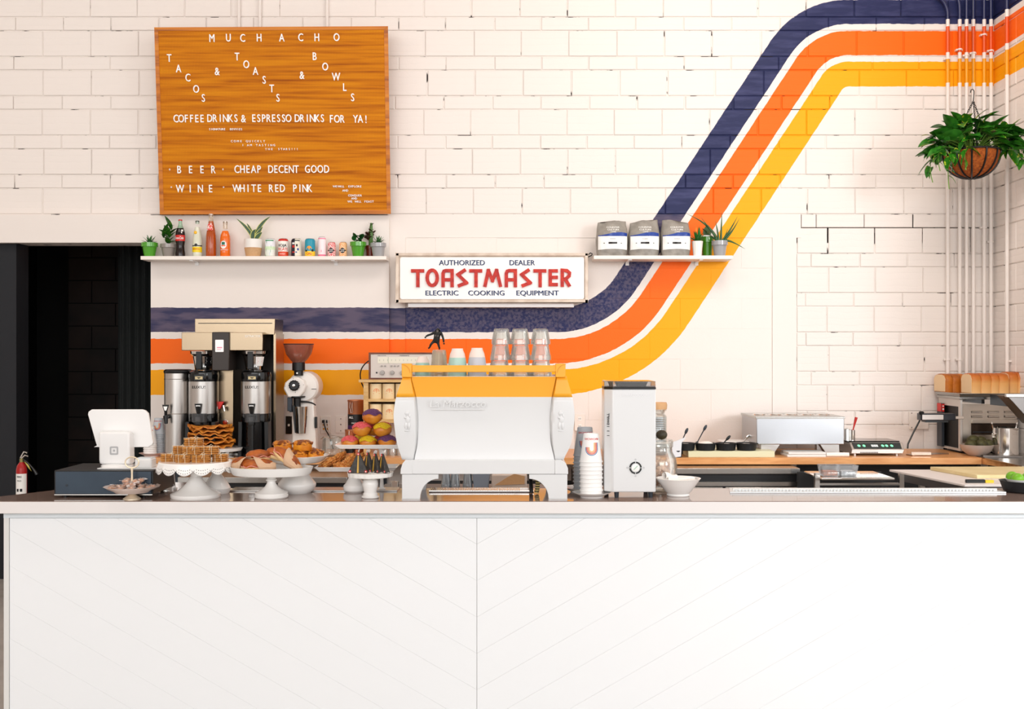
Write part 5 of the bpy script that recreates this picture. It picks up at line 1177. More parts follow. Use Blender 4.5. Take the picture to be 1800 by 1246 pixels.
def cup_stack(px, D, zb, n, k, cupm, where, group, logo=True, pitch=7.2):
    s = D/F*k
    t0 = None
    for i in range(n):
        lab = '%s upturned paper cup %s' % (['bottom', 'second from bottom', 'third from bottom', 'fourth from bottom', 'fifth from bottom', 'sixth from bottom', 'seventh from bottom', 'eighth from bottom', 'ninth from bottom', 'tenth from bottom', 'eleventh from bottom'][i] if i < n-1 else 'topmost', where)
        if t0 is None or i == n-1:
            t = thing('paper_cup', lab, 'cup', px, D, zb+i*pitch*s, group, s=s)
            part(t, 'cup', MB().lathe([(20.5, 0), (21, 1.4), (19.6, 2.2), (13.2, 49), (12.6, 50), (12, 48), (0, 48)], n=40), cupm)
            if t0 is None: t0 = t
            if i == n-1 and logo:
                m, rad = logo_on(t, 20.2, 13.2, 50)
                # the name is printed the other way up on an upturned cup
                q = MB().text('MUCHACHO', 0, 0, 0, 3.4, 1.0, .1, bold=.012); q.v = [(-x, y, -z+41) for x, y, z in q.v]
                q.v = [((rad(z)+.3-y)*math.sin(x/rad(z)), -(rad(z)+.3-y)*math.cos(x/rad(z)), z) for x, y, z in q.v]
                part(t, 'lettering', q, inkred, smooth=0)
        else: t = dup(t0, px, D, zb+i*pitch*s, lab)
        t.location.x += R.uniform(-.001, .001)
t = thing('saucer', 'white china saucer under the front stack of paper cups', 'saucer', 1040, 4.46, CT); part(t, 'saucer', MB().lathe([(20, 0), (21, 2), (33, 8), (34, 9), (31, 8.5), (20, 4), (0, 4)], n=48), china)
cup_stack(1039, 4.46, CT+4*4.46/F, 9, 1., cupw, 'in the white front stack beside the grinder', 'front stack of paper cups')
t = thing('saucer', 'white china saucer behind, under the greyish stack of paper cups', 'saucer', 1023, 4.62, CT); part(t, 'saucer', MB().lathe([(20, 0), (21, 2), (33, 8), (34, 9), (31, 8.5), (20, 4), (0, 4)], n=48), china)
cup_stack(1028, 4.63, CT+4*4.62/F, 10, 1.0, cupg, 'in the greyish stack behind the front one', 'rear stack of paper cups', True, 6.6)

# ---------------------------------------------------------------- white coffee grinder
D = 4.42; L = D/F; GX = 1107
t = thing('coffee_grinder', 'tall white box-shaped coffee grinder with clear lid and round dial', 'coffee grinder', GX, D, CT)
def gzz(py): return (EYE-(py-623)*L-CT)/L
plan = [(-30, 0), (46, 0), (46, 92), (-40, 92), (-44, 60), (-44, 14)]
part(t, 'body', MB().prism(plan, gzz(865), gzz(684), 'z'), ow, bevel=2)
part(t, 'lid_seal', MB().prism([(x*1.0, y-.5) for x, y in plan], gzz(684), gzz(680.5), 'z'), black)
part(t, 'hopper_lid', MB().prism([(x*.99, y+1) for x, y in plan], gzz(680.5), gzz(670), 'z'), M('smoky_clear', (190, 190, 190), .05, trans=.85), bevel=.8)
part(t, 'lid_inner', MB().lathe([(26, gzz(680)), (30, gzz(672)), (0, gzz(672))], 6, 46, 24), M('smoke_dark', (70, 62, 60), .2))
for x, y in ((-22, 12), (38, 12), (-34, 80), (38, 80)): part(t, 'foot', MB().lathe([(3.6, 0), (4.4, gzz(865))], x, y, 14), M('rubber_grey', (48, 54, 62), .6))
d = part(t, 'dial', MB().lathe([(7.2, 0), (7.2, 2), (0, 2)], n=28), chrome, at=(10, -.2, gzz(822)), rot=(PI/2, 0, 0))
part(t, 'dial_ring', MB().ring(10, gzz(822), 8.4, 10.8, -1.6, -.1, n=36), black)
m = MB()
for a in (0, PI/2, PI, 3*PI/2): m.rot_box((10+9.6*math.cos(a), -1.7, gzz(822)+9.6*math.sin(a)), (3.4 if abs(math.cos(a)) > .5 else 1.0, .4, 1.0 if abs(math.cos(a)) > .5 else 3.4))
part(t, 'dial_tick', m, ow)
m = MB()
for a in (0, PI/2, PI, 3*PI/2): m.ring(10+14.5*math.cos(a), gzz(822)+14.5*math.sin(a), .9, 1.5, -.4, -.05, n=10)
part(t, 'print_mark', m, lg)
part(t, 'dial_face', MB().rot_box((10, -2.4, gzz(822)), (10, .3, 1.6), 0, -.8), M('dial_green', (170, 200, 180), .3))
part(t, 'badge', MB().text('LA MARZOCCO', 6, 0, gzz(694), 5, .95, .5), M('badge_pale', (236, 236, 238), .3), smooth=0)
m = MB(); q = MB().text('SWIFT', 0, 0, 0, 6, 1, .3, bold=.02)
dirv = Vector((-14, 14, 0)).normalized(); nv = Vector((-14, -14, 0)).normalized()
c0 = Vector((-37, 7, gzz(737)))+nv*.3
m.add([c0+Vector((0, 0, 1))*x*.9+dirv*(-z*.9)+nv*(-y) for x, y, z in q.v], q.f)
for k_, pz_ in enumerate((750, 758, 766)): m.add([Vector((-37, 7, gzz(pz_)))+nv*.5+dirv*a+Vector((0, 0, b_)) for a, b_ in ((-3, -.5), (3, -.5), (3, .5), (-3, .5))], [(0, 1, 2, 3)])
part(t, 'side_lettering', m, inkblack, smooth=0)
# ---- white bowl with cloths
D = 4.50; L = D/F
t = thing('cloth_bowl', 'white china bowl beside the grinder filled with folded cloths', 'bowl', 1192, D, CT)
part(t, 'bowl', MB().lathe([(19, 0), (20, 1.5), (19, 4), (24, 9), (33, 22), (38, 29), (39.5, 31), (37, 31), (31, 24), (20, 7), (0, 6)], n=56), china)
cl = M('white_cloth', (246, 240, 234), .8, bump=.3, bs=90)
for i, (x, y, rz, w, h0, lab) in enumerate(((-14, 0, .5, 13, 33, 'rolled white cloth standing at the left in the bowl'), (6, -8, -.15, 24, 30, 'folded white cloth lying in front in the bowl'), (8, 8, .1, 22, 33, 'folded white cloth lying at the back of the bowl'))):
    def fold(u, v, w=w, i=i): a = 2*PI*u; return (w*(v-.5)*2, 6.5*math.cos(a)*(1-.1*math.sin(v*9)), (4.5 if i else 6)*math.sin(a)+1.3*math.sin(v*7+i)-(v*3 if i else v*6-6))
    o = solo('folded_cloth', MB().sheet(fold, 20, 14), cl, lab, 'cloth', 1192, D, CT, 'cloths in the bowl', smooth=60); o.location = (loc_of(1192, D, 0).x+x*L, D+y*L, CT+(h0-3)*L); o.rotation_euler[2] = rz
    m_ = MB()
m = MB()
# ---- jar of nuts with an avocado on its lid
D = 4.74; L = D/F
t = thing('nut_jar', 'big clear glass jar of pale nuts behind the towel bowl', 'jar', 1161, 4.66, CT)
part(t, 'jar', MB().lathe([(27, 0), (29, 3), (29, 46), (27, 58), (20, 70), (20, 76), (22, 78), (22, 84), (19, 84), (18, 71), (25.5, 57), (27, 46), (27, 4), (0, 3)], n=40), glass)
r2 = random.Random(2); nt_ = M('pale_nut', (226, 166, 126), .6, rgb2=(240, 206, 176), ns=30, space='World')
m = MB()
for _ in range(150):
    a = r2.uniform(0, 6.28); rr = 23*math.sqrt(r2.random()); m.ball((rr*math.cos(a), rr*math.sin(a), r2.uniform(7, 56)), (4.2, 3.6, 3.8), 7, 5, .2, 2, rr)
part(t, 'nuts', m, nt_, kind='stuff'); part(t, 'lid', MB().lathe([(22, 84), (22.5, 88), (20, 90), (0, 90)], n=32), glass)
o = solo('avocado', MB().ball((0, 0, 8.5), (10, 9, 8.5), 20, 12, .05, 2), M('avocado_dark', (44, 38, 24), .45, rgb2=(64, 58, 34), ns=30, bump=.7, bs=160, bd=.004), 'dark avocado resting on the nut jar lid', 'avocado', 1163, 4.66, CT+90*4.66/F, 'avocados')
# skillet with limes at the right edge
D = 4.62; L = D/F
cast = M('cast_iron', (30, 31, 34), .5, .2, bump=.3, bs=200)
t = thing('cast_iron_pan', 'small black cast-iron pan with a saucer of limes at the right end', 'pan', 1793, 4.62, CT)
part(t, 'pan', MB().lathe([(24, 0), (27, 2), (33, 19), (34.5, 20), (31.5, 20), (25, 4), (0, 3)], n=44), cast); part(t, 'handle', MB().box(30, 62, -4, 4, 15, 19), cast, bevel=1.5)
t = thing('saucer', 'small white saucer inside the cast-iron pan, under the limes', 'saucer', 1793, 4.62, CT+3.2*L); part(t, 'saucer', MB().lathe([(12, 0), (13, 6), (24, 18.5), (25, 20), (22, 19.5), (10, 12), (0, 12)], n=36), china)
lime = M('lime', (96, 160, 26), .3, rgb2=(130, 186, 40), ns=12, bump=.2, bs=300)
for px, dy, lab in ((1789, -3, 'green lime in the pan saucer, nearest'), (1779, 14, 'green lime in the pan saucer, half hidden behind'), (1806, 6, 'green lime in the pan saucer, rightmost')):
    solo('lime', MB().ball((0, 0, 9), (10.5, 9.5, 9.5), 20, 12).ball((10.5, 0, 9), (1.2, 1.2, 1.2), 8, 5), lime, lab, 'lime', px, 4.62+dy*L, CT+(15 if dy < 10 else 16)*L, 'limes')
# clutter between the drawer and lace stand
t = thing('glass_stopper', 'small clear glass stopper lying on the counter right of the cash drawer', 'stopper', 284, 4.60, CT); part(t, 'knob', MB().ball((0, 0, 4), (5, 4, 4), 14, 8), glass); part(t, 'peg', MB().tube([(4, 0, 3), (14, 2, 3)], [2.5, 1.6], 10), glass)
t = thing('cable', 'thin pale cable dropping behind the counter under the lace stand', 'cable', 306, 4.70, CT); part(t, 'wire', MB().tube(bez((-14, 0, 46), (-6, 0, 20), (2, 0, 1), 10), .6, 6).tube(bez((-1, 0, 46), (0, 0, 20), (3, 0, 1), 10), .6, 6), white); part(t, 'plug', MB().box(-1, 5, -2, 3, 0, 4), white, bevel=.5)
# ================================================================ on the back worktop
# ---- coffee brewer
D = 6.78; L = D/F
def zb(py, D=D): return (EYE-(py-623)*D/F-WT)*F/D
BXc = 412
warm_steel = M('warm_steel', (164, 146, 122), .24, 1., bump=.05, bs=30, st=(1, 1, 60))
t = thing('coffee_brewer', 'tall steel twin coffee brewer with dark control column and two black-strapped brew baskets', 'coffee brewer', BXc, D, WT)
def bx(px): return px-BXc
H = zb(584)
part(t, 'rear_housing', MB().prism([(bx(342), zb(560)), (bx(483), zb(560)), (bx(482), zb(588)), (bx(342), zb(588))], 2, 70, 'y'), warm_steel, bevel=.6)
part(t, 'vent_slot', MB().box(bx(348), bx(478), 1.4, 2, zb(568.7), zb(567.4)), black)
part(t, 'brew_head', MB().prism([(bx(326), zb(584.5)), (bx(467), zb(584.5)), (bx(467), zb(616)), (bx(326), zb(616))], -22, 40, 'y'), warm_steel, bevel=.8)
part(t, 'badge', MB().text('EXTRACTOR', bx(450), -22, zb(591), 4, .85, .3), inkwhite, smooth=0)
cc = part(t, 'control_column', MB().box(bx(380), bx(410), -27, 20, zb(651), zb(584)), M('control_brown', (52, 44, 40), .4), bevel=1.5)
part(cc, 'screen', MB().prism(rrect(bx(386), bx(400.5), zb(618.5), zb(597.5), 1), -27.4, -27, 'y'), M('screen_white', (238, 230, 228), .2, emis=.3))
part(cc, 'screen_print', MB().box(bx(389), bx(398), -27.6, -27.4, zb(612), zb(610)).box(bx(389), bx(396), -27.6, -27.4, zb(615), zb(614)), M('print_pink', (230, 180, 180), .5))
part(t, 'column', MB().box(bx(384), bx(411), -4, 66, 6, zb(650)), warm_steel, bevel=.6)
part(t, 'side_panel', MB().box(bx(480), bx(484), 4, 70, 2, zb(586)), warm_steel)
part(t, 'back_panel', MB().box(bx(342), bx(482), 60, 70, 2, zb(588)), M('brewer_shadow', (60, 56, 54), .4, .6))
part(t, 'base', MB().box(bx(330), bx(484), -24, 70, 0, 6), steel_h, bevel=.8)
f = part(t, 'faucet', MB().tube([(bx(397), -4, zb(714)), (bx(397), -14, zb(714)), (bx(399), -15, zb(722))], [3.4, 3, 2], 12), chrome); part(f, 'faucet_lever', MB().prism([(bx(383), zb(718)), (bx(388), zb(705)), (bx(399), zb(705)), (bx(396), zb(710)), (bx(392), zb(718))], -20, -15, 'y'), inkred, bevel=.8, label='red lever')
part(t, 'indicator_lamp', MB().lathe([(4, 0), (3.4, 1.8), (0, 2.4)], n=20), M('amber_lamp', (150, 44, 20), .15, emis=.3), at=(bx(397), -4, zb(742)), rot=(PI/2, 0, 0)); part(t, 'lamp_ring', MB().ring(bx(397), zb(742), 4, 5, -4.8, -4, n=20), chrome)
for cx in (356.5, 446):
    b = part(t, 'brew_basket', MB().lathe([(15, zb(650)), (19, zb(626)), (23, zb(622)), (23.5, zb(617))], bx(cx), 6, 36), chrome, label='chrome brew basket')
    part(b, 'basket_handle', MB().box(bx(cx)-7, bx(cx)+3, -18, -10, zb(649), zb(618)), black, bevel=1)
    part(b, 'warning_label', MB().sheet(lambda u, v, cx=cx: (bx(cx)+20.6*(1-.16*(1-v))*math.sin(.35+.8*u), 6-20.6*(1-.16*(1-v))*math.cos(.35+.8*u), zb(643)+16*v), 6, 3), inkblack if cx < 400 else inkwhite)
    q = MB()
    for k_, (w, zz_) in enumerate(((10, 13.5), (11, 10), (9, 7.5), (11, 5))): q.add([((lambda r, a: (bx(cx)+r*math.sin(a), 6-r*math.cos(a), zb(643)+zz_+dz))(20.9*(1-.16*(1-zz_/16)), .75+da)) for da, dz in ((-w/40, 0), (w/40, 0), (w/40, .9), (-w/40, .9))], [(0, 1, 2, 3)])
    part(b, 'label_print', q, inkred if cx > 400 else inkwhite, smooth=0)
# ---- thermal servers
def server(px, lab):
    D = 6.70; L = D/F
    def z(py): return (EYE-(py-623)*D/F-WT)/L
    t = thing('thermal_server', lab, 'coffee dispenser', px, D, WT, 'thermal coffee servers')
    part(t, 'lid', MB().lathe([(25.5, z(670)), (26.5, z(660)), (25.5, z(654)), (20, z(651)), (0, z(651))], n=48), black_gloss)
    part(t, 'drum', MB().lathe([(25.8, z(726)), (25.8, z(670))], n=56, cap=False), steel)
    part(t, 'base_band', MB().lathe([(0, z(741)), (26, z(740)), (26.4, z(727)), (25.8, z(726))], n=48), black_gloss)
    part(t, 'bottom_drum', MB().lathe([(23.5, 7), (23.5, z(741))], n=40), black_gloss)
    for sg in (-1, 1): part(t, 'stand_leg', MB().prism([(sg*20, 0), (sg*27, 0), (sg*26, z(740)), (sg*19, z(740))], -22, 4, 'y'), black, bevel=1)
    part(t, 'foot_ring', MB().lathe([(27, 0), (27, 4), (24, 7), (0, 7)], n=40), black)
    g = part(t, 'gauge', MB().box(-9, 9, -28.5, -25.5, z(669), z(657)), black_gloss, bevel=1); part(g, 'gauge_window', MB().box(-6.5, 6.5, -28.9, -28.4, z(666), z(661)), M('gauge_cream', (214, 196, 150), .3)); part(g, 'gauge_arrow', MB().add([(-4, -29, z(662.5)), (4, -29, z(662.5)), (0, -29, z(665))], [(0, 1, 2)]), inkblack, smooth=0)
    tx = MB().text('LUXUS', -1, 0, z(679.5), 5, 1.25, .25, 25.9, bold=.01); part(t, 'lettering', tx, inkblack, smooth=0)
    f = part(t, 'spigot', MB().box(-5, 5, -34, -24, z(745), z(728)).tube([(0, -31, z(728)), (0, -33, z(712))], [2.5, 3.5], 10), black, bevel=1)
    part(f, 'handle_loop', MB().prism([(-6.5, z(708)), (6.5, z(708)), (3, z(724)), (-3, z(724))], -33, -31, 'y'), black, bevel=.5); part(f, 'handle_plate', MB().prism([(-4, z(711)), (4, z(711)), (1.6, z(720)), (-1.6, z(720))], -33.4, -33, 'y'), chrome)
    part(t, 'spigot_guard', MB().lathe([(13, z(740)), (13.5, z(726)), (12, z(725))], 0, -24, 24, cap=False), M('smoke_guard', (120, 124, 128), .1, trans=.7)); part(t, 'nozzle', MB().box(-4, 4, -36, -30, z(738), z(731)), M('nozzle_grey', (210, 206, 204), .3))
    return t
server(358, 'steel and black coffee server on the left under the brewer'); server(450, 'steel and black coffee server on the right under the brewer')
# tea dispenser
D = 6.72; L = D/F
def z_(py): return (EYE-(py-623)*D/F-WT)*F/D
t = thing('tea_dispenser', 'plain tall steel iced tea dispenser with black lid, leftmost of the urns', 'drink dispenser', 311, D, WT)
part(t, 'drum', MB().lathe([(22.5, 0), (22.5, z_(727)), (22.9, z_(726.5)), (22.5, z_(726)), (22.5, z_(656))], 0, 4, 56), steel)
part(t, 'lid', MB().lathe([(24.2, z_(656)), (24.8, z_(652)), (22, z_(649)), (0, z_(648.5))], 1, 4, 44).box(14, 34, -6, 12, z_(655), z_(650)), black, bevel=.8)
part(t, 'rim_seam', MB().tube([(22.8*math.cos(a*PI/20+PI), 4+22.8*math.sin(a*PI/20+PI), z_(666)) for a in range(21)], .5, 6), steel_h)
f = part(t, 'spigot', MB().tube([(-11, -17, z_(731)), (-11, -27, z_(731)), (-10, -28, z_(743))], [4, 4.4, 3], 12).tube([(-11, -25, z_(731)), (-11, -26, z_(722))], [2, 2.6], 8), black)
part(f, 'handle_loop', MB().prism([(-17, z_(710)), (-5, z_(710)), (-8.5, z_(722)), (-13.5, z_(722))], -28, -26, 'y'), black, bevel=.5); part(f, 'handle_plate', MB().prism([(-14.5, z_(713)), (-7.5, z_(713)), (-9.5, z_(720)), (-12.5, z_(720))], -28.4, -28, 'y'), chrome)
# cups on the pink saucer left of the urns
t = thing('saucer', 'pale pink saucer at the left end of the worktop under paper cups', 'saucer', 267, 6.72, WT); part(t, 'saucer', MB().lathe([(13, 0), (13, 1), (21, 5), (22, 5.6), (20, 5.4), (0, 3)], n=40), M('pink_china', (240, 206, 196), .3))
cup_stack(264, 6.70, WT+3*6.7/F, 7, .56, cupw, 'in the short stack behind the tablet till', 'short paper cup stack', True, 6)
cup_stack(279, 6.78, WT, 12, .56, cupg, 'in the tall stack beside the tea dispenser', 'tall paper cup stack', True, 6)
# ---- bulk grinder with hopper
D = 6.86; L = D/F; GX = 525
def zg(py): return (EYE-(py-623)*D/F-WT)*F/D
gw = M('grinder_white', (240, 234, 228), .3, coat=.2)
t = thing('hopper_grinder', 'white bulk coffee grinder with smoky orange-tinted hopper and black dial', 'coffee grinder', GX, D, WT)
part(t, 'hopper', MB().lathe([(10, zg(637)), (15, zg(632)), (22, zg(622)), (25.5, zg(610)), (26.3, zg(604.5)), (25.4, zg(604.5)), (24.5, zg(610)), (21, zg(622)), (14, zg(631)), (9, zg(636))], n=48, cap=False), thin_glass('smoky_hopper', (205, 130, 104), .35, .25))
part(t, 'hopper_rim', MB().tube([(26*math.cos(a*PI/18), 26*math.sin(a*PI/18), zg(604.8)) for a in range(36)], .9, 6, closed=True), M('rim_brown', (60, 30, 24), .3))
part(t, 'beans', MB().lathe([(9, zg(636)), (13, zg(631.5)), (3, zg(628)), (0, zg(626))], n=24), M('beans', (150, 60, 26), .6))
part(t, 'hopper_neck', MB().lathe([(8, zg(660)), (8, zg(652)), (11.2, zg(651)), (11.2, zg(637)), (0, zg(637))], n=32), black)
part(t, 'neck_screw', MB().lathe([(1.8, 0), (1.4, 1), (0, 1.2)], n=12), chrome, at=(-1, -8, zg(656)), rot=(PI/2, 0, 0))
part(t, 'motor', MB().lathe([(24, -8), (27, -4), (27, 40), (23, 46), (0, 46)], n=48), gw, at=(7, 10, zg(680)), rot=(-PI/2, 0, 0))
ang = [(-24, 683), (-21, 672), (-11, 664), (1, 662), (11, 668), (15, 678), (12, 688), (4, 698), (-16, 698), (-20, 690)]
part(t, 'burr_housing', MB().prism([(a, zg(b)) for a, b in ang], -14, 6, 'y'), gw, bevel=2.5)
dl_ = part(t, 'dial', MB().lathe([(9.2, 0), (9.2, 4), (7, 5.5), (0, 5.5)], n=28, wob=lambda a, z: 1+.05*math.cos(14*a)), black, at=(-4.5, -14, zg(677)), rot=(PI/2, 0, 0)); part(dl_, 'dial_cap', MB().lathe([(3, 5.5), (2.5, 7.5), (0, 8)], n=16), chrome)
m = MB()
for a in (0, PI*.5, PI, PI*1.5): m.ball((-4.5+16*math.cos(a+.1), -14.3, zg(677)+12*math.sin(a+.1)), .8, 8, 4)
part(t, 'screw', m, steel, kind='stuff')
m = MB()
for i in range(9):
    for k in range(2): m.box(20+i*1.6, 20.7+i*1.6, -1-i*.2, 2, zg(690-i*1.4+k*4), zg(689-i*1.4+k*4)+.2)
part(t, 'vent_slots', MB().box(24, 32, -8, -4, zg(684), zg(683)), black); 
part(t, 'column', MB().prism([(-14, 0), (30, 0), (24, zg(698)), (-12, zg(698))], 8, 30, 'y'), gw, bevel=2)
part(t, 'spout', MB().lathe([(6, zg(716)), (6.5, zg(700)), (14, zg(698)), (14, zg(696)), (0, zg(696))], -2, -2, 20), black)
part(t, 'bag_clamp', MB().box(-18, -10, -10, -2, zg(722), zg(698)).box(-15, -9, -8, 0, zg(724), zg(715)), dark_steel, bevel=1); part(t, 'knocker', MB().tube(bez((4, -4, zg(706)), (24, -6, zg(705)), (31, -6, zg(712)), 8), [2, 2, 1.8, 1.6, 1.5, 1.4, 1.3, 1.2, 1.1], 8), black)
part(t, 'grounds_cup', MB().lathe([(9, zg(761)), (12.2, zg(714))], 5, -4, 32), chrome, label='tapered steel grounds cup'); part(t, 'cup_grip', MB().prism([(-9, zg(712)), (-5, zg(712)), (-2, zg(760)), (-4.5, zg(760))], -12, 2, 'y'), black, bevel=.5)
part(t, 'switch', MB().box(27, 31, 4, 12, zg(753), zg(733)), black, bevel=.8); part(t, 'base', MB().prism(rrect(-24, 36, -20, 44, 8), 0, 5, 'z'), gw, bevel=1)
# ---- wall plates
plate_m = M('plate_white', (240, 232, 224), .3)
def plate(px0, px1, py0, py1, lab, D=7.2375, name='wall_plate', cat='wall plate', mt=plate_m):
    cx = (px0+px1)/2; t = thing(name, lab, cat, cx, D, zpx(py1, D)); h = py1-py0; w = (px1-px0)/2
    part(t, 'plate', MB().box(-w, w, -1.6, .4, 0, h), mt, bevel=.5); return t
t = plate(502, 514, 731, 763, 'shiny steel switch plate left of the hopper grinder column', mt=chrome); part(t, 'toggle', MB().box(-1.5, 1.5, -4, -1.6, 14, 18), plate_m, bevel=.3)
t = plate(563.5, 582, 731, 762, 'white audio socket plate with two black leads plugged in'); m = MB()
for x in (-3.5, 3.5):
    for z in (8.5, 15.5): m.ball((x, -2, z), (1.7, 1.4, 1.7), 10, 6)
part(t, 'gold_socket', m, M('brass', (224, 168, 60), .2, 1.), kind='stuff')
for x in (-3.5, 3.5): part(t, 'jack_plug', MB().box(x-2, x+2, -7, -1.6, 19, 24), black, bevel=.4)
t = plate(590, 608.5, 731, 761, 'blank white double plate right of the audio sockets'); part(t, 'screw', MB().ball((0, -1.8, 25), .9, 8, 4).ball((0, -1.8, 15), 1.2, 8, 4).ball((0, -1.8, 4), .9, 8, 4), M('screw_grey', (120, 110, 104), .4, .5), kind='stuff')
for i, (dx, mt, w) in enumerate(((-3.5, black, 'black'), (3.5, inkwhite, 'white'))):
    solo('audio_cable', MB().tube([(0, 0, 0), (.5, -2, -6), (2+dx*-.3, 1, -18), (8+dx*-.4, 3, -30), (14, 3, -46), (16, 3, -52)], 1.0, 8), mt if i == 0 else M('white_cable', (230, 226, 220), .4), w+' audio lead hanging from the socket plate to the worktop', 'cable', 573+dx, 7.205, zpx(738, 7.205), 'audio leads')
t = plate(1010, 1028, 728, 757, 'grey-white double power socket with conduit, right of the espresso machine', 7.283, 'power_outlet', 'socket')
for z in (8, 21): part(t, 'socket', MB().box(-3, 3, -2.2, -1.6, z-3.4, z+3.4), inkwhite, bevel=.3); part(t, 'slots', MB().box(-1.6, -1, -2.5, -2.1, z-1, z+1.6).box(1, 1.6, -2.5, -2.1, z-1, z+1.6), inkblack, kind='stuff')
solo('conduit_pipe', MB().tube([(0, 0, 0), (0, 0, -30), (-6, 0, -46), (-16, 0, -60)], 2.4, 10), wallpaint, 'short white conduit curving down from the power socket by the espresso machine', 'pipe', 1016, 7.27, zpx(757, 7.27))
# ---- canisters
copper = M('copper', (222, 148, 112), .32, 1.)
D = 6.98
t = thing('copper_canister', 'tall copper clip-top canister with black and purple label', 'canister', 626.5, D, WT); h = 92
def band(t, r, z0, z1, mt, nm='label'): part(t, nm, MB().sheet(lambda u, v: (r*math.sin(-1.5+3*u), -r*math.cos(-1.5+3*u), z0+(z1-z0)*v), 20, 1), mt)
part(t, 'drum', MB().lathe([(15, 0), (15, h-4), (15.6, h-3), (15.6, h), (0, h)], n=40), copper); band(t, 15.2, 48, 67, inkblack); band(t, 15.2, 6, 48, M('label_purple', (70, 34, 84), .4)); part(t, 'lettering', MB().text('ALL', -7, 0, 62, 4, .8, .2, 15.4, bold=.01), inkwhite, smooth=0); part(t, 'lettering', MB().text('COLOMBIA', 0, 0, 52, 2.2, .9, .2, 15.4, bold=.01), inkwhite, smooth=0)
part(t, 'clip', MB().tube([(-9, -14, h-4), (-9, -17, h-14), (-5, -18, h-14), (-5, -15.5, h-4)], .7, 6).tube([(-8, -16, h-14), (-7, -17, h-22), (-4, -17, h-22), (-5, -17, h-12)], .6, 6), chrome, kind='stuff')
t = thing('copper_canister', 'small copper clip-top tin in front of the tall canister', 'canister', 615, 6.86, WT); part(t, 'drum', MB().lathe([(8.4, 0), (8.4, 39), (8.8, 40), (8.8, 43), (0, 43)], n=32), copper); band(t, 8.6, 2, 26, inkblack); part(t, 'clip', MB().tube([(0, -8, 42), (0, -10, 34), (4, -9.5, 30)], .6, 6), chrome)
t = thing('glass_canister', 'round glass canister with wire clip behind the popovers', 'jar', 585, 6.72, WT); part(t, 'jar', MB().lathe([(18, 0), (19, 3), (19, 26), (18, 29), (18.6, 31), (18.6, 33), (17, 33), (17, 4), (0, 4)], n=40, wob=lambda a, z: 1+.02*math.cos(12*a)), glass); part(t, 'wire', MB().tube([(-20, -6, 30), (-12, -16, 35), (0, -19, 32), (12, -16, 35), (20, -6, 30)], .6, 6).tube([(-18, 4, 33), (0, 0, 36), (18, 4, 33)], .5, 6), chrome, kind='stuff')
# ---- wooden crate shelf with mugs, radio above
D = 6.85; L = D/F
pine = M('pine', (226, 190, 132), .5, rgb2=(206, 164, 104), ns=12, st=(1, 6, 6))
def zr(py): return (EYE-(py-623)*D/F-WT)*F/D
t = thing('mug_rack', 'pale pine open rack with rows of cream mugs beneath the radio', 'rack', 700, D, WT)
def rx(px): return px-700
part(t, 'top_board', MB().box(rx(631), rx(776), -4, 50, zr(672), zr(667)), pine, bevel=.4)
for x0, x1 in ((639, 647), (768, 776)): part(t, 'side_board', MB().box(rx(x0), rx(x1), 0, 48, 0, zr(672)), pine)
part(t, 'shelf_board', MB().box(rx(647), rx(768), -1, 48, zr(706), zr(701)), pine); part(t, 'shelf_board', MB().box(rx(647), rx(768), -1, 48, zr(743), zr(737)), pine)
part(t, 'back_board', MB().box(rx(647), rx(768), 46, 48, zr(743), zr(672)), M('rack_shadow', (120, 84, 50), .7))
mugm = M('cream_mug', (246, 222, 178), .35); mo = M('mug_orange', (236, 120, 50), .5)
for r_i, (pyb, rl) in enumerate(((701, 'upper'), (737, 'lower'))):
    m0 = None
    for k, px in enumerate((660.5, 683, 706, 729, 752)):
        lab = 'cream mug with an orange emblem, %s on the pine rack %s shelf' % (['leftmost', 'second from the left', 'middle', 'second from the right', 'rightmost'][k], rl)
        zz_ = EYE-(pyb-623)*D/F; DD = D+.05
        if m0 is None:
            m0 = t2 = thing('cream_mug', lab, 'mug', px, DD, zz_, 'cream mugs in the pine rack')
            part(t2, 'mug', MB().lathe([(10.4, 0), (10.8, 1), (10.8, 26), (9.8, 26), (9.8, 3), (0, 3)], n=32), mugm)
            e_ = MB().ring(2.5, 12.5, 4.6, 5.4, -.2, -.1, 0, PI, 14).ring(2.5, 12.5, 2.6, 3.2, -.2, -.1, 0, PI, 12).box(2.1, 2.9, -.2, -.1, 11, 17).box(-3, 8, -.2, -.1, 8.4, 9.8); e_.v = [((10.9-y)*math.sin(x/10.9), -(10.9-y)*math.cos(x/10.9), z) for x, y, z in e_.v]
            part(t2, 'emblem', e_, mo, smooth=0)
        else: t2 = dup(m0, px, DD, zz_, lab)
RZ = WT+zr(667)*L
t = thing('stereo_receiver', 'silver-faced stereo receiver in walnut case on the pine rack', 'radio', 713, D, RZ); walnut = M('walnut', (120, 62, 26), .4, rgb2=(90, 42, 16), ns=14, st=(1, 5, 5)); silver = M('silver_face', (214, 204, 196), .45, .0)
hh = (665.5-618)
c_ = part(t, 'case', MB().box(-65, 58, 0, 60, 0, 3).box(-65, 58, 0, 60, hh-3, hh).box(-65, -61.5, 0, 60, 3, hh-3).box(54.5, 58, 0, 60, 3, hh-3).box(-61.5, 54.5, 8, 60, 3, hh-3), walnut)
part(t, 'face_panel', MB().box(-61.5, 54.5, 1, 8, 3, hh-3), silver); d_ = part(t, 'tuner_dial', MB().box(-49, 40, .4, 1, hh-19, hh-8), M('dial_glow', (232, 226, 208), .3))
m = MB()
for i in range(12): m.box(-46+i*7, -45.5+i*7, .2, .4, hh-15, hh-12)
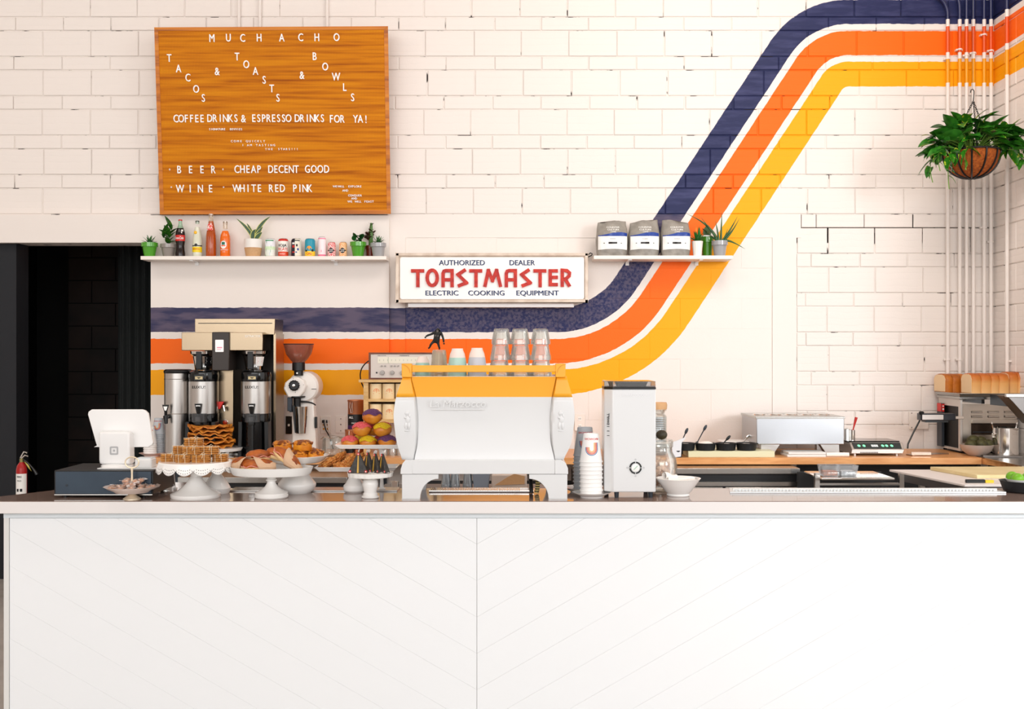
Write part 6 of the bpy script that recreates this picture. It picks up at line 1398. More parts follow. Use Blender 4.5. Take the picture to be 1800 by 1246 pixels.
part(d_, 'scale', m.box(-31, -30.4, .2, .4, hh-19, hh-8), M('dial_print', (150, 160, 140), .5), smooth=0, kind='stuff'); part(t, 'lettering', MB().text('MARANTZ', -2, 1, hh-5.5, 2.2, 1.2, .2, bold=.01).text('STEREO RECEIVER', -42, 1, hh-5.5, 1.4, 1., .2), inkblack, smooth=0)
for x in (-42, -36, -25, -19, -13, 0, 6, 12): part(t, 'button', MB().lathe([(1.5, 0), (1.5, 2), (0, 2.2)], n=12), M('knob_silver', (150, 144, 138), .4, .7), at=(x, 1, hh-23.5), rot=(PI/2, 0, 0))
for x, r in ((-41, 4.2), (-23.5, 3.8), (-6, 3.8), (14, 4.4), (36, 6)): part(t, 'knob', MB().lathe([(r, 0), (r*.9, 4), (0, 4.2)], n=24), M('knob_silver', (150, 144, 138), .4, .7), at=(x, 1, 12), rot=(PI/2, 0, 0))
part(t, 'phone_jack', MB().lathe([(1.6, 0), (1.6, .4), (0, .4)], n=12), inkblack, at=(-51, 1, 12), rot=(PI/2, 0, 0))
solo('power_cable', MB().tube(bez((0, 0, 16), (-26, 0, 2), (-16, 0, -26), 14)+[Vector((-10, 3, -40))], 1.1, 8), black, 'black cable looping out left of the stereo receiver', 'cable', 652, 7.0, zpx(648, 7.0))
g1 = thin_glass('tumbler_glass')
for i, (px, lab) in enumerate(((675, 'left'), (690, 'middle'), (704, 'right'))):
    tumbler('small_tumbler', 'small clear glass under the pine rack beside the buns, '+lab, px, 6.75, WT, 33, 14, 8, 'glasses under the pine rack')
solo('red_lid', MB().lathe([(8, 0), (8, 5), (6, 8), (0, 8.4)], n=24), inkred, 'small red lid showing behind the sprinkled buns', 'lid', 668, 6.7, WT+zr(749)*L*0+ .0, smooth=35) if False else None

# ---- jars and cast-iron dishes to the right of the grinder
t = thing('striped_glass_jar', 'tall clear jar of nested plates with paper-covered top, behind the avocado', 'jar', 1156, 6.8, WT)
part(t, 'jar', MB().lathe([(15, 0), (16, 2), (16, 68), (12, 72), (13, 76), (16, 78), (16, 82), (14.5, 82), (11, 74), (15, 67), (15, 3), (0, 3)], n=36), glass)
m = MB()
for i in range(16): m.lathe([(14.2, 4+i*4), (14.6, 6+i*4), (0, 6+i*4)], n=24)
part(t, 'nested_lids', m, M('lid_blue_grey', (206, 214, 224), .4), kind='stuff'); part(t, 'paper_cover', MB().lathe([(16.4, 80), (17, 88), (15.6, 92), (14, 89), (0, 89)], n=24, wob=lambda a, z: 1+.04*math.sin(7*a)), paper)
D = 6.72; L = D/F
board_g = M('pale_green_board', (226, 222, 186), .5)
solo('cutting_board', MB().box(0, 152, 0, 70, 0, 11), board_g, 'pale greenish cutting board under the four cast-iron dishes', 'cutting board', 1210, 6.62, WT, bevel=.8)
ZB = WT+11*6.62/F
rice = M('white_food', (246, 242, 236), .8, bump=.4, bs=200)
def dish(px, D, r, lab, fill, hd=0):
    t = thing('iron_dish', lab, 'dish', px, D, ZB, 'cast-iron dishes on the pale board')
    part(t, 'dish', MB().lathe([(r*.84, 0), (r*.9, .8), (r, 12), (r*1.02, 13), (r*.92, 13), (r*.82, 2), (0, 2)], n=40), cast); part(t, 'lip', MB().ball((r*.98, -3, 12), (3, 3, 1.2), 8, 5), cast)
    part(t, 'contents', MB().ball((0, 0, 8), (r*.9, r*.9, fill), 20, 8, .1, 3, px), rice); return t
dish(1205, 6.69, 17, 'cast-iron dish at the left of the four, partly hidden by the pale pouch', 4); dish(1240, 6.69, 18, 'cast-iron dish heaped with white food, second from the left', 8); dish(1276, 6.69, 18, 'cast-iron dish holding the black-handled spoon, third from the left', 4); dish(1312, 6.69, 18, 'cast-iron dish at the right of the four, by the steel warmer', 4)
def spoon(px, py, D, dx, dz, mt, lab, ln=46):
    o = solo('spoon', MB().tube([(0, 0, -6), (0, 0, ln*.5), (0, 0, ln)], [.8, 1.0, 1.2], 8).ball((0, 0, ln), (2.6, 1.2, 6), 10, 6).ball((0, 0, -8), (3, 1.4, 5), 10, 6), mt, lab, 'spoon', px, D, zpx(py, D), 'spoons standing in the dishes'); o.rotation_euler = (0, math.atan2(dx, dz), 0)
spoon(1268, 783, 6.69, 18, 20, black, 'black-handled spoon leaning out of the third cast-iron dish', 18); spoon(1200, 772, 6.90, 10, 22, dark_steel, 'ornate steel spoon, left of the two behind the dishes', 16); spoon(1228, 773, 6.90, 14, 26, dark_steel, 'ornate steel spoon, right of the two behind the dishes', 24)
spoon(1309, 774, 6.95, 8, 10, chrome, 'short steel spoon leaning by the warmer', 9)
ramek = M('white_ramekin', (244, 242, 240), .3)
for i, (px, D, lab) in enumerate(((1170, 6.92, 'leftmost behind the iron dishes'), (1192, 6.86, 'second from the left behind the iron dishes'), (1222, 6.86, 'third from the left behind the iron dishes'), (1248, 6.86, 'right of the round ones behind the iron dishes'), (1212, 7.02, 'back row, left'), (1240, 7.02, 'back row, right'))):
    t = thing('steel_bowl', 'small bowl filled with white food, '+lab, 'bowl', px, D, WT, 'small bowls behind the iron dishes'); h = 14 if D > 6.9 else 15
    part(t, 'bowl', MB().lathe([(8, 0), (9, 1), (11.5, h), (12, h+.6), (10.8, h), (0, h-2)], n=30), cast if i in (1,) else ramek); part(t, 'contents', MB().ball((0, 0, h-1), (10.5, 10.5, 2.6), 16, 6, .15, 3, px), rice)
solo('white_tray', MB().box(0, 52, 0, 40, 0, 20), ramek, 'white rectangular tub behind the cast-iron dishes, beside the warmer', 'tub', 1268, 6.95, WT, bevel=1.5)
solo('dark_cup', MB().lathe([(7, 0), (9, 12), (8, 12), (0, 4)], n=24), M('blue_black', (34, 40, 50), .4), 'small blue-black cup left of the pale board', 'cup', 1191, 6.64, WT)
solo('pale_pouch', MB().add([(0, 0, 0), (14, 0, 2), (16, 4, 26), (24, 4, 36), (-2, 4, 26), (0, 3, 0), (14, 3, 2), (16, 7, 26), (24, 7, 36), (-2, 7, 26)], [(0, 1, 2, 3, 4), (5, 6, 7, 8, 9), (0, 1, 6, 5), (1, 2, 7, 6), (2, 3, 8, 7), (3, 4, 9, 8), (4, 0, 5, 9)]), M('pale_film', (226, 226, 230), .3), 'pale plastic pouch leaning beside the small blue-black cup', 'pouch', 1183, 6.605, WT)
# ---- steel warmer box
D = 6.74; L = D/F
def zw(py): return (EYE-(py-623)*D/F-WT)*F/D
t = thing('steel_warmer', 'wide brushed steel food warmer box raised on splayed feet', 'food warmer', 1408, D, WT)
part(t, 'body', MB().box(-78, 76, 0, 118, zw(781), zw(733)), M('warmer_steel', (186, 188, 192), .3, 1., bump=.08, bs=20, st=(1, 1, 40)), bevel=1)
part(t, 'lid', MB().box(-80, 77, -1.5, 120, zw(736), zw(732)), steel_h, bevel=.5)
m = MB()
for i in range(5): m.lathe([(13, zw(732)), (12, zw(730.5)), (0, zw(730))], -60+i*29, 55, 24)
part(t, 'well_lids', m, chrome, kind='stuff')
for sg in (-1, 1): part(t, 'foot', MB().prism([(sg*72-3*sg, zw(781)), (sg*32+3*sg, zw(781)), (sg*44, zw(795)), (sg*50, 0), (sg*70, 0)] if True else [], 6, 22, 'y'), steel, bevel=.6)
for sg in (-1, 1): part(t, 'rear_foot', MB().box(sg*60-6, sg*60+6, 90, 104, 0, zw(781)), steel)
for i, (px, w, lab) in enumerate(((1384, 68, 'bottom'), (1386, 66, 'top'))):
    solo('white_tray', MB().box(0, w, 0, 50, 0, 4), matte_white, 'flat white tray slid under the steel warmer, '+lab+' of two', 'tray', px, 6.65, WT+i*4.4*6.65/F, 'white trays under the warmer', bevel=.6)
solo('folded_cloth', MB().tube([(0, 0, 4), (20, 1, 4), (40, 0, 4)], [3.6, 4, 3.8], 12), cl, 'rolled white cloth lying right of the trays under the warmer', 'cloth', 1452, 6.66, WT+0*.0)
# cutlery holders
t = thing('steel_holder', 'small steel cylinder holder beside the warmer, left one', 'holder', 1489, 6.86, WT); part(t, 'tube', MB().lathe([(4.6, 0), (4.6, 42), (4, 44), (0, 46)], n=24), M('frosted', (216, 214, 210), .3, .6))
t = thing('steel_holder', 'dark steel cylinder holder with a red-handled utensil', 'holder', 1498, 6.86, WT); part(t, 'tube', MB().lathe([(4.8, 0), (4.8, 42), (4.2, 42), (4.2, 3), (0, 3)], n=24), chrome)
o = solo('red_spatula', MB().tube([(0, 0, -34), (0, 0, 0), (0, 0, 12), (0, 0, 19)], [.8, 1.2, 2.2, 2.6], 10), M('utensil_red', (190, 40, 34), .35), 'red-handled utensil leaning in the dark steel holder', 'utensil', 1500.5, 6.86, WT+46*6.86/F); o.rotation_euler = (0, .25, 0)
# ---- induction hob
D = 6.72; L = D/F
t = thing('induction_hob', 'portable black-glass induction hob with green-lit buttons', 'induction hob', 1544, D, WT)
alu = M('hob_aluminium', (206, 200, 194), .35, .8)
part(t, 'body', MB().add([(-48, 0, 4), (43, 0, 4), (49, 90, 4), (-54, 90, 4), (-46, 0, 11), (46, 0, 11), (50, 20, 22), (-44, 20, 22), (50, 92, 24), (-54, 92, 24)], [(0, 3, 2, 1), (0, 1, 5, 4), (4, 5, 6, 7), (7, 6, 8, 9), (3, 9, 8, 2), (0, 4, 7, 9, 3), (1, 2, 8, 6, 5)]), alu, bevel=.8)
def onp(x, v, off=.3): return (x, 20*v+0-off*.5, 11+11*v+off)
part(t, 'control_panel', MB().add([onp(-42, .12), onp(42, .12), onp(45, .95), onp(-41, .95)], [(0, 1, 2, 3)]), M('panel_dark', (20, 36, 36), .25))
gl = M('led_green', (120, 240, 170), .3, emis=.9); wl = M('led_white', (236, 240, 238), .3, emis=.4)
for x in (-31, -22, 11, 18, 27): part(t, 'button', MB().add([(lambda p: p)(onp(x+2.6*math.cos(a*PI/6), .5+.16*math.sin(a*PI/6), .6)) for a in range(12)], [tuple(range(12))]), gl, smooth=0)
m = MB()
for i in range(5): m.add([onp(-9+i*2.4, .35, .6), onp(-7.4+i*2.4, .35, .6), onp(-7.2+i*2.4, .65, .6), onp(-8.8+i*2.4, .65, .6)], [(0, 1, 2, 3)])
part(t, 'display', m, wl, smooth=0, kind='stuff'); part(t, 'glass_top', MB().box(-48, 46, 24, 88, 22.5, 24.3), black_gloss)
for x in (-40, 34): part(t, 'foot', MB().lathe([(3.4, 0), (3.4, 4.4)], x, 6, 14), steel); part(t, 'foot', MB().lathe([(3.4, 0), (3.4, 4.4)], x, 80, 14), steel)
m = MB()
for i in range(16): m.box(-32+i*2, -31+i*2, -.4, .2, 4.6, 7)
part(t, 'vent_slots', m, inkblack, kind='stuff')
solo('power_cable', MB().tube([(0, 0, 0), (-3, -4, -6), (-16, -10, -26), (-28, -16, -46), (-30, -20, -53)], 1.5, 8).box(-4, 5, -3, 3, -1, 5), black, 'thick black power cable running from the wall socket down to the hob', 'cable', 1618, 7.20, zpx(733, 7.2))
t = plate(1598, 1632, 723, 754, 'large white wall box with plugged-in black cable, left of the oven', 7.283, 'power_outlet', 'socket'); part(t, 'screw', MB().ball((-13, -1.8, 28), 1, 8, 4).ball((-13, -1.8, 3), 1, 8, 4), M('screw_grey', (120, 110, 104), .4, .5), kind='stuff')
# ---- oven
D = 6.884; L = D/F
def zo(py): return (EYE-(py-623)*D/F-WT)*F/D
t = thing('conveyor_oven', 'steel countertop oven with louvred front and open dark side, in the corner', 'oven', 1738, D, WT)
OX = lambda px: px-1738
ost = M('oven_steel', (200, 192, 182), .28, 1., bump=.05, bs=20, st=(1, 1, 40))
part(t, 'side_frame', MB().box(OX(1688), OX(1692), 0, 8, 4, zo(702)).box(OX(1688), OX(1692), 86, 94, 4, zo(702)).box(OX(1688), OX(1692), 8, 86, zo(715), zo(702)).box(OX(1688), OX(1692), 8, 86, 4, 8), M('oven_frame', (214, 208, 202), .35, .6))
part(t, 'side_cavity', MB().box(OX(1692), OX(1694), 6, 90, 6, zo(713)), M('oven_black', (10, 9, 9), .5), label='dark open side')
part(t, 'front_panel', MB().box(OX(1691), OX(1788), 0, 4, 4, zo(702)), ost, bevel=.6)
part(t, 'top_strip', MB().box(OX(1691), OX(1788), -1.5, 0, zo(710), zo(702)), chrome)
part(t, 'back_shell', MB().box(OX(1694), OX(1788), 4, 94, 4, zo(702)), M('oven_inner', (120, 116, 112), .4, .8))
for i in range(3):
    for k in range(2):
        x = 1707.5+i*29; m = MB().sheet(lambda u, v: (OX(x)+19*u, -2.4*math.sin(PI*v), zo(726+k*8)+4*v), 6, 5); part(t, 'louvre', m, chrome)
part(t, 'door_window', MB().box(OX(1707), OX(1786), -.8, 0, zo(764), zo(744)), M('oven_glass', (60, 48, 40), .12, .4)); part(t, 'door_rail', MB().box(OX(1707), OX(1788), -3, 0, zo(744), zo(737)), ost, bevel=.6); part(t, 'door_handle', MB().tube([(OX(1708), -6, zo(759)), (OX(1746), -6, zo(759))], .8, 8), dark_steel)
for x in (1696, 1782): part(t, 'foot', MB().lathe([(3, 0), (4, 4)], OX(x), 8, 12), black); part(t, 'foot', MB().lathe([(3, 0), (4, 4)], OX(x), 84, 12), black)
part(t, 'top_tray', MB().add([(OX(1684), -8, zo(697)), (OX(1792), -8, zo(697)), (OX(1792), 95, zo(697)), (OX(1684), 95, zo(697)), (OX(1680), -14, zo(691)), (OX(1794), -14, zo(691)), (OX(1794), 96, zo(691)), (OX(1680), 96, zo(691))], [(0,3,2,1),(4,5,6,7),(0,1,5,4),(1,2,6,5),(2,3,7,6),(3,0,4,7)]).box(OX(1684), OX(1790), -6, 94, zo(702), zo(697)), steel_h, bevel=.8)
m = MB().box(OX(1683), OX(1688), 68, 90, 6, zo(712)); cp_ = part(t, 'control_box', m, dark_steel, bevel=.6)
part(cp_, 'red_panel', MB().box(OX(1682.6), OX(1683), 70, 88, zo(727), zo(712)), inkred); part(cp_, 'red_face', MB().box(OX(1683.4), OX(1687.6), 67.6, 68, zo(727), zo(713)), inkred); part(cp_, 'white_print', MB().box(OX(1684.2), OX(1686.8), 67.3, 67.6, zo(718), zo(716)).box(OX(1684.2), OX(1686.8), 67.3, 67.6, zo(724), zo(721)), inkwhite, kind='stuff')
ZO = WT+zo(691)*L
# loaves
lcr = bands('loaf_crust', [(0, (240, 190, 126)), (.065, (236, 172, 98)), (.09, (210, 126, 46)), (.125, (188, 96, 26)), (.14, (188, 96, 26))], rough=.5, mode='LINEAR'); lcr2 = M('loaf_crust_dark', (160, 84, 16), .5, rgb2=(196, 114, 34), ns=14); lcm = M('loaf_crumb', (240, 208, 166), .75, bump=.4, bs=200)
def loaf(px, D, w, h, d, n, lab, mt, rz=0.):
    t = thing('bread_loaf', lab, 'bread', px, D, ZO, 'bread loaves on the oven', rz=rz)
    prof = [(-d/2, 0), (d/2, 0), (d/2+.5, h*.55), (d/2+1.5, h*.72), (d*.42, h*.93), (d*.2, h), (-d*.2, h), (-d*.42, h*.93), (-d/2-1.5, h*.72), (-d/2-.5, h*.55)]
    x = 0; ws = [w/n*(1+.12*math.sin(i*2.3)) for i in range(n)]; k = w/sum(ws)
    for i in range(n):
        a, b_ = x, x+ws[i]*k; x = b_; N = len(prof); vs = []; secs = [(a, .95), (a+1.2, 1), ((a+b_)/2, 1.02), (b_-1.2, 1), (b_, .95)]
        for q, s in secs: vs += [(q, y*s, z*(s if z > h*.5 else 1)) for y, z in prof]
        fs = [(j*N+m_, j*N+(m_+1) % N, (j+1)*N+(m_+1) % N, (j+1)*N+m_) for j in range(4) for m_ in range(N)]+[tuple(range(N)), tuple(4*N+m_ for m_ in range(N))]
        part(t, 'lobe', MB().add(vs, fs), mt, smooth=50)
    part(t, 'cut_end', MB().prism([(y*.93, .8+z*.94) for y, z in prof], -.7, 1.0, 'x'), lcm, label='pale cut end')
    return t
loaf(1652, 7.17, 38, 31, 44, 3, 'darker brown sandwich loaf at the back left of the oven top', lcr2, .05); loaf(1699, 6.96, 64, 34, 46, 4, 'golden sandwich loaf with pale cut end at the front of the oven top', lcr, -.02); loaf(1764, 7.0, 45, 36, 44, 3, 'golden sandwich loaf at the right end of the oven top', lcr, 0)
# ticket printer beside the oven
t = thing('ticket_printer', 'black box-shaped printer with pale front plate mounted beside the oven', 'appliance', 1658, 6.80, zpx(741, 6.8)); part(t, 'housing', MB().prism(rrect(-38, 24, 0, 26, 6), 2, 14, 'z'), M('housing_dark', (40, 44, 52), .35), bevel=1); part(t, 'face_plate', MB().box(-37, 0, -1.2, 0, 3.5, 12), M('pale_grey_plate', (214, 208, 204), .4), bevel=.3); part(t, 'under_tray', MB().box(-30, 10, 2, 22, -1.5, 2), black)
part(t, 'arm', MB().box(24, 40, 8, 22, 4, 9), chrome, bevel=.5); part(t, 'knob', MB().lathe([(4, 12), (4.6, 16), (3, 18), (0, 18)], -36, 6, 14), black)
solo('steel_tray', MB().prism([(0, 0), (30, 8), (78, 34), (60, 44), (-4, 20)], 0, 2.2, 'z').prism([(-2, 0), (33, 0), (33, 2), (-2, 2)], 2, 7.5, 'z'), M('warm_tray', (200, 180, 164), .3, .9), 'shallow steel tray lying on the worktop before the oven', 'tray', 1604, 6.70, WT, bevel=.3)
# fruit bowl and stock pot
D = 6.73
t = thing('avocado_bowl', 'grey stoneware bowl of avocados in front of the oven', 'bowl', 1717, D, WT); part(t, 'bowl', MB().lathe([(12, 0), (14, 1), (24, 9), (28, 18), (28.5, 20), (26.5, 20), (22, 10), (12, 4), (0, 4)], n=48), M('stoneware', (190, 172, 160), .4))
for i, (x, y, z, lab) in enumerate(((-14, -8, 13, 'left front'), (4, -10, 14, 'middle front'), (17, -6, 13.5, 'right front'), (-4, 6, 20, 'upper middle'), (10, 8, 18, 'back right'))):
    o = solo('avocado', MB().ball((0, 0, 9), (10.5, 9, 9), 20, 12, .06, 2, i), M('avocado_green', (52, 48, 24), .5, rgb2=(80, 78, 36), ns=40, bump=.6, bs=160, bd=.004), 'dark green avocado in the stoneware bowl, '+lab, 'avocado', 1717, D, WT, 'avocados in the bowl'); s_ = D/F; o.location = (loc_of(1717, D, 0).x+x*s_, D+y*s_, WT+(z-2)*s_)
t = thing('stock_pot', 'tall polished steel pot with ladle handles right of the avocado bowl', 'pot', 1767, 6.70, WT); part(t, 'pot', MB().lathe([(20, 0), (21.5, 2), (21.5, 50), (22.3, 51), (20.5, 51), (20.5, 3), (0, 3)], n=48), chrome)
o = part(t, 'grip', MB().tube([(-21, -4, 40), (-26, -6, 40), (-26, -6, 34), (-21, -4, 34)], 1, 8), chrome)
for i, (dx, ry, lab) in enumerate(((-12, -.35, 'left ladle handle standing in the steel pot'), (8, .4, 'right thin ladle handle standing in the steel pot'))):
    o = solo('ladle', MB().tube([(0, 0, 0), (0, 0, 52)], .9, 8).ball((0, 0, 54), (1.6, 1, 3), 8, 5), chrome, lab, 'ladle', 1767+dx, 6.70, WT+5*6.7/F, 'ladles in the pot'); o.rotation_euler = (0, ry*.6, 0)
# steel hood corner at the far right
t = thing('cooker_hood', 'dark steel cooker hood corner jutting out in front of the oven', 'hood', 1800, 6.2, zpx(740, 6.2))
part(t, 'hood_shell', MB().prism([(-30, 44), (30, 44), (30, -6), (16, -6), (-20, 34)], 0, 40, 'y'), M('hood_steel', (120, 116, 114), .35, .9), bevel=.6); part(t, 'hood_lip', MB().box(-33, 30, -4, 2, 42, 48), steel_h, bevel=.6)
part(t, 'wall_bracket', MB().box(24, 30, 2, 185, 20, 40), dark_steel)
# griddle and black pans under the steel corner
solo('griddle_plate', MB().prism([(0, 0), (64, -14), (64, 40), (14, 44)], 0, 3, 'z'), M('griddle', (120, 114, 110), .35, .8), 'flat grey griddle plate on the steel corner counter', 'griddle', 1728, 6.62, WT+.002, bevel=.5)
t = thing('metal_shelf', 'low dark metal shelf under the steel counter carrying black pans', 'shelf', 1755, 6.15, 0, s=6.15/F); part(t, 'top', MB().box(-30, 60, -30, 60, 204, 208), dark_steel); part(t, 'leg', MB().box(-28, -22, -20, -14, 0, 204), dark_steel); part(t, 'leg', MB().box(50, 56, -20, -14, 0, 204), dark_steel)
for i, (px, lab) in enumerate(((1748, 'left of the pair'), (1768, 'right of the pair'))):
    t = thing('black_pan', 'black stacked pan under the steel counter, '+lab, 'pan', px, 6.1+i*.02, 208*6.15/F, 'black pans under the counter'); part(t, 'pan', MB().lathe([(9, 0), (12, 9), (11, 9), (0, 3)], n=24, wob=lambda a, z: 1+.05*math.sin(5*a)), black); 
# prep table things
solo('cutting_board', MB().prism([(0, 0), (27, -126), (170, -126), (170, 4)], 0, 6.2, 'z'), M('pale_maple_board', (226, 208, 160), .5, rgb2=(214, 192, 140), ns=8), 'thick pale wooden cutting board on the prep table, far right', 'cutting board', 1635, 5.755, ZP, bevel=.8)
solo('cutting_board', MB().prism([(0, 0), (110, 0), (110, 40), (6, 40)], 0, 3, 'z'), M('pale_maple_board', (226, 208, 160)), 'thin wooden board lying behind the thick one on the prep table', 'cutting board', 1662, 5.82, ZP, bevel=.5) if False else None
o = solo('knife', MB().box(0, 34, -3, 3, 0, 6), black, 'black knife handle poking out beneath the thick cutting board', 'knife', 1697, 5.19, ZP, bevel=1.2)
solo('yellow_cap', MB().box(0, 15, -3, 3, 0, 5), flat('capyellow', (236, 196, 40)), 'small yellow block beside the black knife handle', 'block', 1731, 5.19, ZP, bevel=.6)
# food tubs
for i, (px, lab, c) in enumerate(((1457, 'clear food tub with orange chopped contents', (206, 110, 50)), (1488, 'clear food tub with pale contents', (226, 226, 228)))):
    D = 6.05; t = thing('food_tub', lab+' on the steel shelf unit', 'tub', px, D, 266*6/F, 'clear tubs'); part(t, 'tub', MB().add([(-13, -12, 0), (13, -12, 0), (13, 12, 0), (-13, 12, 0), (-16.5, -15, 19), (16.5, -15, 19), (16.5, 15, 19), (-16.5, 15, 19)], [(0,3,2,1),(0,1,5,4),(1,2,6,5),(2,3,7,6),(3,0,4,7)]), thin_glass('frosted_plastic', (246, 248, 250), .10, .15), bevel=.5, solid=.5)
    part(t, 'contents', MB().box(-12, 12, -11, 11, .8, 9), M('contents%d' % i, c, .6, rgb2=tuple(int(q*.75) for q in c), ns=90, bump=.8, bs=120), bevel=1)
# tubs and glasses seen through the espresso machine's legs, on a low dark shelf behind
t = thing('back_bar_shelf', 'low dark shelf behind the espresso machine carrying glasses and tubs', 'shelf', 850, 5.35, 0, s=5.35/F); zs_ = 243*5.35/F*0+.875
S_ = 5.35/F; part(t, 'top', MB().box(-180, 130, -10, 60, zs_/S_-4, zs_/S_), M('shelf_grey', (90, 92, 96), .4)); part(t, 'leg', MB().box(-170, -160, 0, 10, 0, zs_/S_-4), dark_steel); part(t, 'leg', MB().box(110, 120, 0, 10, 0, zs_/S_-4), dark_steel)
for i, (px, lab) in enumerate(((784, 'leftmost'), (800, 'second from the left'), (822, 'third, standing apart'))): tumbler('cut_tumbler', 'cut glass tumbler behind the drip grille, '+lab, px, 5.36, zs_, 30, 17, 8, 'tumblers behind the drip grille', thin_glass('blueish_glass', (224, 234, 242), .25, .6))
t = thing('grey_tub', 'grey-blue plastic tub behind the drip grille', 'tub', 846, 5.37, zs_); part(t, 'tub', MB().add([(-13, -10, 0), (13, -10, 0), (13, 10, 0), (-13, 10, 0), (-16, -12, 34), (16, -12, 34), (16, 12, 34), (-16, 12, 34)], [(0,3,2,1),(4,5,6,7),(0,1,5,4),(1,2,6,5),(2,3,7,6),(3,0,4,7)]), M('tub_blue', (150, 164, 182), .35), bevel=1)
t = thing('napkin_box', 'clear-edged box of brown paper napkins behind the drip grille, right', 'box', 894, 5.36, zs_); part(t, 'box', MB().box(-30, 32, -12, 14, 0, 24), M('box_pale', (214, 200, 190), .4), bevel=2); part(t, 'napkins', MB().prism([(-24, 6), (-2, 20), (10, 26), (28, 22), (28, 8)], -13, -12, 'y'), paper, smooth=0)
# behind the right grinder / left of machine: steel cup
t = thing('steel_beaker', 'small polished steel beaker beside the left machine leg', 'cup', 694, 4.86, CT*0+.905+.0); part(t, 'beaker', MB().lathe([(6, 0), (7.5, 24), (6.8, 24), (5.4, 1.5), (0, 1.5)], n=30), chrome)
t2 = thing('side_ledge', 'narrow dark wooden ledge behind the counter beside the espresso machine', 'shelf', 694, 4.80, 0, s=4.8/F); part(t2, 'top', MB().box(-30, 14, 0, 50, .9/(4.8/F), .905/(4.8/F)), M('dark_wood', (70, 44, 34), .5)); part(t2, 'leg', MB().box(-8, 0, 20, 28, 0, .9/(4.8/F)), dark_steel)

# ---------------------------------------------------------------- fire extinguisher in the dark doorway
D = 6.6; L = D/F
t = thing('extinguisher_stand', 'low black plinth in the dark doorway under the extinguisher', 'plinth', 38, D, 0); part(t, 'plinth', MB().box(-14, 18, -14, 16, 0, (zpx(872, D))/L), M('plinth_black', (10, 10, 12), .8)); part(t, 'base_edge', MB().box(-15, 19, -15, 17, 0, 6), M('plinth_black', (10, 10, 12)))
t = thing('fire_extinguisher', 'red fire extinguisher with white label standing in the dark doorway', 'fire extinguisher', 38, D, zpx(872, D))
part(t, 'cylinder', MB().lathe([(8.6, 0), (9, 2), (9, 46), (7.5, 54), (3.5, 60), (0, 60)], n=32), M('extinguisher_red', (170, 20, 20), .3)); band(t, 9.15, 4, 40, inkwhite)
part(t, 'lettering', MB().text('FIRE', 0, 0, 35, 3.4, 1, .2, 9.3, bold=.01).text('PASS', 0, 0, 28, 2.6, 1, .2, 9.3), inkblack, smooth=0); part(t, 'icon', curved(grid_patch(-5, -1, 9, 14), 9.2), inkblack); part(t, 'icon', curved(grid_patch(1, 5, 9, 14), 9.2), inkblack); part(t, 'yellow_base', MB().lathe([(9.2, .5), (9.2, 4)], n=32), flat('capyellow', (226, 206, 40)))
part(t, 'valve', MB().lathe([(3.4, 58), (3.4, 66), (0, 66)], n=16), M('brass_valve', (150, 140, 90), .3, .8)); part(t, 'handle', MB().tube([(0, 0, 66), (6, 0, 72), (12, 0, 70)], 1.4, 8).tube([(-2, 0, 67), (4, 0, 78), (10, 0, 76)], 1.4, 8), chrome); part(t, 'hose', MB().tube(bez((4, 0, 64), (18, 0, 54), (26, 2, 38), 8), [1.6]*6+[2.2, 2.6, 3], 8), black); part(t, 'tag', MB().add([(6, -4, 62), (14, -5, 56), (20, -5, 44), (14, -5, 50)], [(0, 1, 2, 3)]), flat('tagyellow', (190, 180, 90)), solid=.3)
# curtain
cm = M('curtain_black', (34, 38, 38), .9)
def curt(u, v): x = 205+62*u; return (x-235, 3.2*math.sin(u*38)+1.5*math.sin(u*17+v*2)+(v*0), 290*(1-v)*1.06)
t = thing('curtain', 'heavy black curtain hanging in pleats at the right of the dark doorway', 'curtain', 235, 8.2, .02, s=8.2/F); part(t, 'cloth', MB().sheet(lambda u, v: (-28+70*u+(1-v)*0, 4*math.sin(u*34)+1.6*math.sin(u*15+v*3), 560*(1-v)), 90, 10, (0, .6, 0)), cm, smooth=60); part(t, 'rail', MB().tube([(-32, 0, 562), (44, 0, 562)], 1.6, 8), black)

# ---------------------------------------------------------------- hanging plant
D = 6.75; L = D/F; HX = 1708
t = thing('hanging_basket', 'hanging coir-lined wire basket of trailing variegated pothos in the corner', 'hanging plant', HX, D, zpx(313, D))
def hz(py): return (313-py)
coir = M('coir', (176, 92, 30), .9, rgb2=(140, 66, 18), ns=60, bump=1., bs=120, bd=.006)
R0 = 46; H0 = 46
def bowl(a, q): r = R0*math.sin(q*PI/2)**.85; return (r*math.cos(a), r*math.sin(a), H0*(1-math.cos(q*PI/2)))
part(t, 'coir_liner', MB().lathe([(bowl(0, q/12)[0] if q else 0, bowl(0, q/12)[2]) for q in range(13)]+[(R0*.9, H0-3), (0, H0-3)], n=44), coir)
for k in range(12):
    a = 2*PI*k/12+.12; part(t, 'strap', MB().tube([(lambda p: (p[0]*1.025, p[1]*1.025, p[2]-.6))(bowl(a, max(q, .35)/10)) for q in range(11)], 1.6, 6), black)
part(t, 'rim', MB().tube([(R0*1.02*math.cos(a*PI/20), R0*1.02*math.sin(a*PI/20), H0) for a in range(40)], 1.8, 8, closed=True), black)
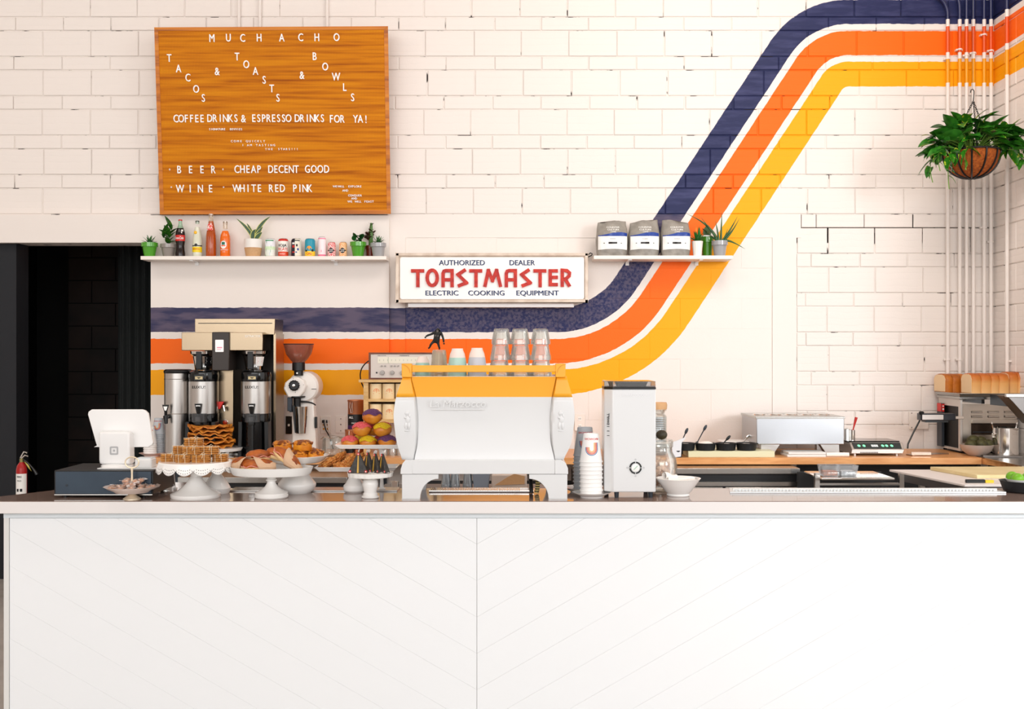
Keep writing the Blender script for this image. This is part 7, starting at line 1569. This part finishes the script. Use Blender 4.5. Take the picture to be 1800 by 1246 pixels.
for k in range(3):
    a = 2*PI*k/3+.3; m = MB(); P0 = Vector((R0*math.cos(a), R0*math.sin(a), H0)); P1 = Vector((3, 0, hz(178)))
    n = 26
    for i in range(n):
        c = P0.lerp(P1, (i+.5)/n); d = (P1-P0).normalized(); sd = (Vector((1, 0, 0)) if i % 2 else Vector((0, 1, 0))); sd = (sd-d*sd.dot(d)).normalized(); ln = (P1-P0).length/n*.72
        m.tube([c+d*ln*math.cos(b_*PI/4)+sd*1.3*math.sin(b_*PI/4) for b_ in range(8)], .45, 5, closed=True)
    part(t, 'chain', m, black, kind='stuff')
part(t, 'hook', MB().tube([(3, 0, hz(178)), (4, 0, hz(165)), (4, 0, hz(160)), (2, 0, hz(157)), (-1, 0, hz(158)), (-2, 0, hz(163))], .9, 8), black); 
solo('ceiling_wire', MB().tube([(0, 0, 0), (0, 0, (CEIL-zpx(157, D))/L)], .35, 6), black, 'thin wire from the ceiling holding the hanging basket', 'wire', HX+2, D, zpx(157.5, D))
def heart(L_, W, bend):
    def fn(u, v):
        x = (u-.5)*2; wv = W/2*(math.sin(PI*min(1, (v*.92+.08))**.62))**.8; return (x*wv, -bend*L_*v*v+abs(x)*wv*.22, L_*v-(1-v)*L_*.12*abs(x)**.5*(1 if v < .2 else 0))
    return MB().sheet(fn, 6, 7)
pl = [M('pothos_dark', (34, 96, 26), .3, rgb2=(56, 128, 36), ns=25, coat=.2), M('pothos_mid', (70, 142, 36), .3, rgb2=(36, 104, 26), ns=30, coat=.2), M('pothos_variegated', (44, 118, 22), .35, rgb2=(206, 214, 60), ns=35, lo=.56, hi=.62, coat=.2)]
lms = []
for (ll, ww, bb, mi) in ((30, 24, .35, 0), (34, 22, .2, 1), (28, 20, .5, 2), (20, 14, .3, 2), (26, 22, .6, 0)):
    me = mesh_of('leaf', heart(ll, ww, bb), L, smooth=60); me.materials.append(pl[mi]); lms.append(me)
r_ = random.Random(21)
def put(x, y, z, az, tilt, roll, k, mi):
    o = bpy.data.objects.new('leaf', lms[mi]); COL.objects.link(o); o.parent = t; aim(o, (x*L, y*L, z*L), az, tilt, roll, k)
stems = MB()
for i in range(170):
    a = r_.uniform(0, 2*PI); q = r_.random()**.5; x, y = 68*q*math.cos(a), 44*q*math.sin(a); z = H0+8+38*(1-q*q)+r_.uniform(-12, 18)
    if x > 0: x *= 1.15
    az = math.atan2(y, x)-PI/2+PI+r_.uniform(-.8, .8)+PI; put(x, y, z, az+PI, r_.uniform(.5, 2.1), r_.uniform(-.5, .5), r_.uniform(.7, 1.15), r_.choice([0, 0, 1, 1, 2, 4, 0]))
    if i % 3 == 0: stems.tube(bez((x*.15, y*.15, H0-2), (x*.6, y*.6, z+6), (x, y, z), 6), .7, 5)
for (pts, n) in (([(-34, -14, 50), (-78, -22, 60), (-66, -26, 8)], 9), ([(-30, -20, 48), (-60, -30, 50), (-52, -30, -24)], 9), ([(-38, -8, 50), (-90, -10, 50), (-74, -14, -10)], 9), ([(40, -14, 48), (70, -16, 60), (86, -18, 14)], 8), ([(44, -4, 52), (90, -6, 80), (104, -8, 40)], 8), ([(-20, -36, 46), (-36, -46, 46), (-30, -47, 6)], 4), ([(20, 0, 70), (40, -4, 96), (64, -6, 84)], 5)):
    c = bez(*pts, 12); stems.tube(c, .8, 5)
    for j in range(n):
        p = c[int(2+j*10/n)]; az = r_.uniform(0, 6.28) if j % 2 else r_.choice([1.2, -1.2])
        put(p.x, p.y-1, p.z, az, r_.uniform(1.7, 2.7), r_.uniform(-.5, .5), r_.uniform(.65, 1.05)*(1 if j < n*.6 else .7), r_.choice([1, 2, 3, 2, 0]))
part(t, 'stems', stems, M('stem_green', (110, 150, 60), .5), kind='stuff')
